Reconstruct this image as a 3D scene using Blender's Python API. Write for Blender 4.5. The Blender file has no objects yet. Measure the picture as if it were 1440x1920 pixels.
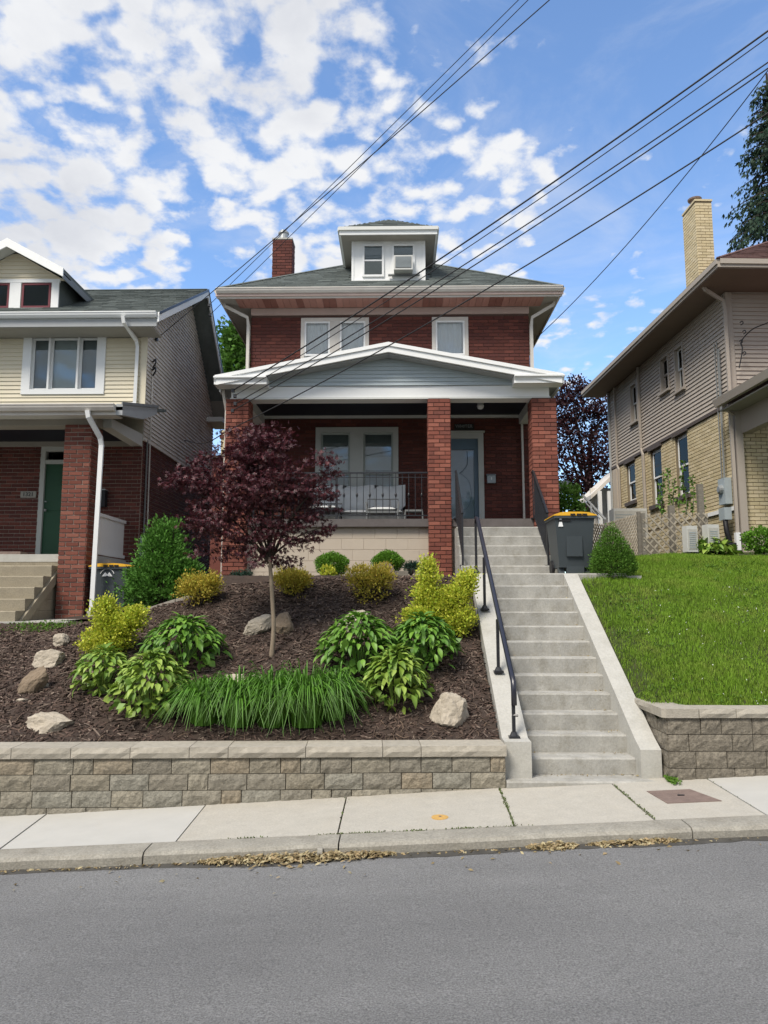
import bpy, math, random
import numpy as np
from mathutils import Vector, Matrix, Euler
random.seed(7); np.random.seed(7)
C = bpy.context.scene.collection
SC = bpy.context.scene
R = math.radians

# ---------------------------------------------------------------- camera
PITCH, YAW, EYE, FPX = .1248, .0176, 1.703, 1400.0
cam_data = bpy.data.cameras.new('camera')
cam = bpy.data.objects.new('camera', cam_data); C.objects.link(cam)
cam.location = (0, 0, EYE); cam.rotation_euler = (math.pi/2+PITCH, 0, YAW)
cam_data.sensor_fit = 'VERTICAL'; cam_data.sensor_height = 24; cam_data.lens = FPX/1920*24
cam_data.clip_end = 3000; cam_data.clip_start = .05
SC.camera = cam

# ---------------------------------------------------------------- exposure, sky, sun
SC.view_settings.view_transform = 'Standard'; SC.view_settings.look = 'None'
SC.view_settings.exposure = .88
SC.view_settings.gamma = 1.0; SC.view_settings.use_curve_mapping = False
SUN_EL, SUN_AZ = R(51), R(216)          # azimuth clockwise from +Y: behind the camera, to the left
world = bpy.data.worlds.new('World'); SC.world = world; world.use_nodes = True

def pixdir(px, py):
    a = (px-720)/FPX; b = (960-py)/FPX
    fy = math.cos(PITCH)-b*math.sin(PITCH); fz = math.sin(PITCH)+b*math.cos(PITCH)
    c, s = math.cos(YAW), math.sin(YAW)
    return Vector((a*c-fy*s, a*s+fy*c, fz))

def W(px, py, Y):
    """world point at depth Y seen in that direction of the photograph"""
    d = pixdir(px, py); t = Y/d.y
    return Vector((d.x*t, Y, EYE+d.z*t))

def build_world():
    nt = world.node_tree; N = nt.nodes; L = nt.links
    for n in list(N): N.remove(n)
    def node(t, **k):
        n = N.new(t)
        for a, v in k.items(): setattr(n, a, v)
        return n
    def math_(op, a, b=None, c=None, clamp=False):
        n = node('ShaderNodeMath', operation=op); n.use_clamp = clamp
        for i, v in enumerate((a, b, c)):
            if v is None: continue
            if isinstance(v, (int, float)): n.inputs[i].default_value = v
            else: L.new(v, n.inputs[i])
        return n.outputs[0]
    out = node('ShaderNodeOutputWorld'); bg = node('ShaderNodeBackground')
    bg.inputs['Strength'].default_value = .13
    L.new(bg.outputs[0], out.inputs[0])
    sky = node('ShaderNodeTexSky', sky_type='NISHITA')
    sky.sun_disc = False; sky.sun_elevation = SUN_EL; sky.sun_rotation = SUN_AZ
    sky.air_density = 1.0; sky.dust_density = .3; sky.ozone_density = 3.0; sky.altitude = 300
    tc = node('ShaderNodeTexCoord')
    sep = node('ShaderNodeSeparateXYZ'); L.new(tc.outputs['Generated'], sep.inputs[0])
    den = math_('ADD', math_('MAXIMUM', sep.outputs[2], 0.0), .22)
    u = math_('DIVIDE', sep.outputs[0], den); v = math_('DIVIDE', sep.outputs[1], den)
    comb = node('ShaderNodeCombineXYZ'); L.new(u, comb.inputs[0]); L.new(v, comb.inputs[1])
    def noise(scale, detail, rough, dist, off=(0, 0, 0), src=None):
        m = node('ShaderNodeMapping'); m.inputs['Location'].default_value = off
        L.new(src or comb.outputs[0], m.inputs[0])
        n = node('ShaderNodeTexNoise'); n.inputs['Scale'].default_value = scale
        n.inputs['Detail'].default_value = detail; n.inputs['Roughness'].default_value = rough
        n.inputs['Distortion'].default_value = dist
        L.new(m.outputs[0], n.inputs['Vector']); return n.outputs['Fac']
    # where the banks of cloud stand in the sky: (pixel of the photograph, radius, weight)
    nrm = node('ShaderNodeVectorMath', operation='NORMALIZE'); L.new(tc.outputs['Generated'], nrm.inputs[0])
    blobs = [(330,60,.24,.36),(180,-60,.28,.32),(540,90,.18,.34),(330,230,.15,.31),(120,205,.10,.24),(480,320,.12,.36),
             (600,210,.12,.30),(690,170,.11,.28),(620,420,.17,.34),(830,260,.13,.28),(900,360,.15,.28),(860,470,.13,.24),
             (1040,300,.06,.20),(60,420,.16,.44),(190,460,.13,.40),(110,390,.11,.42),(270,500,.07,.26),(30,540,.14,.3),(-350,300,.4,.35),
             (300,-700,.45,.34),(60,60,.13,.22),(700,540,.15,.2),(320,345,.05,.18),(1120,640,.12,.14)]
    acc = None
    for px, py, r, w in blobs:
        d = pixdir(px, py).normalized()
        dn = node('ShaderNodeVectorMath', operation='DISTANCE'); L.new(nrm.outputs[0], dn.inputs[0]); dn.inputs[1].default_value = d
        mr = node('ShaderNodeMapRange', interpolation_type='SMOOTHSTEP')
        L.new(dn.outputs['Value'], mr.inputs[0]); mr.inputs[1].default_value = r*1.15; mr.inputs[2].default_value = r*.35
        mr.inputs[3].default_value = 0; mr.inputs[4].default_value = w
        acc = mr.outputs[0] if acc is None else math_('MAXIMUM', acc, mr.outputs[0])
    # the sky outside the picture carries broken cloud of the same kind
    dn = node('ShaderNodeVectorMath', operation='DISTANCE'); L.new(nrm.outputs[0], dn.inputs[0])
    dn.inputs[1].default_value = pixdir(720, 400).normalized()
    mr = node('ShaderNodeMapRange', interpolation_type='SMOOTHSTEP'); L.new(dn.outputs['Value'], mr.inputs[0])
    mr.inputs[1].default_value = .75; mr.inputs[2].default_value = 1.15; mr.inputs[3].default_value = .42; mr.inputs[4].default_value = 0; mr.inputs[1].default_value = 1.15; mr.inputs[2].default_value = .75
    acc = math_('MAXIMUM', acc, mr.outputs[0])
    big = noise(1.6, 4, .5, .2, (3.1, 1.7, 0)); puff = noise(9.5, 10, .60, .25, (.4, 2.2, 0)); fine = noise(26, 6, .6, .3, (5, 1, 0))
    voro = node('ShaderNodeTexVoronoi', feature='SMOOTH_F1'); voro.inputs['Scale'].default_value = 16
    wv = node('ShaderNodeMixRGB', blend_type='ADD'); wv.inputs[0].default_value = .16
    nv = node('ShaderNodeTexNoise'); nv.inputs['Scale'].default_value = 9; nv.inputs['Detail'].default_value = 5
    L.new(comb.outputs[0], nv.inputs['Vector']); L.new(comb.outputs[0], wv.inputs[1]); L.new(nv.outputs['Color'], wv.inputs[2])
    L.new(wv.outputs[0], voro.inputs['Vector'])
    try: voro.inputs['Smoothness'].default_value = .5
    except Exception: pass
    field = math_('ADD', math_('MULTIPLY', puff, .75), math_('MULTIPLY', big, .25))
    field = math_('ADD', field, math_('MULTIPLY', math_('SUBTRACT', .36, voro.outputs['Distance']), .50))
    field = math_('ADD', field, math_('MULTIPLY', math_('SUBTRACT', fine, .5), .30))
    field = math_('ADD', field, acc)
    dens = node('ShaderNodeMapRange', interpolation_type='SMOOTHSTEP'); L.new(field, dens.inputs[0])
    dens.inputs[1].default_value = .60; dens.inputs[2].default_value = .86
    # thin high veil
    veil = noise(2.2, 8, .62, .9, (7.7, 3.3, 0))
    vr = node('ShaderNodeMapRange', interpolation_type='SMOOTHSTEP'); L.new(veil, vr.inputs[0])
    vr.inputs[1].default_value = .42; vr.inputs[2].default_value = .8; vr.inputs[4].default_value = .55
    total = math_('MAXIMUM', dens.outputs[0], vr.outputs[0])
    # thick cloud is greyer in its middle
    core = node('ShaderNodeMapRange', interpolation_type='SMOOTHSTEP'); L.new(math_('ADD', math_('ADD', acc, math_('MULTIPLY', math_('SUBTRACT', puff, .5), .30)), math_('MULTIPLY', math_('SUBTRACT', big, .5), .9)), core.inputs[0])
    core.inputs[1].default_value = .24; core.inputs[2].default_value = .52
    cm = node('ShaderNodeMixRGB'); L.new(core.outputs[0], cm.inputs[0])
    cm.inputs[1].default_value = (3.8, 3.85, 3.95, 1); cm.inputs[2].default_value = (2.85, 2.95, 3.2, 1)
    sk = node('ShaderNodeMixRGB', blend_type='MULTIPLY'); sk.inputs[0].default_value = 1
    L.new(sky.outputs[0], sk.inputs[1]); sk.inputs[2].default_value = SKYTINT
    mx = node('ShaderNodeMixRGB'); L.new(total, mx.inputs[0]); L.new(sk.outputs[0], mx.inputs[1]); L.new(cm.outputs[0], mx.inputs[2])
    L.new(mx.outputs[0], bg.inputs['Color'])
SKYTINT = (1.0, 1.08, 1.14, 1)
build_world()

sun_data = bpy.data.lights.new('sun', 'SUN'); sun = bpy.data.objects.new('sun', sun_data); C.objects.link(sun)
sun_data.energy = 2.5; sun_data.angle = R(22); sun_data.color = (1, .93, .83)
sdir = Vector((math.sin(SUN_AZ)*math.cos(SUN_EL), math.cos(SUN_AZ)*math.cos(SUN_EL), math.sin(SUN_EL)))
sun.rotation_euler = sdir.to_track_quat('Z', 'Y').to_euler(); sun.location = sdir*60

# ---------------------------------------------------------------- materials
M = {}
def mat(name, col, rough=.8, var=.0, scale=8., bump=0., bscale=40., col2=None, island=0., spec=.3, metal=0., trans=0., stain=None, stretch=None, islcol=None, speckle=None):
    """procedural principled material: two-colour noise, per-piece variation, fine relief"""
    m = bpy.data.materials.new(name); m.use_nodes = True; nt = m.node_tree; N = nt.nodes; L = nt.links
    b = N['Principled BSDF']; b.inputs['Roughness'].default_value = rough; b.inputs['Metallic'].default_value = metal
    b.inputs['Specular IOR Level'].default_value = spec
    tc = N.new('ShaderNodeTexCoord'); mp = N.new('ShaderNodeMapping'); 
    geo = N.new('ShaderNodeNewGeometry'); L.new(geo.outputs['Position'], mp.inputs[0])
    if stretch: mp.inputs['Scale'].default_value = stretch
    n = N.new('ShaderNodeTexNoise'); n.inputs['Scale'].default_value = scale; n.inputs['Detail'].default_value = 6; n.inputs['Roughness'].default_value = .62
    L.new(mp.outputs[0], n.inputs['Vector'])
    c2 = col2 or tuple(c*(1-var) for c in col)
    mr = N.new('ShaderNodeMapRange'); L.new(n.outputs['Fac'], mr.inputs[0]); mr.inputs[1].default_value = .3; mr.inputs[2].default_value = .7
    mx = N.new('ShaderNodeMixRGB'); L.new(mr.outputs[0], mx.inputs[0]); mx.inputs[1].default_value = (*c2, 1); mx.inputs[2].default_value = (*col, 1)
    cur = mx.outputs[0]
    if island or islcol:
        oi = N.new('ShaderNodeObjectInfo')
        ad = N.new('ShaderNodeMath'); ad.operation = 'ADD'; L.new(oi.outputs['Random'], ad.inputs[0]); L.new(geo.outputs['Random Per Island'], ad.inputs[1])
        fr = N.new('ShaderNodeMath'); fr.operation = 'FRACT'; L.new(ad.outputs[0], fr.inputs[0])
        if islcol:
            rp = N.new('ShaderNodeValToRGB'); rp.color_ramp.interpolation = 'CONSTANT'
            k = len(islcol)
            for i, cc in enumerate(islcol):
                e = rp.color_ramp.elements[0] if i == 0 else rp.color_ramp.elements.new(i/k)
                e.position = i/k; e.color = (*cc, 1)
            rp.color_ramp.elements.remove(rp.color_ramp.elements[-1]) if len(rp.color_ramp.elements) > k else None
            L.new(fr.outputs[0], rp.inputs[0])
            mm = N.new('ShaderNodeMixRGB'); mm.blend_type = 'MIX'; mm.inputs[0].default_value = .72
            L.new(cur, mm.inputs[1]); L.new(rp.outputs[0], mm.inputs[2]); cur = mm.outputs[0]
        if island:
            m2 = N.new('ShaderNodeMapRange'); L.new(fr.outputs[0], m2.inputs[0]); m2.inputs[3].default_value = 1-island; m2.inputs[4].default_value = 1+island
            hs = N.new('ShaderNodeHueSaturation'); L.new(m2.outputs[0], hs.inputs['Value']); L.new(cur, hs.inputs['Color']); cur = hs.outputs[0]
    if stain:
        sc_, amt, colr = stain
        n3 = N.new('ShaderNodeTexNoise'); n3.inputs['Scale'].default_value = sc_; n3.inputs['Detail'].default_value = 8; n3.inputs['Roughness'].default_value = .7
        L.new(geo.outputs['Position'], n3.inputs['Vector'])
        m3 = N.new('ShaderNodeMapRange'); L.new(n3.outputs['Fac'], m3.inputs[0]); m3.inputs[1].default_value = .48; m3.inputs[2].default_value = .72; m3.inputs[4].default_value = amt
        mm = N.new('ShaderNodeMixRGB'); L.new(m3.outputs[0], mm.inputs[0]); L.new(cur, mm.inputs[1]); mm.inputs[2].default_value = (*colr, 1); cur = mm.outputs[0]
    if speckle:
        n5 = N.new('ShaderNodeTexNoise'); n5.inputs['Scale'].default_value = speckle[0]; n5.inputs['Detail'].default_value = 3; n5.inputs['Roughness'].default_value = .7
        L.new(geo.outputs['Position'], n5.inputs['Vector'])
        m5 = N.new('ShaderNodeMapRange'); L.new(n5.outputs['Fac'], m5.inputs[0]); m5.inputs[1].default_value = .32; m5.inputs[2].default_value = .68; m5.inputs[3].default_value = 1-speckle[1]; m5.inputs[4].default_value = 1+speckle[1]
        hs5 = N.new('ShaderNodeHueSaturation'); L.new(m5.outputs[0], hs5.inputs['Value']); L.new(cur, hs5.inputs['Color']); cur = hs5.outputs[0]
    L.new(cur, b.inputs['Base Color'])
    if bump:
        n2 = N.new('ShaderNodeTexNoise'); n2.inputs['Scale'].default_value = bscale; n2.inputs['Detail'].default_value = 8; n2.inputs['Roughness'].default_value = .65
        L.new(mp.outputs[0], n2.inputs['Vector'])
        bp = N.new('ShaderNodeBump'); bp.inputs['Strength'].default_value = min(1, bump); bp.inputs['Distance'].default_value = .01*max(1, bump)
        L.new(n2.outputs['Fac'], bp.inputs['Height']); L.new(bp.outputs[0], b.inputs['Normal'])
    if trans:
        tr = N.new('ShaderNodeBsdfTranslucent'); L.new(cur, tr.inputs[0]); ms = N.new('ShaderNodeMixShader'); ms.inputs[0].default_value = trans
        L.new(b.outputs[0], ms.inputs[1]); L.new(tr.outputs[0], ms.inputs[2]); L.new(ms.outputs[0], N['Material Output'].inputs[0])
    M[name] = m; return m

def glass_mat(name, tint=(.9, .95, .95), refl=.16, gc=(.72, .74, .76)):
    m = bpy.data.materials.new(name); m.use_nodes = True; nt = m.node_tree; N = nt.nodes; L = nt.links
    N.remove(N['Principled BSDF'])
    g = N.new('ShaderNodeBsdfGlossy'); g.inputs['Roughness'].default_value = .03; g.inputs['Color'].default_value = (*gc, 1)
    t = N.new('ShaderNodeBsdfTransparent'); t.inputs[0].default_value = (*tint, 1)
    lw = N.new('ShaderNodeFresnel'); lw.inputs[0].default_value = 1.5
    ad = N.new('ShaderNodeMath'); ad.operation = 'ADD'; ad.inputs[1].default_value = refl; ad.use_clamp = True; L.new(lw.outputs[0], ad.inputs[0])
    ms = N.new('ShaderNodeMixShader'); L.new(ad.outputs[0], ms.inputs[0]); L.new(t.outputs[0], ms.inputs[1]); L.new(g.outputs[0], ms.inputs[2])
    L.new(ms.outputs[0], N['Material Output'].inputs[0]); M[name] = m

RB = [(.20, .066, .047), (.25, .085, .058), (.17, .056, .042), (.22, .072, .05), (.14, .05, .038), (.27, .10, .07)]
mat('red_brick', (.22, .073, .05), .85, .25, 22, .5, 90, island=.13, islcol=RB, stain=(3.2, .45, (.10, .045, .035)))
mat('dark_shaded_red_brick', (.125, .04, .03), .85, .25, 22, .5, 90, island=.14, islcol=[(.12, .038, .029), (.095, .031, .025), (.145, .046, .034), (.08, .027, .023)])  # wall brick darkened so its colour carries porch shade; chimney and far walls share it
mat('red_mortar', (.11, .066, .055), .95, .2, 30, .5, 120)
mat('pale_mortar', (.40, .34, .28), .95, .3, 30, .5, 120)
mat('neighbour_brick', (.18, .06, .042), .88, .3, 18, .5, 90, island=.15, islcol=[(.17, .055, .038), (.13, .044, .033), (.20, .07, .048), (.15, .05, .036), (.21, .085, .06)])
mat('yellow_brick', (.56, .47, .29), .88, .2, 14, .5, 90, island=.12, islcol=[(.55, .46, .29), (.51, .43, .26), (.60, .51, .34), (.53, .45, .29), (.46, .38, .23)])
mat('yellow_mortar', (.21, .17, .11), .95, .2, 30, .3, 120)
mat('concrete', (.47, .46, .42), .9, .18, 3.0, .5, 70, stain=(5.5, .38, (.27, .25, .21)))
mat('step_concrete', (.42, .41, .375), .9, .28, 4.5, .7, 70, stain=(6.0, .75, (.24, .225, .185)), stretch=(1, 1, .35), speckle=(45, .1))
mat('cheek_concrete', (.45, .44, .40), .88, .10, 3.0, .35, 60, stain=(2.4, .6, (.30, .29, .25)), speckle=(40, .08))
mat('slab_tan', (.44, .415, .36), .92, .12, 6, .5, 120, stain=(2.2, .3, (.40, .36, .29)), island=.03, speckle=(70, .12))
mat('slab_pale', (.46, .45, .415), .92, .08, 4, .4, 120, stain=(2.6, .25, (.46, .44, .39)))
mat('aged_step', (.33, .29, .215), .92, .25, 8, .6, 70, stain=(4, .5, (.20, .175, .125)), speckle=(60, .15))
mat('kerb_concrete', (.36, .34, .29), .95, .3, 10, .8, 90, stain=(5, .85, (.17, .155, .125)), speckle=(60, .2))
mat('asphalt', (.235, .235, .232), .95, .0, .9, 1.5, 120, col2=(.175, .175, .175), stretch=(.3, 1.3, 1), stain=(.9, .5, (.155, .155, .155)), speckle=(95, .42))
mat('gutter_grime', (.085, .08, .07), .97, .4, 12, .8, 60)
mat('moss_green', (.10, .14, .035), .9, .3, 20, island=.3)
mat('soil', (.06, .043, .034), .97, .4, 14, 1.0, 60, stain=(2.0, .5, (.085, .055, .037)))
mat('mulch', (.095, .056, .042), .95, .3, 30, .3, 90, island=.35, islcol=[(.085, .06, .048), (.06, .042, .034), (.12, .088, .07), (.05, .036, .03), (.19, .15, .12), (.075, .052, .042), (.10, .07, .056)])
mat('twig', (.17, .12, .085), .9, .3, 20, island=.4)
mat('pale_chip', (.38, .31, .24), .9, .3, 20, island=.3)
mat('lawn_soil', (.045, .06, .018), .97, .4, 6, .8, 60, stain=(2.2, .4, (.10, .075, .035)))
mat('ground', (.07, .075, .035), .97, .4, .5, .5, 10)
mat('grass', (.21, .36, .032), .7, .3, 1.3, island=.35, trans=.35, stain=(2.4, .75, (.29, .33, .07)))
mat('clover', (.8, .82, .75), .7)
mat('block_stone', (.26, .235, .185), .95, .45, 22, 2.4, 32, island=.13, islcol=[(.275, .25, .20), (.25, .235, .19), (.285, .255, .195), (.265, .245, .20), (.255, .235, .19), (.30, .25, .18), (.26, .25, .21), (.28, .255, .20), (.25, .23, .185)], stain=(8, .7, (.13, .12, .095)), speckle=(34, .2))
mat('coping_stone', (.42, .385, .32), .95, .25, 14, .8, 80, island=.07, stain=(6, .3, (.27, .25, .21)))
mat('right_block_stone', (.25, .222, .175), .95, .45, 22, 2.4, 32, island=.12, stain=(8, .7, (.13, .115, .09)), speckle=(34, .2))
mat('rock', (.50, .44, .35), .92, .4, 6, 2.2, 18, stain=(7, .6, (.26, .215, .16)))
mat('brown_rock', (.28, .215, .15), .92, .4, 7, 2.2, 18, stain=(7, .5, (.15, .115, .08)))
mat('white_paint', (.80, .81, .80), .55, .07, 3, stain=(3, .16, (.55, .55, .5)))
mat('trim_white', (.64, .65, .62), .6, .08, 3, stain=(3, .2, (.48, .47, .42)))
mat('grey_trim', (.36, .375, .38), .55, .08, 4)
mat('gutter_white', (.60, .57, .52), .5, .1, 4, stain=(2.2, .35, (.42, .36, .31)))
mat('frieze', (.50, .39, .345), .7, .1, 4, stain=(3, .3, (.38, .27, .23)))
mat('soffit_pink', (.40, .205, .165), .7, .15, 3, island=.08)
mat('soffit_dark', (.26, .115, .09), .8, .2, 3)
mat('soffit_grey', (.33, .31, .27), .8, .1, 3)
mat('soffit_brown', (.17, .13, .10), .8, .1, 3)
mat('cream_siding', (.66, .60, .46), .65, .06, 3, .1, 30, stain=(2, .15, (.48, .43, .3)))
mat('grey_siding', (.70, .66, .60), .75, .10, 3, .15, 30, stain=(2.2, .3, (.28, .26, .22)))
mat('taupe_siding', (.42, .37, .315), .75, .1, 3, .15, 30, stain=(2.5, .3, (.33, .285, .24)))
mat('blue_siding', (.44, .50, .52), .6, .06, 3, .1, 30)
mat('taupe_trim', (.38, .335, .285), .7, .1, 3, stain=(3, .3, (.25, .21, .17)))
mat('brown_trim', (.10, .08, .07), .7, .2, 6)
mat('shingles', (.145, .165, .155), .95, .25, 5, .8, 140, island=.22, stain=(1.6, .35, (.10, .115, .11)))
mat('maroon_shingles', (.15, .085, .075), .95, .25, 6, .8, 140, island=.18)
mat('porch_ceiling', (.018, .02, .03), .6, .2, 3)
mat('deck_edge', (.13, .115, .11), .85, .25, 6, .3, 60)
mat('deck_floor', (.16, .15, .145), .8, .2, 4)
mat('block_paint', (.47, .405, .325), .85, .06, 3, .35, 60, stain=(2.2, .2, (.38, .33, .26)))
mat('black_metal', (.018, .019, .022), .38, .1, 6, spec=.5)
mat('blueblack_metal', (.02, .021, .032), .28, .1, 6, spec=.6)
mat('white_vinyl', (.74, .75, .74), .45, .05, 3)
mat('sash_green', (.36, .40, .37), .6, .05, 3)
mat('door_casing', (.48, .50, .47), .6, .08, 3)
mat('green_door', (.018, .075, .035), .45, .1, 3)
mat('storm_blue', (.10, .155, .20), .4, .1, 2)
mat('storm_panel', (.27, .36, .43), .35, .12, 2.2)
mat('dark_room', (.012, .012, .013), .9)
mat('curtain', (.88, .89, .87), .9, .06, 6)
mat('blind', (.34, .37, .35), .9, .08, 3)
mat('ivory_blind', (.6, .56, .45), .9, .08, 3)
mat('maroon_sash', (.14, .03, .04), .6)
mat('grey_blind', (.36, .40, .42), .9, .06, 2)
mat('plastic_bin', (.045, .056, .062), .45, .12, 3, .08, 200, spec=.4)
mat('yellow_lid', (.72, .40, .03), .45, .08, 3)
mat('black_plastic', (.015, .015, .017), .5)
mat('sticker_white', (.75, .76, .76), .6)
mat('cushion', (.68, .70, .70), .9, .08, 5)
mat('metal_grey', (.20, .21, .21), .5, .1, 6)
mat('galvanized', (.42, .44, .44), .45, .15, 8, metal=.6)
mat('meter_grey', (.34, .39, .41), .5, .1, 6)
mat('ac_white', (.55, .55, .52), .6, .1, 4)
mat('bark', (.30, .24, .175), .95, .35, 24, .7, 60, stretch=(1, 1, .2))
mat('dark_bark', (.05, .038, .03), .95, .3, 24, .7, 60, stretch=(1, 1, .2))
mat('weathered_wood', (.22, .20, .165), .95, .35, 10, .5, 60, stretch=(1, 1, 6))
mat('lattice_wood', (.42, .37, .29), .95, .3, 10, .4, 60, island=.12)
mat('timber', (.38, .35, .30), .95, .3, 10, .5, 50)
mat('rust_cover', (.27, .20, .17), .85, .3, 14, 1.0, 220)
mat('yellow_cover', (.62, .38, .12), .7, .3, 30, .5, 100)
mat('cable', (.02, .02, .022), .6)
mat('dry_leaf', (.36, .29, .16), .9, .3, 20, island=.35, trans=.2, islcol=[(.40, .31, .15), (.27, .20, .10), (.46, .40, .24), (.31, .23, .13)])
mat('maple_leaf', (.085, .018, .025), .48, .2, 3, island=.4, spec=.5, trans=.22, islcol=[(.065, .014, .020), (.095, .018, .026), (.038, .011, .016), (.13, .026, .034), (.05, .013, .019)])
mat('purple_leaf', (.045, .014, .018), .6, .2, 3, island=.4, trans=.2)
mat('green_leaf', (.09, .20, .03), .6, .2, 3, island=.35, trans=.3)
mat('spruce_needle', (.018, .045, .022), .7, .2, 3, island=.4, trans=.1)
mat('juniper_leaf', (.10, .25, .035), .65, .2, 5, island=.35, trans=.25)
mat('arborvitae_leaf', (.10, .22, .025), .7, .2, 5, island=.35, trans=.2)
mat('globe_leaf', (.13, .29, .025), .65, .2, 5, island=.3, trans=.25)
mat('dark_juniper_leaf', (.03, .07, .045), .7, .2, 5, island=.3, trans=.15)
mat('gold_leaf', (.50, .52, .05), .6, .2, 6, island=.3, trans=.3, islcol=[(.60, .64, .06), (.70, .70, .10), (.40, .50, .05), (.62, .64, .08), (.26, .38, .04)])
mat('amber_leaf', (.46, .38, .06), .65, .2, 6, island=.3, trans=.3, islcol=[(.56, .50, .07), (.64, .55, .09), (.42, .29, .05), (.42, .46, .06), (.58, .44, .07)])
mat('hosta_leaf', (.12, .26, .03), .52, .2, 9, island=.22, spec=.5, trans=.2, islcol=[(.11, .25, .03), (.14, .30, .035), (.08, .19, .025), (.17, .32, .04)])
mat('lime_hosta_leaf', (.17, .28, .04), .52, .25, 9, island=.25, spec=.5, trans=.2, islcol=[(.19, .32, .04), (.25, .37, .045), (.14, .26, .035), (.31, .41, .08)])
mat('lily_leaf', (.11, .26, .03), .45, .2, 5, island=.35, spec=.45, trans=.25)
mat('weed_leaf', (.12, .24, .03), .6, .2, 5, island=.3, trans=.3)
mat('green_bucket', (.01, .10, .045), .4)
mat('plaque', (.35, .34, .30), .7, .1, 20)
mat('ink', (.02, .02, .02), .7)
mat('dark_plaque', (.03, .032, .03), .7)
mat('skin_terracotta', (.45, .2, .12), .8)
glass_mat('glass', (.8, .84, .84), .03); glass_mat('dark_glass', (.5, .54, .54), -.02, (.42, .42, .40))
glass_mat('clear_glass', (.97, .98, .98), .0)

# ---------------------------------------------------------------- helpers
OFF = {}
def off(o): return OFF.get(o.name, Vector((0, 0, 0))) if o else Vector((0, 0, 0))

def props(o, label=None, cat=None, group=None, kind=None):
    if label: o['label'] = label
    if cat: o['category'] = cat
    if group: o['group'] = group
    if kind: o['kind'] = kind
    return o

def thing(name, label, cat, loc=(0, 0, 0), group=None, rotz=0, local=False):
    """an Empty at the thing's base; parts are given in world coordinates unless local"""
    o = bpy.data.objects.new(name, None); C.objects.link(o); o.location = loc; o.rotation_euler = (0, 0, rotz)
    o.empty_display_size = .2
    OFF[o.name] = Vector((0, 0, 0)) if local else Vector(loc)
    return props(o, label, cat, group)

class MB:
    def __init__(s): s.v = []; s.f = []
    def add(s, vs, fs):
        n = len(s.v); s.v += [tuple(p) for p in vs]; s.f += [tuple(i+n for i in f) for f in fs]
    def box(s, x0, x1, y0, y1, z0, z1):
        if x0 > x1: x0, x1 = x1, x0
        if y0 > y1: y0, y1 = y1, y0
        if z0 > z1: z0, z1 = z1, z0
        s.add([(x0, y0, z0), (x1, y0, z0), (x1, y1, z0), (x0, y1, z0), (x0, y0, z1), (x1, y0, z1), (x1, y1, z1), (x0, y1, z1)],
              [(3, 2, 1, 0), (4, 5, 6, 7), (0, 1, 5, 4), (1, 2, 6, 5), (2, 3, 7, 6), (3, 0, 4, 7)]); return s
    def hexa(s, p):   # 8 points, bottom ring then top ring
        s.add(p, [(3, 2, 1, 0), (4, 5, 6, 7), (0, 1, 5, 4), (1, 2, 6, 5), (2, 3, 7, 6), (3, 0, 4, 7)]); return s
    def prism(s, poly, a, b):
        """poly: list of 3-D points, extruded from offset a to offset b (vectors)"""
        n = len(poly); A = [Vector(p)+Vector(a) for p in poly]; B = [Vector(p)+Vector(b) for p in poly]
        s.add(A+B, [tuple(range(n))[::-1], tuple(range(n, 2*n))]+[(i, (i+1) % n, n+(i+1) % n, n+i) for i in range(n)]); return s
    def tube(s, pts, r, n=8, cap=True, rs=None, flat=1.0):
        pts = [Vector(p) for p in pts]; rings = []; up = None
        for i, p in enumerate(pts):
            t = (pts[min(i+1, len(pts)-1)]-pts[max(i-1, 0)])
            t = t.normalized() if t.length > 1e-9 else Vector((0, 0, 1))
            if up is None: up = Vector((0, 0, 1)) if abs(t.z) < .9 else Vector((0, 1, 0))
            a = t.cross(up)
            if a.length < 1e-6: a = t.orthogonal()
            a.normalize(); b = a.cross(t).normalized(); up = b
            rr = rs[i] if rs else r
            ph = math.pi/n if n == 4 else 0
            rings.append([p+a*(math.cos(ph+2*math.pi*k/n)*rr)+b*(math.sin(ph+2*math.pi*k/n)*rr*flat) for k in range(n)])
        vs = [q for rg in rings for q in rg]; fs = []
        for i in range(len(rings)-1):
            for k in range(n): fs.append((i*n+k, i*n+(k+1) % n, (i+1)*n+(k+1) % n, (i+1)*n+k))
        if cap: fs += [tuple(range(n))[::-1], tuple(range((len(rings)-1)*n, len(rings)*n))]
        s.add(vs, fs); return s
    def lathe(s, prof, c, n=16):
        vs = []; fs = []
        for r, z in prof:
            for k in range(n): vs.append((c[0]+r*math.cos(2*math.pi*k/n), c[1]+r*math.sin(2*math.pi*k/n), c[2]+z))
        for i in range(len(prof)-1):
            for k in range(n): fs.append((i*n+k, i*n+(k+1) % n, (i+1)*n+(k+1) % n, (i+1)*n+k))
        fs += [tuple(range(n))[::-1], tuple(range((len(prof)-1)*n, len(prof)*n))]
        s.add(vs, fs); return s
    def build(s, name, m, parent=None, smooth=False, **kw):
        V = np.array(s.v, dtype=float)
        c = Vector(((V[:, 0].min()+V[:, 0].max())/2, (V[:, 1].min()+V[:, 1].max())/2, V[:, 2].min()))
        me = bpy.data.meshes.new(name)
        me.from_pydata([(a-c.x, b-c.y, d-c.z) for a, b, d in s.v], [], s.f); me.update()
        me.materials.append(M[m] if isinstance(m, str) else m)
        if smooth: me.polygons.foreach_set('use_smooth', [True]*len(me.polygons))
        o = bpy.data.objects.new(name, me); C.objects.link(o)
        if parent: o.parent = parent; o.location = c-off(parent)
        else: o.location = c
        OFF[o.name] = c
        return props(o, **kw)

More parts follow.
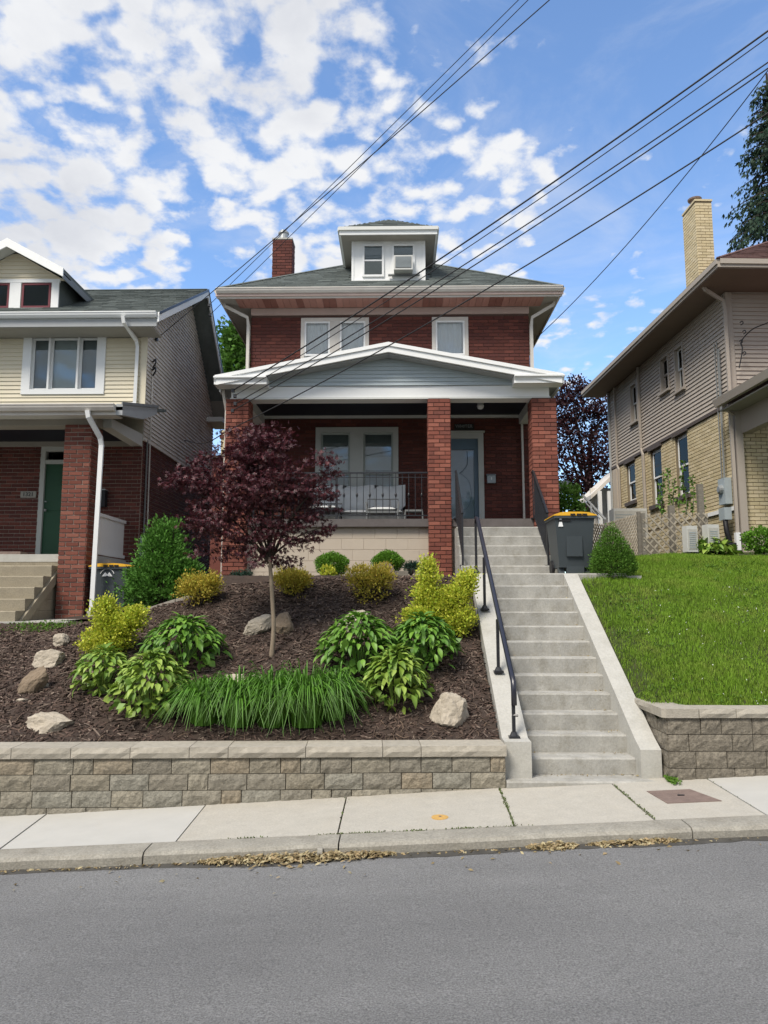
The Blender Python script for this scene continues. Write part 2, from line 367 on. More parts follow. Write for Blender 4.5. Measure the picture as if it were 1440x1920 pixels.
def place(me, name, loc, rot=(0, 0, 0), scale=(1, 1, 1), parent=None, **kw):
    o = bpy.data.objects.new(name, me); C.objects.link(o)
    if parent: o.parent = parent
    o.location = Vector(loc)-off(parent); o.rotation_euler = rot; o.scale = scale
    OFF[o.name] = Vector(loc)
    return props(o, **kw)

def mesh_of(mb, name, m, smooth=False):
    me = bpy.data.meshes.new(name); me.from_pydata(mb.v, [], mb.f); me.update(); me.materials.append(M[m])
    if smooth: me.polygons.foreach_set('use_smooth', [True]*len(me.polygons))
    return me

def np_mesh(name, V, F, m, parent=None, smooth=False, **kw):
    """V (n,3), F (k,3 or 4) arrays: fast path for foliage and chips"""
    V = np.asarray(V, dtype=np.float32); F = np.asarray(F, dtype=np.int32)
    c = Vector((float(V[:, 0].mean()), float(V[:, 1].mean()), float(V[:, 2].min())))
    V = V-np.array(c, dtype=np.float32)
    me = bpy.data.meshes.new(name); k = F.shape[1]
    me.vertices.add(len(V)); me.vertices.foreach_set('co', V.ravel())
    me.loops.add(F.size); me.loops.foreach_set('vertex_index', F.ravel())
    me.polygons.add(len(F)); me.polygons.foreach_set('loop_start', np.arange(len(F), dtype=np.int32)*k)
    try: me.polygons.foreach_set('loop_total', np.full(len(F), k, dtype=np.int32))
    except Exception: pass
    if smooth: me.polygons.foreach_set('use_smooth', np.ones(len(F), dtype=bool))
    me.update(calc_edges=True); me.materials.append(M[m])
    o = bpy.data.objects.new(name, me); C.objects.link(o)
    if parent: o.parent = parent; o.location = c-off(parent)
    else: o.location = c
    OFF[o.name] = c
    return props(o, **kw)

def frames(d, up):
    """rotation matrices whose x axis is d and whose z axis leans to up"""
    d = d/np.linalg.norm(d, axis=1, keepdims=True)
    y = np.cross(up, d); ln = np.linalg.norm(y, axis=1, keepdims=True); y = np.where(ln < 1e-4, np.array([[0, 1., 0]]), y/np.maximum(ln, 1e-4))
    z = np.cross(d, y)
    return np.stack([d, y, z], axis=2)

def scatter(tv, tf, P, D, U, S):
    """copies of a small template at points P, x axis along D, normal towards U, size S"""
    tv = np.asarray(tv, float); tf = np.asarray(tf, int); n = len(P)
    Rm = frames(D, U)
    S = np.asarray(S, float); S = S[:, None] if S.ndim == 1 else S
    V = (tv[None]*S[:, None, :]) if S.shape[1] == 3 else tv[None]*S[:, None]
    V = np.einsum('nij,nkj->nki', Rm, V)+P[:, None, :]
    F = tf[None]+(np.arange(n)*len(tv))[:, None, None]
    return V.reshape(-1, 3), F.reshape(-1, tf.shape[1])

LEAF = ([(0, 0, 0), (.45, .3, .08), (1, 0, -.05), (.45, -.3, .08)], [(0, 1, 2), (0, 2, 3)])
LEAFR = ([(0, 0, 0), (.5, .36, .06), (1, 0, -.02), (.5, -.36, .06)], [(0, 1, 2), (0, 2, 3)])
SPRIG = ([(0, 0, 0), (.35, .22, .03), (1, .05, 0), (.3, -.2, .03), (.1, .0, 0), (.7, .35, 0), (.45, .0, 0), (.75, -.33, 0)], [(0, 1, 2), (0, 2, 3), (4, 5, 6), (4, 6, 7)])
def maple_template():
    v = []; f = []
    for a, l in ((0, 1), (38, .85), (-38, .85), (80, .6), (-80, .6)):
        c, s = math.cos(R(a)), math.sin(R(a)); n = len(v)
        for x, y, z in ((0, 0, 0), (.5*l, .13, .05), (l, 0, -.12), (.5*l, -.13, .05)): v.append((x*c-y*s, x*s+y*c, z))
        f += [(n, n+1, n+2), (n, n+2, n+3)]
    return v, f
MAPLE = maple_template()

class Fr:
    """a facade frame: u along the wall, n outwards, z up"""
    def __init__(s, ox, oy, ux, uy, nx, ny): s.o = (ox, oy); s.u = (ux, uy); s.n = (nx, ny)
    def p(s, u, n, z): return Vector((s.o[0]+u*s.u[0]+n*s.n[0], s.o[1]+u*s.u[1]+n*s.n[1], z))
def fbox(mb, F, u0, u1, n0, n1, z0, z1):
    P = [F.p(u0, n1, z0), F.p(u1, n1, z0), F.p(u1, n0, z0), F.p(u0, n0, z0), F.p(u0, n1, z1), F.p(u1, n1, z1), F.p(u1, n0, z1), F.p(u0, n0, z1)]
    if F.u[0]*F.n[1]-F.u[1]*F.n[0] > 0: P = [P[i] for i in (1, 0, 3, 2, 5, 4, 7, 6)]
    mb.hexa(P); return mb

def wall_cells(u0, u1, z0, z1, holes):
    us = sorted({u0, u1}|{h[0] for h in holes}|{h[1] for h in holes}); us = [u for u in us if u0 <= u <= u1]
    out = []
    for a, b in zip(us[:-1], us[1:]):
        hs = sorted([(h[2], h[3]) for h in holes if h[0] <= a+1e-6 and h[1] >= b-1e-6]); z = z0
        for c, d in hs:
            if c > z: out.append((a, b, z, min(c, z1)))
            z = max(z, d)
        if z < z1: out.append((a, b, z, z1))
    return out
def wall(F, u0, u1, z0, z1, holes, th, m, parent, name='wall'):
    mb = MB()
    for a, b, c, d in wall_cells(u0, u1, z0, z1, holes): fbox(mb, F, a, b, -th, 0, c, d)
    return mb.build(name, m, parent)

def brick_rects(u0, u1, z0, z1, holes, course=.075, ln=.215, jt=.01, seed=0, top=None):
    rnd = random.Random(seed); out = []; k = 0; z = z0
    while z+course*.6 < z1:
        zz = min(z+course-jt, z1); u = u0-(ln/2 if k % 2 else 0)
        while u < u1-.01:
            a, b = max(u, u0), min(u+ln-jt, u1)
            segs = [(a, b)]
            for h in holes:
                if h[2] < zz-.012 and h[3] > z+.012:
                    ns = []
                    for s0, s1 in segs:
                        if s1 <= h[0] or s0 >= h[1]: ns.append((s0, s1))
                        else:
                            if s0 < h[0]: ns.append((s0, h[0]))
                            if s1 > h[1]: ns.append((h[1], s1))
                    segs = ns
            for s0, s1 in segs:
                if s1-s0 > .025 and (top is None or zz < top((s0+s1)/2)): out.append((s0, s1, z, zz, rnd.uniform(0, .004)))
            u += ln
        z += course; k += 1
    return out
def brickwork(F, rects, m, parent, name='brick_facing', proud=.010):
    mb = MB()
    for a, b, c, d, j in rects:
        P = [F.p(a, 0, c), F.p(b, 0, c), F.p(b, 0, d), F.p(a, 0, d)]; e = .002; o = proud+j
        Q = [F.p(a+e, o, c+e), F.p(b-e, o, c+e), F.p(b-e, o, d-e), F.p(a+e, o, d-e)]
        mb.add(P+Q, [(4, 5, 6, 7), (0, 1, 5, 4), (1, 2, 6, 5), (2, 3, 7, 6), (3, 0, 4, 7)])
    return mb.build(name, m, parent, kind='stuff')

BRK = {}
def unit_brick(m):
    if m not in BRK:
        mb = MB(); P = [(-.5, 0, -.5), (.5, 0, -.5), (.5, 0, .5), (-.5, 0, .5)]; Q = [(x*.985, -1, z*.95) for x, _, z in P]
        mb.add(P+Q, [(4, 5, 6, 7), (0, 1, 5, 4), (1, 2, 6, 5), (2, 3, 7, 6), (3, 0, 4, 7), (3, 2, 1, 0)])
        BRK[m] = mesh_of(mb, 'brick', m)
    return BRK[m]
def brick_objects(F, rects, m, parent, proud=.012):
    me = unit_brick(m); ang = math.atan2(F.u[1], F.u[0])
    for a, b, c, d, j in rects:
        p = F.p((a+b)/2, 0, (c+d)/2)
        place(me, 'brick', p, (0, 0, ang), (b-a, proud+j, d-c), parent)
def pillar(x0, x1, y0, y1, z0, z1, m, mortar, root, sides='LRF', single='F', name='pillar', seed=1):
    """brick pier: a mortar core and its bricks; faces in `single` are brick objects"""
    core = MB().box(x0, x1, y0, y1, z0, z1).build(name, mortar, root)
    fr = {'F': (Fr(x0, y0, 1, 0, 0, -1), x1-x0), 'R': (Fr(x1, y0, 0, 1, 1, 0), y1-y0), 'L': (Fr(x0, y1, 0, -1, -1, 0), y1-y0), 'B': (Fr(x1, y1, -1, 0, 0, 1), x1-x0)}
    for k, s in enumerate(sides):
        F, w = fr[s]; r = brick_rects(0, w, z0, z1, [], ln=(w+.01)/2 if w < .5 else .215, seed=seed+k, jt=.015 if mortar == 'pale_mortar' else .01)
        if s in single: brick_objects(F, r, m, core)
        else: brickwork(F, r, m, core)
    return core

def siding(F, rows, m, parent, name='siding_board', th=.022):
    """rows: (z, exposure, [(u0,u1,u0top,u1top)])  one board object each"""
    for z, e, segs in rows:
        for s in segs:
            u0, u1, t0, t1 = s if len(s) == 4 else (s[0], s[1], s[0], s[1])
            if max(u1-u0, t1-t0) < .03: continue
            mb = MB(); P = [F.p(u0, 0, z), F.p(u1, 0, z), F.p(u1, th, z), F.p(u0, th, z), F.p(t0, 0, z+e), F.p(t1, 0, z+e), F.p(t1, .004, z+e), F.p(t0, .004, z+e)]
            if F.u[0]*F.n[1]-F.u[1]*F.n[0] < 0: P = [P[i] for i in (3, 2, 1, 0, 7, 6, 5, 4)]
            mb.hexa(P); mb.build(name, m, parent)
def rows_with_holes(u0, u1, z0, z1, e, holes):
    out = []; z = z0
    while z < z1-.02:
        segs = [(u0, u1)]; ee = min(e, z1-z)
        for h in holes:
            if h[2] < z+ee*.5 < h[3]:
                ns = []
                for a, b in segs:
                    if b <= h[0] or a >= h[1]: ns.append((a, b)); continue
                    if a < h[0]: ns.append((a, h[0]))
                    if b > h[1]: ns.append((h[1], b))
                segs = ns
        out.append((z, ee, segs)); z += e
    return out

def shingle_plane(o, u, s, length, x0f, x1f, m, parent, skip=None, tab=.30, exp=.135, name='shingle_courses', lift=.012):
    """o eave origin, u unit along the eave, s unit up the slope"""
    o, u, s = Vector(o), Vector(u), Vector(s); n = u.cross(s).normalized(); n = n if n.z > 0 else -n
    mb = MB(); k = 0; d = 0; rnd = random.Random(len(C.objects))
    while d < length:
        a, b = x0f(d), x1f(d); x = a-(rnd.random()*tab)
        d2 = min(d+exp+.02, length)
        while x < b:
            p, q = max(x, a), min(x+tab-.006, b)
            if q-p > .03 and not (skip and skip((p+q)/2, d)):
                l = lift+rnd.random()*.006; dd = d-rnd.random()*.012
                A, B, Cc, D = o+u*p+s*dd+n*l, o+u*q+s*dd+n*l, o+u*q+s*d2+n*.001, o+u*p+s*d2+n*.001
                mb.add([A, B, Cc, D, A-n*l, B-n*l], [(0, 1, 2, 3), (4, 5, 1, 0)])
            x += tab
        d += exp; k += 1
    return mb.build(name, m, parent, kind='stuff')

def curtain_mesh(mb, F, u0, u1, n, z0, z1, folds=10, amp=.004):
    k = folds*4; pts = [u0+(u1-u0)*i/k for i in range(k+1)]
    vs = []
    for z in (z0, z1): vs += [F.p(p, n+amp*math.sin(i*math.pi/2+.3*math.sin(i)), z) for i, p in enumerate(pts)]
    mb.add(vs, [(i, i+1, k+1+i+1, k+1+i) for i in range(k)]); return mb

def window(F, u0, u1, z0, z1, parent, casing='white_paint', cw=.09, sash='white_paint', split='double', mull=None, glass='glass', behind='dark_room', shade=None, proud=.03, sill=True, label=None, cover=None, depth=.10, three=True, nf=-.035):
    """double-hung or sliding window set in its opening: casing, sashes, panes, what hangs behind"""
    fm = MB()
    fbox(fm, F, u0, u0+cw, -depth, proud, z0, z1); fbox(fm, F, u1-cw, u1, -depth, proud, z0, z1)
    fbox(fm, F, u0+cw, u1-cw, -depth, proud, z1-cw, z1); fbox(fm, F, u0+cw, u1-cw, -depth, proud, z0, z0+cw*.6)
    if sill: fbox(fm, F, u0-.03, u1+.03, proud-.06, proud+.05, z0-.045, z0-.001)
    bays = [(u0+cw, u1-cw)]
    if mull:
        bays = []; a = u0+cw
        for (c, w) in mull:
            fbox(fm, F, c-w/2, c+w/2, -depth, proud-.004, z0+cw*.6, z1-cw); bays.append((a, c-w/2)); a = c+w/2
        bays.append((a, u1-cw))
    w = fm.build('window', casing, parent)
    if label: w['label'] = label
    if not three: w2 = parent
    zz0, zz1 = z0+cw*.6, z1-cw
    for i, (a, b) in enumerate(bays):
        sm = MB(); t = .038; mid = (zz0+zz1)/2 if split == 'double' else None
        if mid:
            for (c, d, nn) in ((zz0, mid+t/2, nf-.03), (mid-t/2, zz1, nf)):
                fbox(sm, F, a, a+t, nn-.028, nn, c, d); fbox(sm, F, b-t, b, nn-.028, nn, c, d)
                fbox(sm, F, a+t, b-t, nn-.028, nn, c, c+t); fbox(sm, F, a+t, b-t, nn-.028, nn, d-t, d)
        else:
            fbox(sm, F, a, a+t, nf-.03, nf, zz0, zz1); fbox(sm, F, b-t, b, nf-.03, nf, zz0, zz1)
            fbox(sm, F, a+t, b-t, nf-.03, nf, zz0, zz0+t); fbox(sm, F, a+t, b-t, nf-.03, nf, zz1-t, zz1)
        sm.build('sash', sash, w)
        cells = [(zz0+t, mid-t/2, nf-.045), (mid+t/2, zz1-t, nf-.015)] if mid else [(zz0+t, zz1-t, nf-.015)]
        for c, d, nn in cells: fbox(MB(), F, a+t-.004, b-t+.004, nn-.004, nn, c-.004, d+.004).build('pane', glass, w)
        room = MB(); fbox(room, F, a, b, -depth-.30, -depth-.28, z0, z1); room.build('interior', behind, w)
        if cover:
            kind, mname, f0, f1 = cover if not isinstance(cover, list) else cover[i]
            if kind == 'curtain': curtain_mesh(MB(), F, a+.01, b-.01, -depth-.03, zz0+(zz1-zz0)*f0, zz0+(zz1-zz0)*f1, 7).build('curtain', mname, w)
            elif kind == 'blind': fbox(MB(), F, a+.005, b-.005, -depth-.03, -depth-.02, zz0+(zz1-zz0)*f0, zz0+(zz1-zz0)*f1).build('blind', mname, w)
    return w

def downspout(pts, root, m='gutter_white', r=.045, straps=True):
    return MB().tube(pts, r, 4).build('downspout', m, root)

def bezier_pts(pts, k=6):
    """Catmull-Rom through the points"""
    P = [Vector(p) for p in pts]; P = [P[0]*2-P[1]]+P+[P[-1]*2-P[-2]]; out = []
    for i in range(1, len(P)-2):
        for j in range(k):
            t = j/k; a, b, c, d = P[i-1], P[i], P[i+1], P[i+2]
            out.append(.5*((2*b)+(c-a)*t+(2*a-5*b+4*c-d)*t*t+(3*b-a-3*c+d)*t**3))
    return out+[P[-2]]

def text_mesh(txt, size, name, m, loc, rot, parent, ext=.004, **kw):
    cu = bpy.data.curves.new(name, 'FONT'); cu.body = txt; cu.size = size; cu.extrude = ext; cu.align_x = 'CENTER'; cu.align_y = 'CENTER'
    t = bpy.data.objects.new(name+'_src', cu); C.objects.link(t)
    dg = bpy.context.evaluated_depsgraph_get(); me = bpy.data.meshes.new_from_object(t.evaluated_get(dg))
    bpy.data.objects.remove(t); me.name = name; me.materials.clear(); me.materials.append(M[m])
    return place(me, name, loc, rot, (1, 1, 1), parent, **kw)
# ================================================================ SITE
SL = .0475                                   # the street climbs to the right
def walk_z(x, y): return -.104+SL*x+.012*(y-6.3)
WANG = .045                                  # the left garden wall is not quite parallel to the kerb
def yface(x): return 7.5+WANG*(x-1.045)

def smooth(a, b, t):
    t = np.clip((t-a)/(b-a), 0, 1); return t*t*(3-2*t)
def Hbed(x, y):
    x = np.asarray(x, float); y = np.asarray(y, float)
    y0 = yface(x)+.30
    cz = np.interp(x, [-9, -5, -3.9, -3.4, -2.4, -1.1, 1.1], [1.28, 1.34, 1.56, 1.70, 1.93, 2.07, 2.11])
    t = np.clip((y-y0)/(10.8-y0), 0, 1)
    z = .295+(cz-.295)*(t*.9+.1*t*t)+.05*np.sin(x*1.7+y*.9)*np.sin(math.pi*t)
    back = np.where(x > -2.95, 2.14+.02*(y-10.8), 1.46+.0*y)
    s = smooth(10.8, 11.25, y)
    back = 1.46+(2.14+.02*(y-10.8)-1.46)*smooth(-3.35, -2.85, x)
    return z*(1-s)+back*s
def Hlawn(x, y):
    x = np.asarray(x, float); y = np.asarray(y, float)
    base = np.interp(y, [7.7, 8.6, 10.6, 12.5, 14.5, 30], [.60, 1.06, 2.02, 2.46, 2.68, 2.9])
    z = base+.03*np.sin(x*2.1+y*1.3)+.035*(x-4)*smooth(9, 12, y)*.5
    lip = np.maximum(.385+.592*(y-7.78)-.012, .69)+np.maximum(x-2.586, 0)*1.1
    return np.where(y < 10.9, np.minimum(z, lip), z)
def H(x, y): return float(Hbed(x, y)) if x < 1.2 else float(Hlawn(x, y))
def hit(px, py, fn=None):
    """where the line of sight through that point of the photograph meets the ground"""
    fn = fn or H; y = 7.9
    while y < 14:
        p = W(px, py, y)
        if p.z <= float(fn(p.x, p.y)): return p
        y += .01
    return p

def grid_mesh(name, xs, ys, fn, m, noise=0., **kw):
    X, Y = np.meshgrid(xs, ys); Z = fn(X, Y)
    if noise: Z = Z+noise*(np.random.rand(*Z.shape)-.5)
    V = np.stack([X.ravel(), Y.ravel(), Z.ravel()], 1); nx = len(xs); ny = len(ys)
    i = (np.arange(ny-1)[:, None]*nx+np.arange(nx-1)[None]).ravel()
    return np_mesh(name, V, np.stack([i, i+1, i+nx+1, i+nx], 1), m, smooth=True, **kw)

# the land beyond: one sheet out to the horizon
def Hfar(X, Y):
    prof = np.interp(Y, [-80, 6.0, 7.6, 8.2, 12, 30, 400], [-1.0, -.7, -.55, -.3, 1.0, 1.8, 6.0])
    return prof+SL*np.clip(X, -60, 60)
gx = np.concatenate([np.linspace(-600, -40, 12), np.linspace(-30, 30, 41), np.linspace(40, 600, 12)])
gy = np.concatenate([np.linspace(-80, 4, 10), np.linspace(5, 30, 51), np.linspace(40, 900, 14)])
grid_mesh('ground', gx, gy, Hfar, 'ground', kind='structure')

# street
sx = np.linspace(-45, 45, 91); sy = np.concatenate([np.linspace(-9, 5.4, 30), np.array([5.7, 5.9, 6.05])])
grid_mesh('street', sx, sy, lambda X, Y: -.199+SL*(X)-.02*np.clip((6.05-Y), 0, 4)*.35+.006*np.sin(X*.9+Y), 'asphalt', kind='structure')

# kerb stones
kerb = thing('kerb', None, None, (0, 6.05, -.2)); kerb['kind'] = 'structure'
jx = [-19.6, -16.6, -13.6, -10.6, -7.6, -4.6, -1.98, -.46, 2.27, 5.3, 8.3, 11.3, 14.3, 17.3]
for a, b in zip(jx[:-1], jx[1:]):
    a2, b2 = a+.006, b-.006; n = max(2, int((b-a)/.25)); mb = MB()
    rnd = random.Random(int(a*10)); rings = []
    for i in range(n+1):
        x = a2+(b2-a2)*i/n; zt = -.104+SL*x; j = rnd.uniform(-.006, .006)
        rings.append([(x, 6.05+j, zt-.32), (x, 6.05+j, zt-.03+j*.4), (x, 6.075+j, zt-.006), (x, 6.12, zt), (x, 6.292, zt), (x, 6.292, zt-.32)])
    vs = [p for r in rings for p in r]; k = 6
    fs = [(i*k+q, (i+1)*k+q, (i+1)*k+(q+1) % k, i*k+(q+1) % k) for i in range(n) for q in range(k)]
    fs += [tuple(range(k)), tuple(range(n*k, n*k+k))[::-1]]
    mb.add(vs, fs); mb.build('kerb_stone', 'kerb_concrete', kerb)
MB().tube([(-.62+i*.001, 6.047, -.195+.0) for i in (0, 40)], .042, 14).build('kerb_drain_stain', 'kerb_concrete', kerb)

# sidewalk slabs (joints taken from the photograph)
walkp = thing('sidewalk', None, None, (0, 6.9, -.1)); walkp['kind'] = 'structure'
MB().hexa([(-20, 6.296, walk_z(-20, 6.3)-.3), (20, 6.296, walk_z(20, 6.3)-.3), (20, 8.2, walk_z(20, 8)-.3), (-20, 8.2, walk_z(-20, 8)-.3),
           (-20, 6.296, walk_z(-20, 6.3)-.03), (20, 6.296, walk_z(20, 6.3)-.03), (20, 8.2, walk_z(20, 8)-.03), (-20, 8.2, walk_z(-20, 8)-.03)]).build('bedding', 'soil', walkp)
def xat(px, py, Y): return W(px, py, Y).x
J = [(xat(0, 1585, 6.3), xat(90, 1522, 7.35)), (xat(330, 1578, 6.3), xat(387, 1508, 7.4)), (xat(633, 1566, 6.3), xat(650, 1495, 7.45)),
     (xat(965, 1550, 6.3), xat(936, 1481, 7.5)), (xat(1228, 1541, 6.3), xat(1146, 1473, 7.5)), (xat(1437, 1530, 6.3), xat(1325, 1461, 7.5))]
Jl = [(J[0][0]-1.5*i, J[0][1]-1.5*i) for i in range(6, 0, -1)]; Jr = [(J[-1][0]+1.5*i, J[-1][1]+1.5*i) for i in range(1, 7)]
JJ = Jl+J+Jr; pale = {5: 1, 6: 1, 11: 1, 12: 1}
for i in range(len(JJ)-1):
    (a0, a1), (b0, b1) = JJ[i], JJ[i+1]; g = .007; y0, y1 = 6.30, 8.1
    e = (8.1-7.45)/(7.45-6.3); a2 = a1+(a1-a0)*e; b2 = b1+(b1-b0)*e; t = .002*((i*7) % 3-1)
    P = [(a0+g, y0), (b0-g, y0), (b2-g, y1), (a2+g, y1)]
    mb = MB().hexa([(x, y, walk_z(x, y)-.1) for x, y in P]+[(x, y, walk_z(x, y)+t) for x, y in P])
    mb.build('paving_slab', 'slab_pale' if i in pale else 'slab_tan', walkp)
# moss in the joints
rnd = np.random.RandomState(3); P = []
for (a0, a1), w in ((J[3], 1.), (J[4], .8), (J[2], .15), (J[5], .05)):
    for k in range(int(200*w)):
        t = rnd.rand(); x = a0+(a1-a0)*t; y = 6.3+1.18*t; P.append((x+rnd.randn()*.006, y, walk_z(x, y)))
for k in range(240):
    x = rnd.choice([-1.2, -.5, .15, .55, -.2, .9])+rnd.randn()*.09; P.append((x, 6.296+rnd.randn()*.004, walk_z(x, 6.3)))
P = np.array(P); n = len(P); D = rnd.randn(n, 3); D[:, 2] = abs(D[:, 2])*1.2+.2
V, Fc = scatter(*LEAF, P, D, rnd.randn(n, 3), .010+.012*rnd.rand(n)); np_mesh('moss', V, Fc, 'moss_green', kind='stuff')

# grime along the gutter
rg = random.Random(6); mb = MB(); xs_ = [(-6+i*.12) for i in range(101)]; ws = [.05+.05*abs(math.sin(x*1.3)+math.sin(x*3.1+1)*.6)+rg.uniform(0, .03) for x in xs_]
for i in range(100):
    a, b = xs_[i], xs_[i+1]; f = lambda x, y: -.199+SL*x-.007*(6.05-y)+.006*math.sin(x*.9+y)+.005
    mb.add([(a, 6.05-ws[i], f(a, 6.05-ws[i])-.003), (b, 6.05-ws[i+1], f(b, 6.05-ws[i+1])-.003), (b, 6.052, f(b, 6.05)+.004), (a, 6.052, f(a, 6.05)+.004)], [(0, 1, 2, 3)])
mb.build('gutter_dirt', 'gutter_grime', kind='stuff')

# access cover and yellow lid set in the pavement
def cover_quad(px, D=None): return [W(*p, d) for p, d in px]
cz = lambda x, y: walk_z(x, y)
q = [(xat(1250, 1513, 6.75), 6.73), (xat(1352, 1511, 6.75), 6.73), (xat(1293, 1484, 7.15), 7.14), (xat(1212, 1487, 7.15), 7.14)]
cv = thing('access_cover', 'square rusty brown metal access cover set in the pavement right of the steps', 'access cover', (q[0][0]+.3, 6.9, walk_z(q[0][0], 6.9)))
MB().hexa([(x, y, cz(x, y)-.02) for x, y in q]+[(x, y, cz(x, y)+.006) for x, y in q]).build('plate', 'rust_cover', cv)
cxy = (sum(a for a, b in q)/4, sum(b for a, b in q)/4)
MB().tube([(cxy[0]-.03, cxy[1], cz(*cxy)+.012), (cxy[0]+.03, cxy[1], cz(*cxy)+.012)], .006, 6).build('handle', 'black_metal', cv)
p = W(825, 1534, 6.62); zz = walk_z(p.x, 6.62)
yl = thing('valve_cover', 'small round orange-yellow valve lid in the pavement', 'valve cover', (p.x, 6.62, zz))
MB().lathe([(.072, -.01), (.072, .008), (.062, .010), (.0, .010)], (p.x, 6.62, zz), 20).build('lid', 'yellow_cover', yl)
MB().lathe([(.012, 0), (.012, .004)], (p.x, 6.62, zz+.0095), 8).build('bolt', 'rust_cover', yl)

# split-face block meshes
BL = {}
def block_mesh(kind, var, m):
    key = (kind, var)
    if key in BL: return BL[key]
    r = random.Random(ord(kind)+var*17); mb = MB(); nx, nz = 6, 3; V = []
    for j in range(nz+1):
        for i in range(nx+1):
            edge = i in (0, nx) or j in (0, nz)
            V.append((-.5+i/nx+(0 if edge else r.uniform(-.03, .03)), -(0.006 if edge else r.uniform(.010, .026)), -.5+j/nz+(0 if edge else r.uniform(-.06, .06))))
    F = [(j*(nx+1)+i, j*(nx+1)+i+1, (j+1)*(nx+1)+i+1, (j+1)*(nx+1)+i) for j in range(nz) for i in range(nx)]
    mb.add(V, F)
    B = [(-.5, .2, -.5), (.5, .2, -.5), (.5, .2, .5), (-.5, .2, .5), (-.5, -.006, -.5), (.5, -.006, -.5), (.5, -.006, .5), (-.5, -.006, .5)]
    mb.add(B, [(4, 0, 3, 7), (5, 6, 2, 1), (7, 3, 2, 6), (4, 5, 1, 0)])
    BL[key] = mesh_of(mb, 'block', m); return BL[key]
def block_course(F, ang, u0, u1, z0, h, rnd, root, m, kind, lens=(.37, .37, .37, .19, .30), first=None, hj=.006):
    u = u0
    while u < u1-.02:
        l = first if first else rnd.choice(lens); first = None
        if u1-(u+l) < .10: l = u1-u
        p = F.p(u+l/2, rnd.uniform(-.004, .005), z0+h/2)
        place(block_mesh(kind, rnd.randint(0, 5), m), 'block', p, (0, 0, ang), (l-.008, 1, h-hj), root)
        u += l
def coping(F, u0, u1, z0, h, d, rnd, root, m, lens=(.37, .56, .74)):
    u = u0
    while u < u1-.02:
        l = rnd.choice(lens)
        if u1-(u+l) < .15: l = u1-u
        mb = MB(); nx = max(3, int(l/.09)); V = []; a, b = u+.003, u+l-.003
        for j in range(3):
            for i in range(nx+1):
                e = i in (0, nx); V.append(F.p(a+(b-a)*i/nx, .035+(.0 if e or j != 1 else rnd.uniform(.006, .024)), z0+h*j/2))
        mb.add(V, [(j*(nx+1)+i, j*(nx+1)+i+1, (j+1)*(nx+1)+i+1, (j+1)*(nx+1)+i) for j in range(2) for i in range(nx)])
        t = rnd.uniform(-.002, .002)
        Q = [F.p(a, .035, z0), F.p(b, .035, z0), F.p(b, .035, z0+h), F.p(a, .035, z0+h), F.p(a, -d, z0), F.p(b, -d, z0), F.p(b, -d, z0+h+t), F.p(a, -d, z0+h+t)]
        mb.add(Q, [(3, 2, 6, 7), (0, 4, 5, 1), (0, 3, 7, 4), (1, 5, 6, 2)])
        mb.build('coping_stone', m, root); u += l

# left garden wall
rnd = random.Random(11)
lw = thing('retaining_wall', 'long low split-face block wall in front of the mulched garden, left of the steps', 'retaining wall', (-2, 7.4, -.25))
ca = math.cos(math.atan(WANG)); sa = math.sin(math.atan(WANG)); LW = Fr(1.045, 7.5, ca, sa, sa, -ca)
back = MB(); fbox(back, LW, -9, -.01, -.25, -.012, -.7, .255); back.build('core', 'soil', lw)
for k in range(4): block_course(LW, math.atan(WANG), -6.2, 0, .257-.151*(k+1), .151, rnd, lw, 'block_stone', 'L', first=(.2, .37, .28, .11)[k])
coping(LW, -6.2, .01, .259, .10, .30, rnd, lw, 'coping_stone')
# right garden wall with its short return beside the steps
rw = thing('retaining_wall', 'split-face block wall below the lawn, right of the steps, turning back beside them', 'retaining wall', (4, 7.6, 0))
RW = Fr(2.62, 7.5, 1, .02, .02, -1)
back = MB(); fbox(back, RW, .02, 6, -.25, -.012, -.4, .615); back.box(2.64, 2.8, 7.55, 8.45, -.2, .615); back.build('core', 'soil', rw)
for k in range(5): block_course(RW, .02, 0, 3.4, .622-.158*(k+1), .158, rnd, rw, 'right_block_stone', 'Q', lens=(.30, .38, .24, .42, .2), first=(.32, .20, .26, .25, .3)[k])
RW2 = Fr(2.62, 8.4, 0, -1, -1, 0)
for k in range(5): block_course(RW2, -math.pi/2, 0, .895, .622-.158*(k+1), .158, rnd, rw, 'right_block_stone', 'Q', lens=(.34, .42), first=(.3, .45, .2, .4, .3)[k])
coping(RW, .30, 3.4, .624, .085, .25, rnd, rw, 'coping_stone', lens=(.42, .5, .36))
coping(Fr(2.60, 8.4, 0, -1, -1, 0), 0, .60, .624, .085, .25, rnd, rw, 'coping_stone', lens=(.6,))
MB().prism([(2.566, 7.80, .624), (2.566, 7.50, .624), (2.60, 7.466, .624), (2.915, 7.466, .624), (2.915, 7.75, .624), (2.86, 7.80, .624)], (0, 0, 0), (0, 0, .086)).build('coping_stone', 'coping_stone', rw)

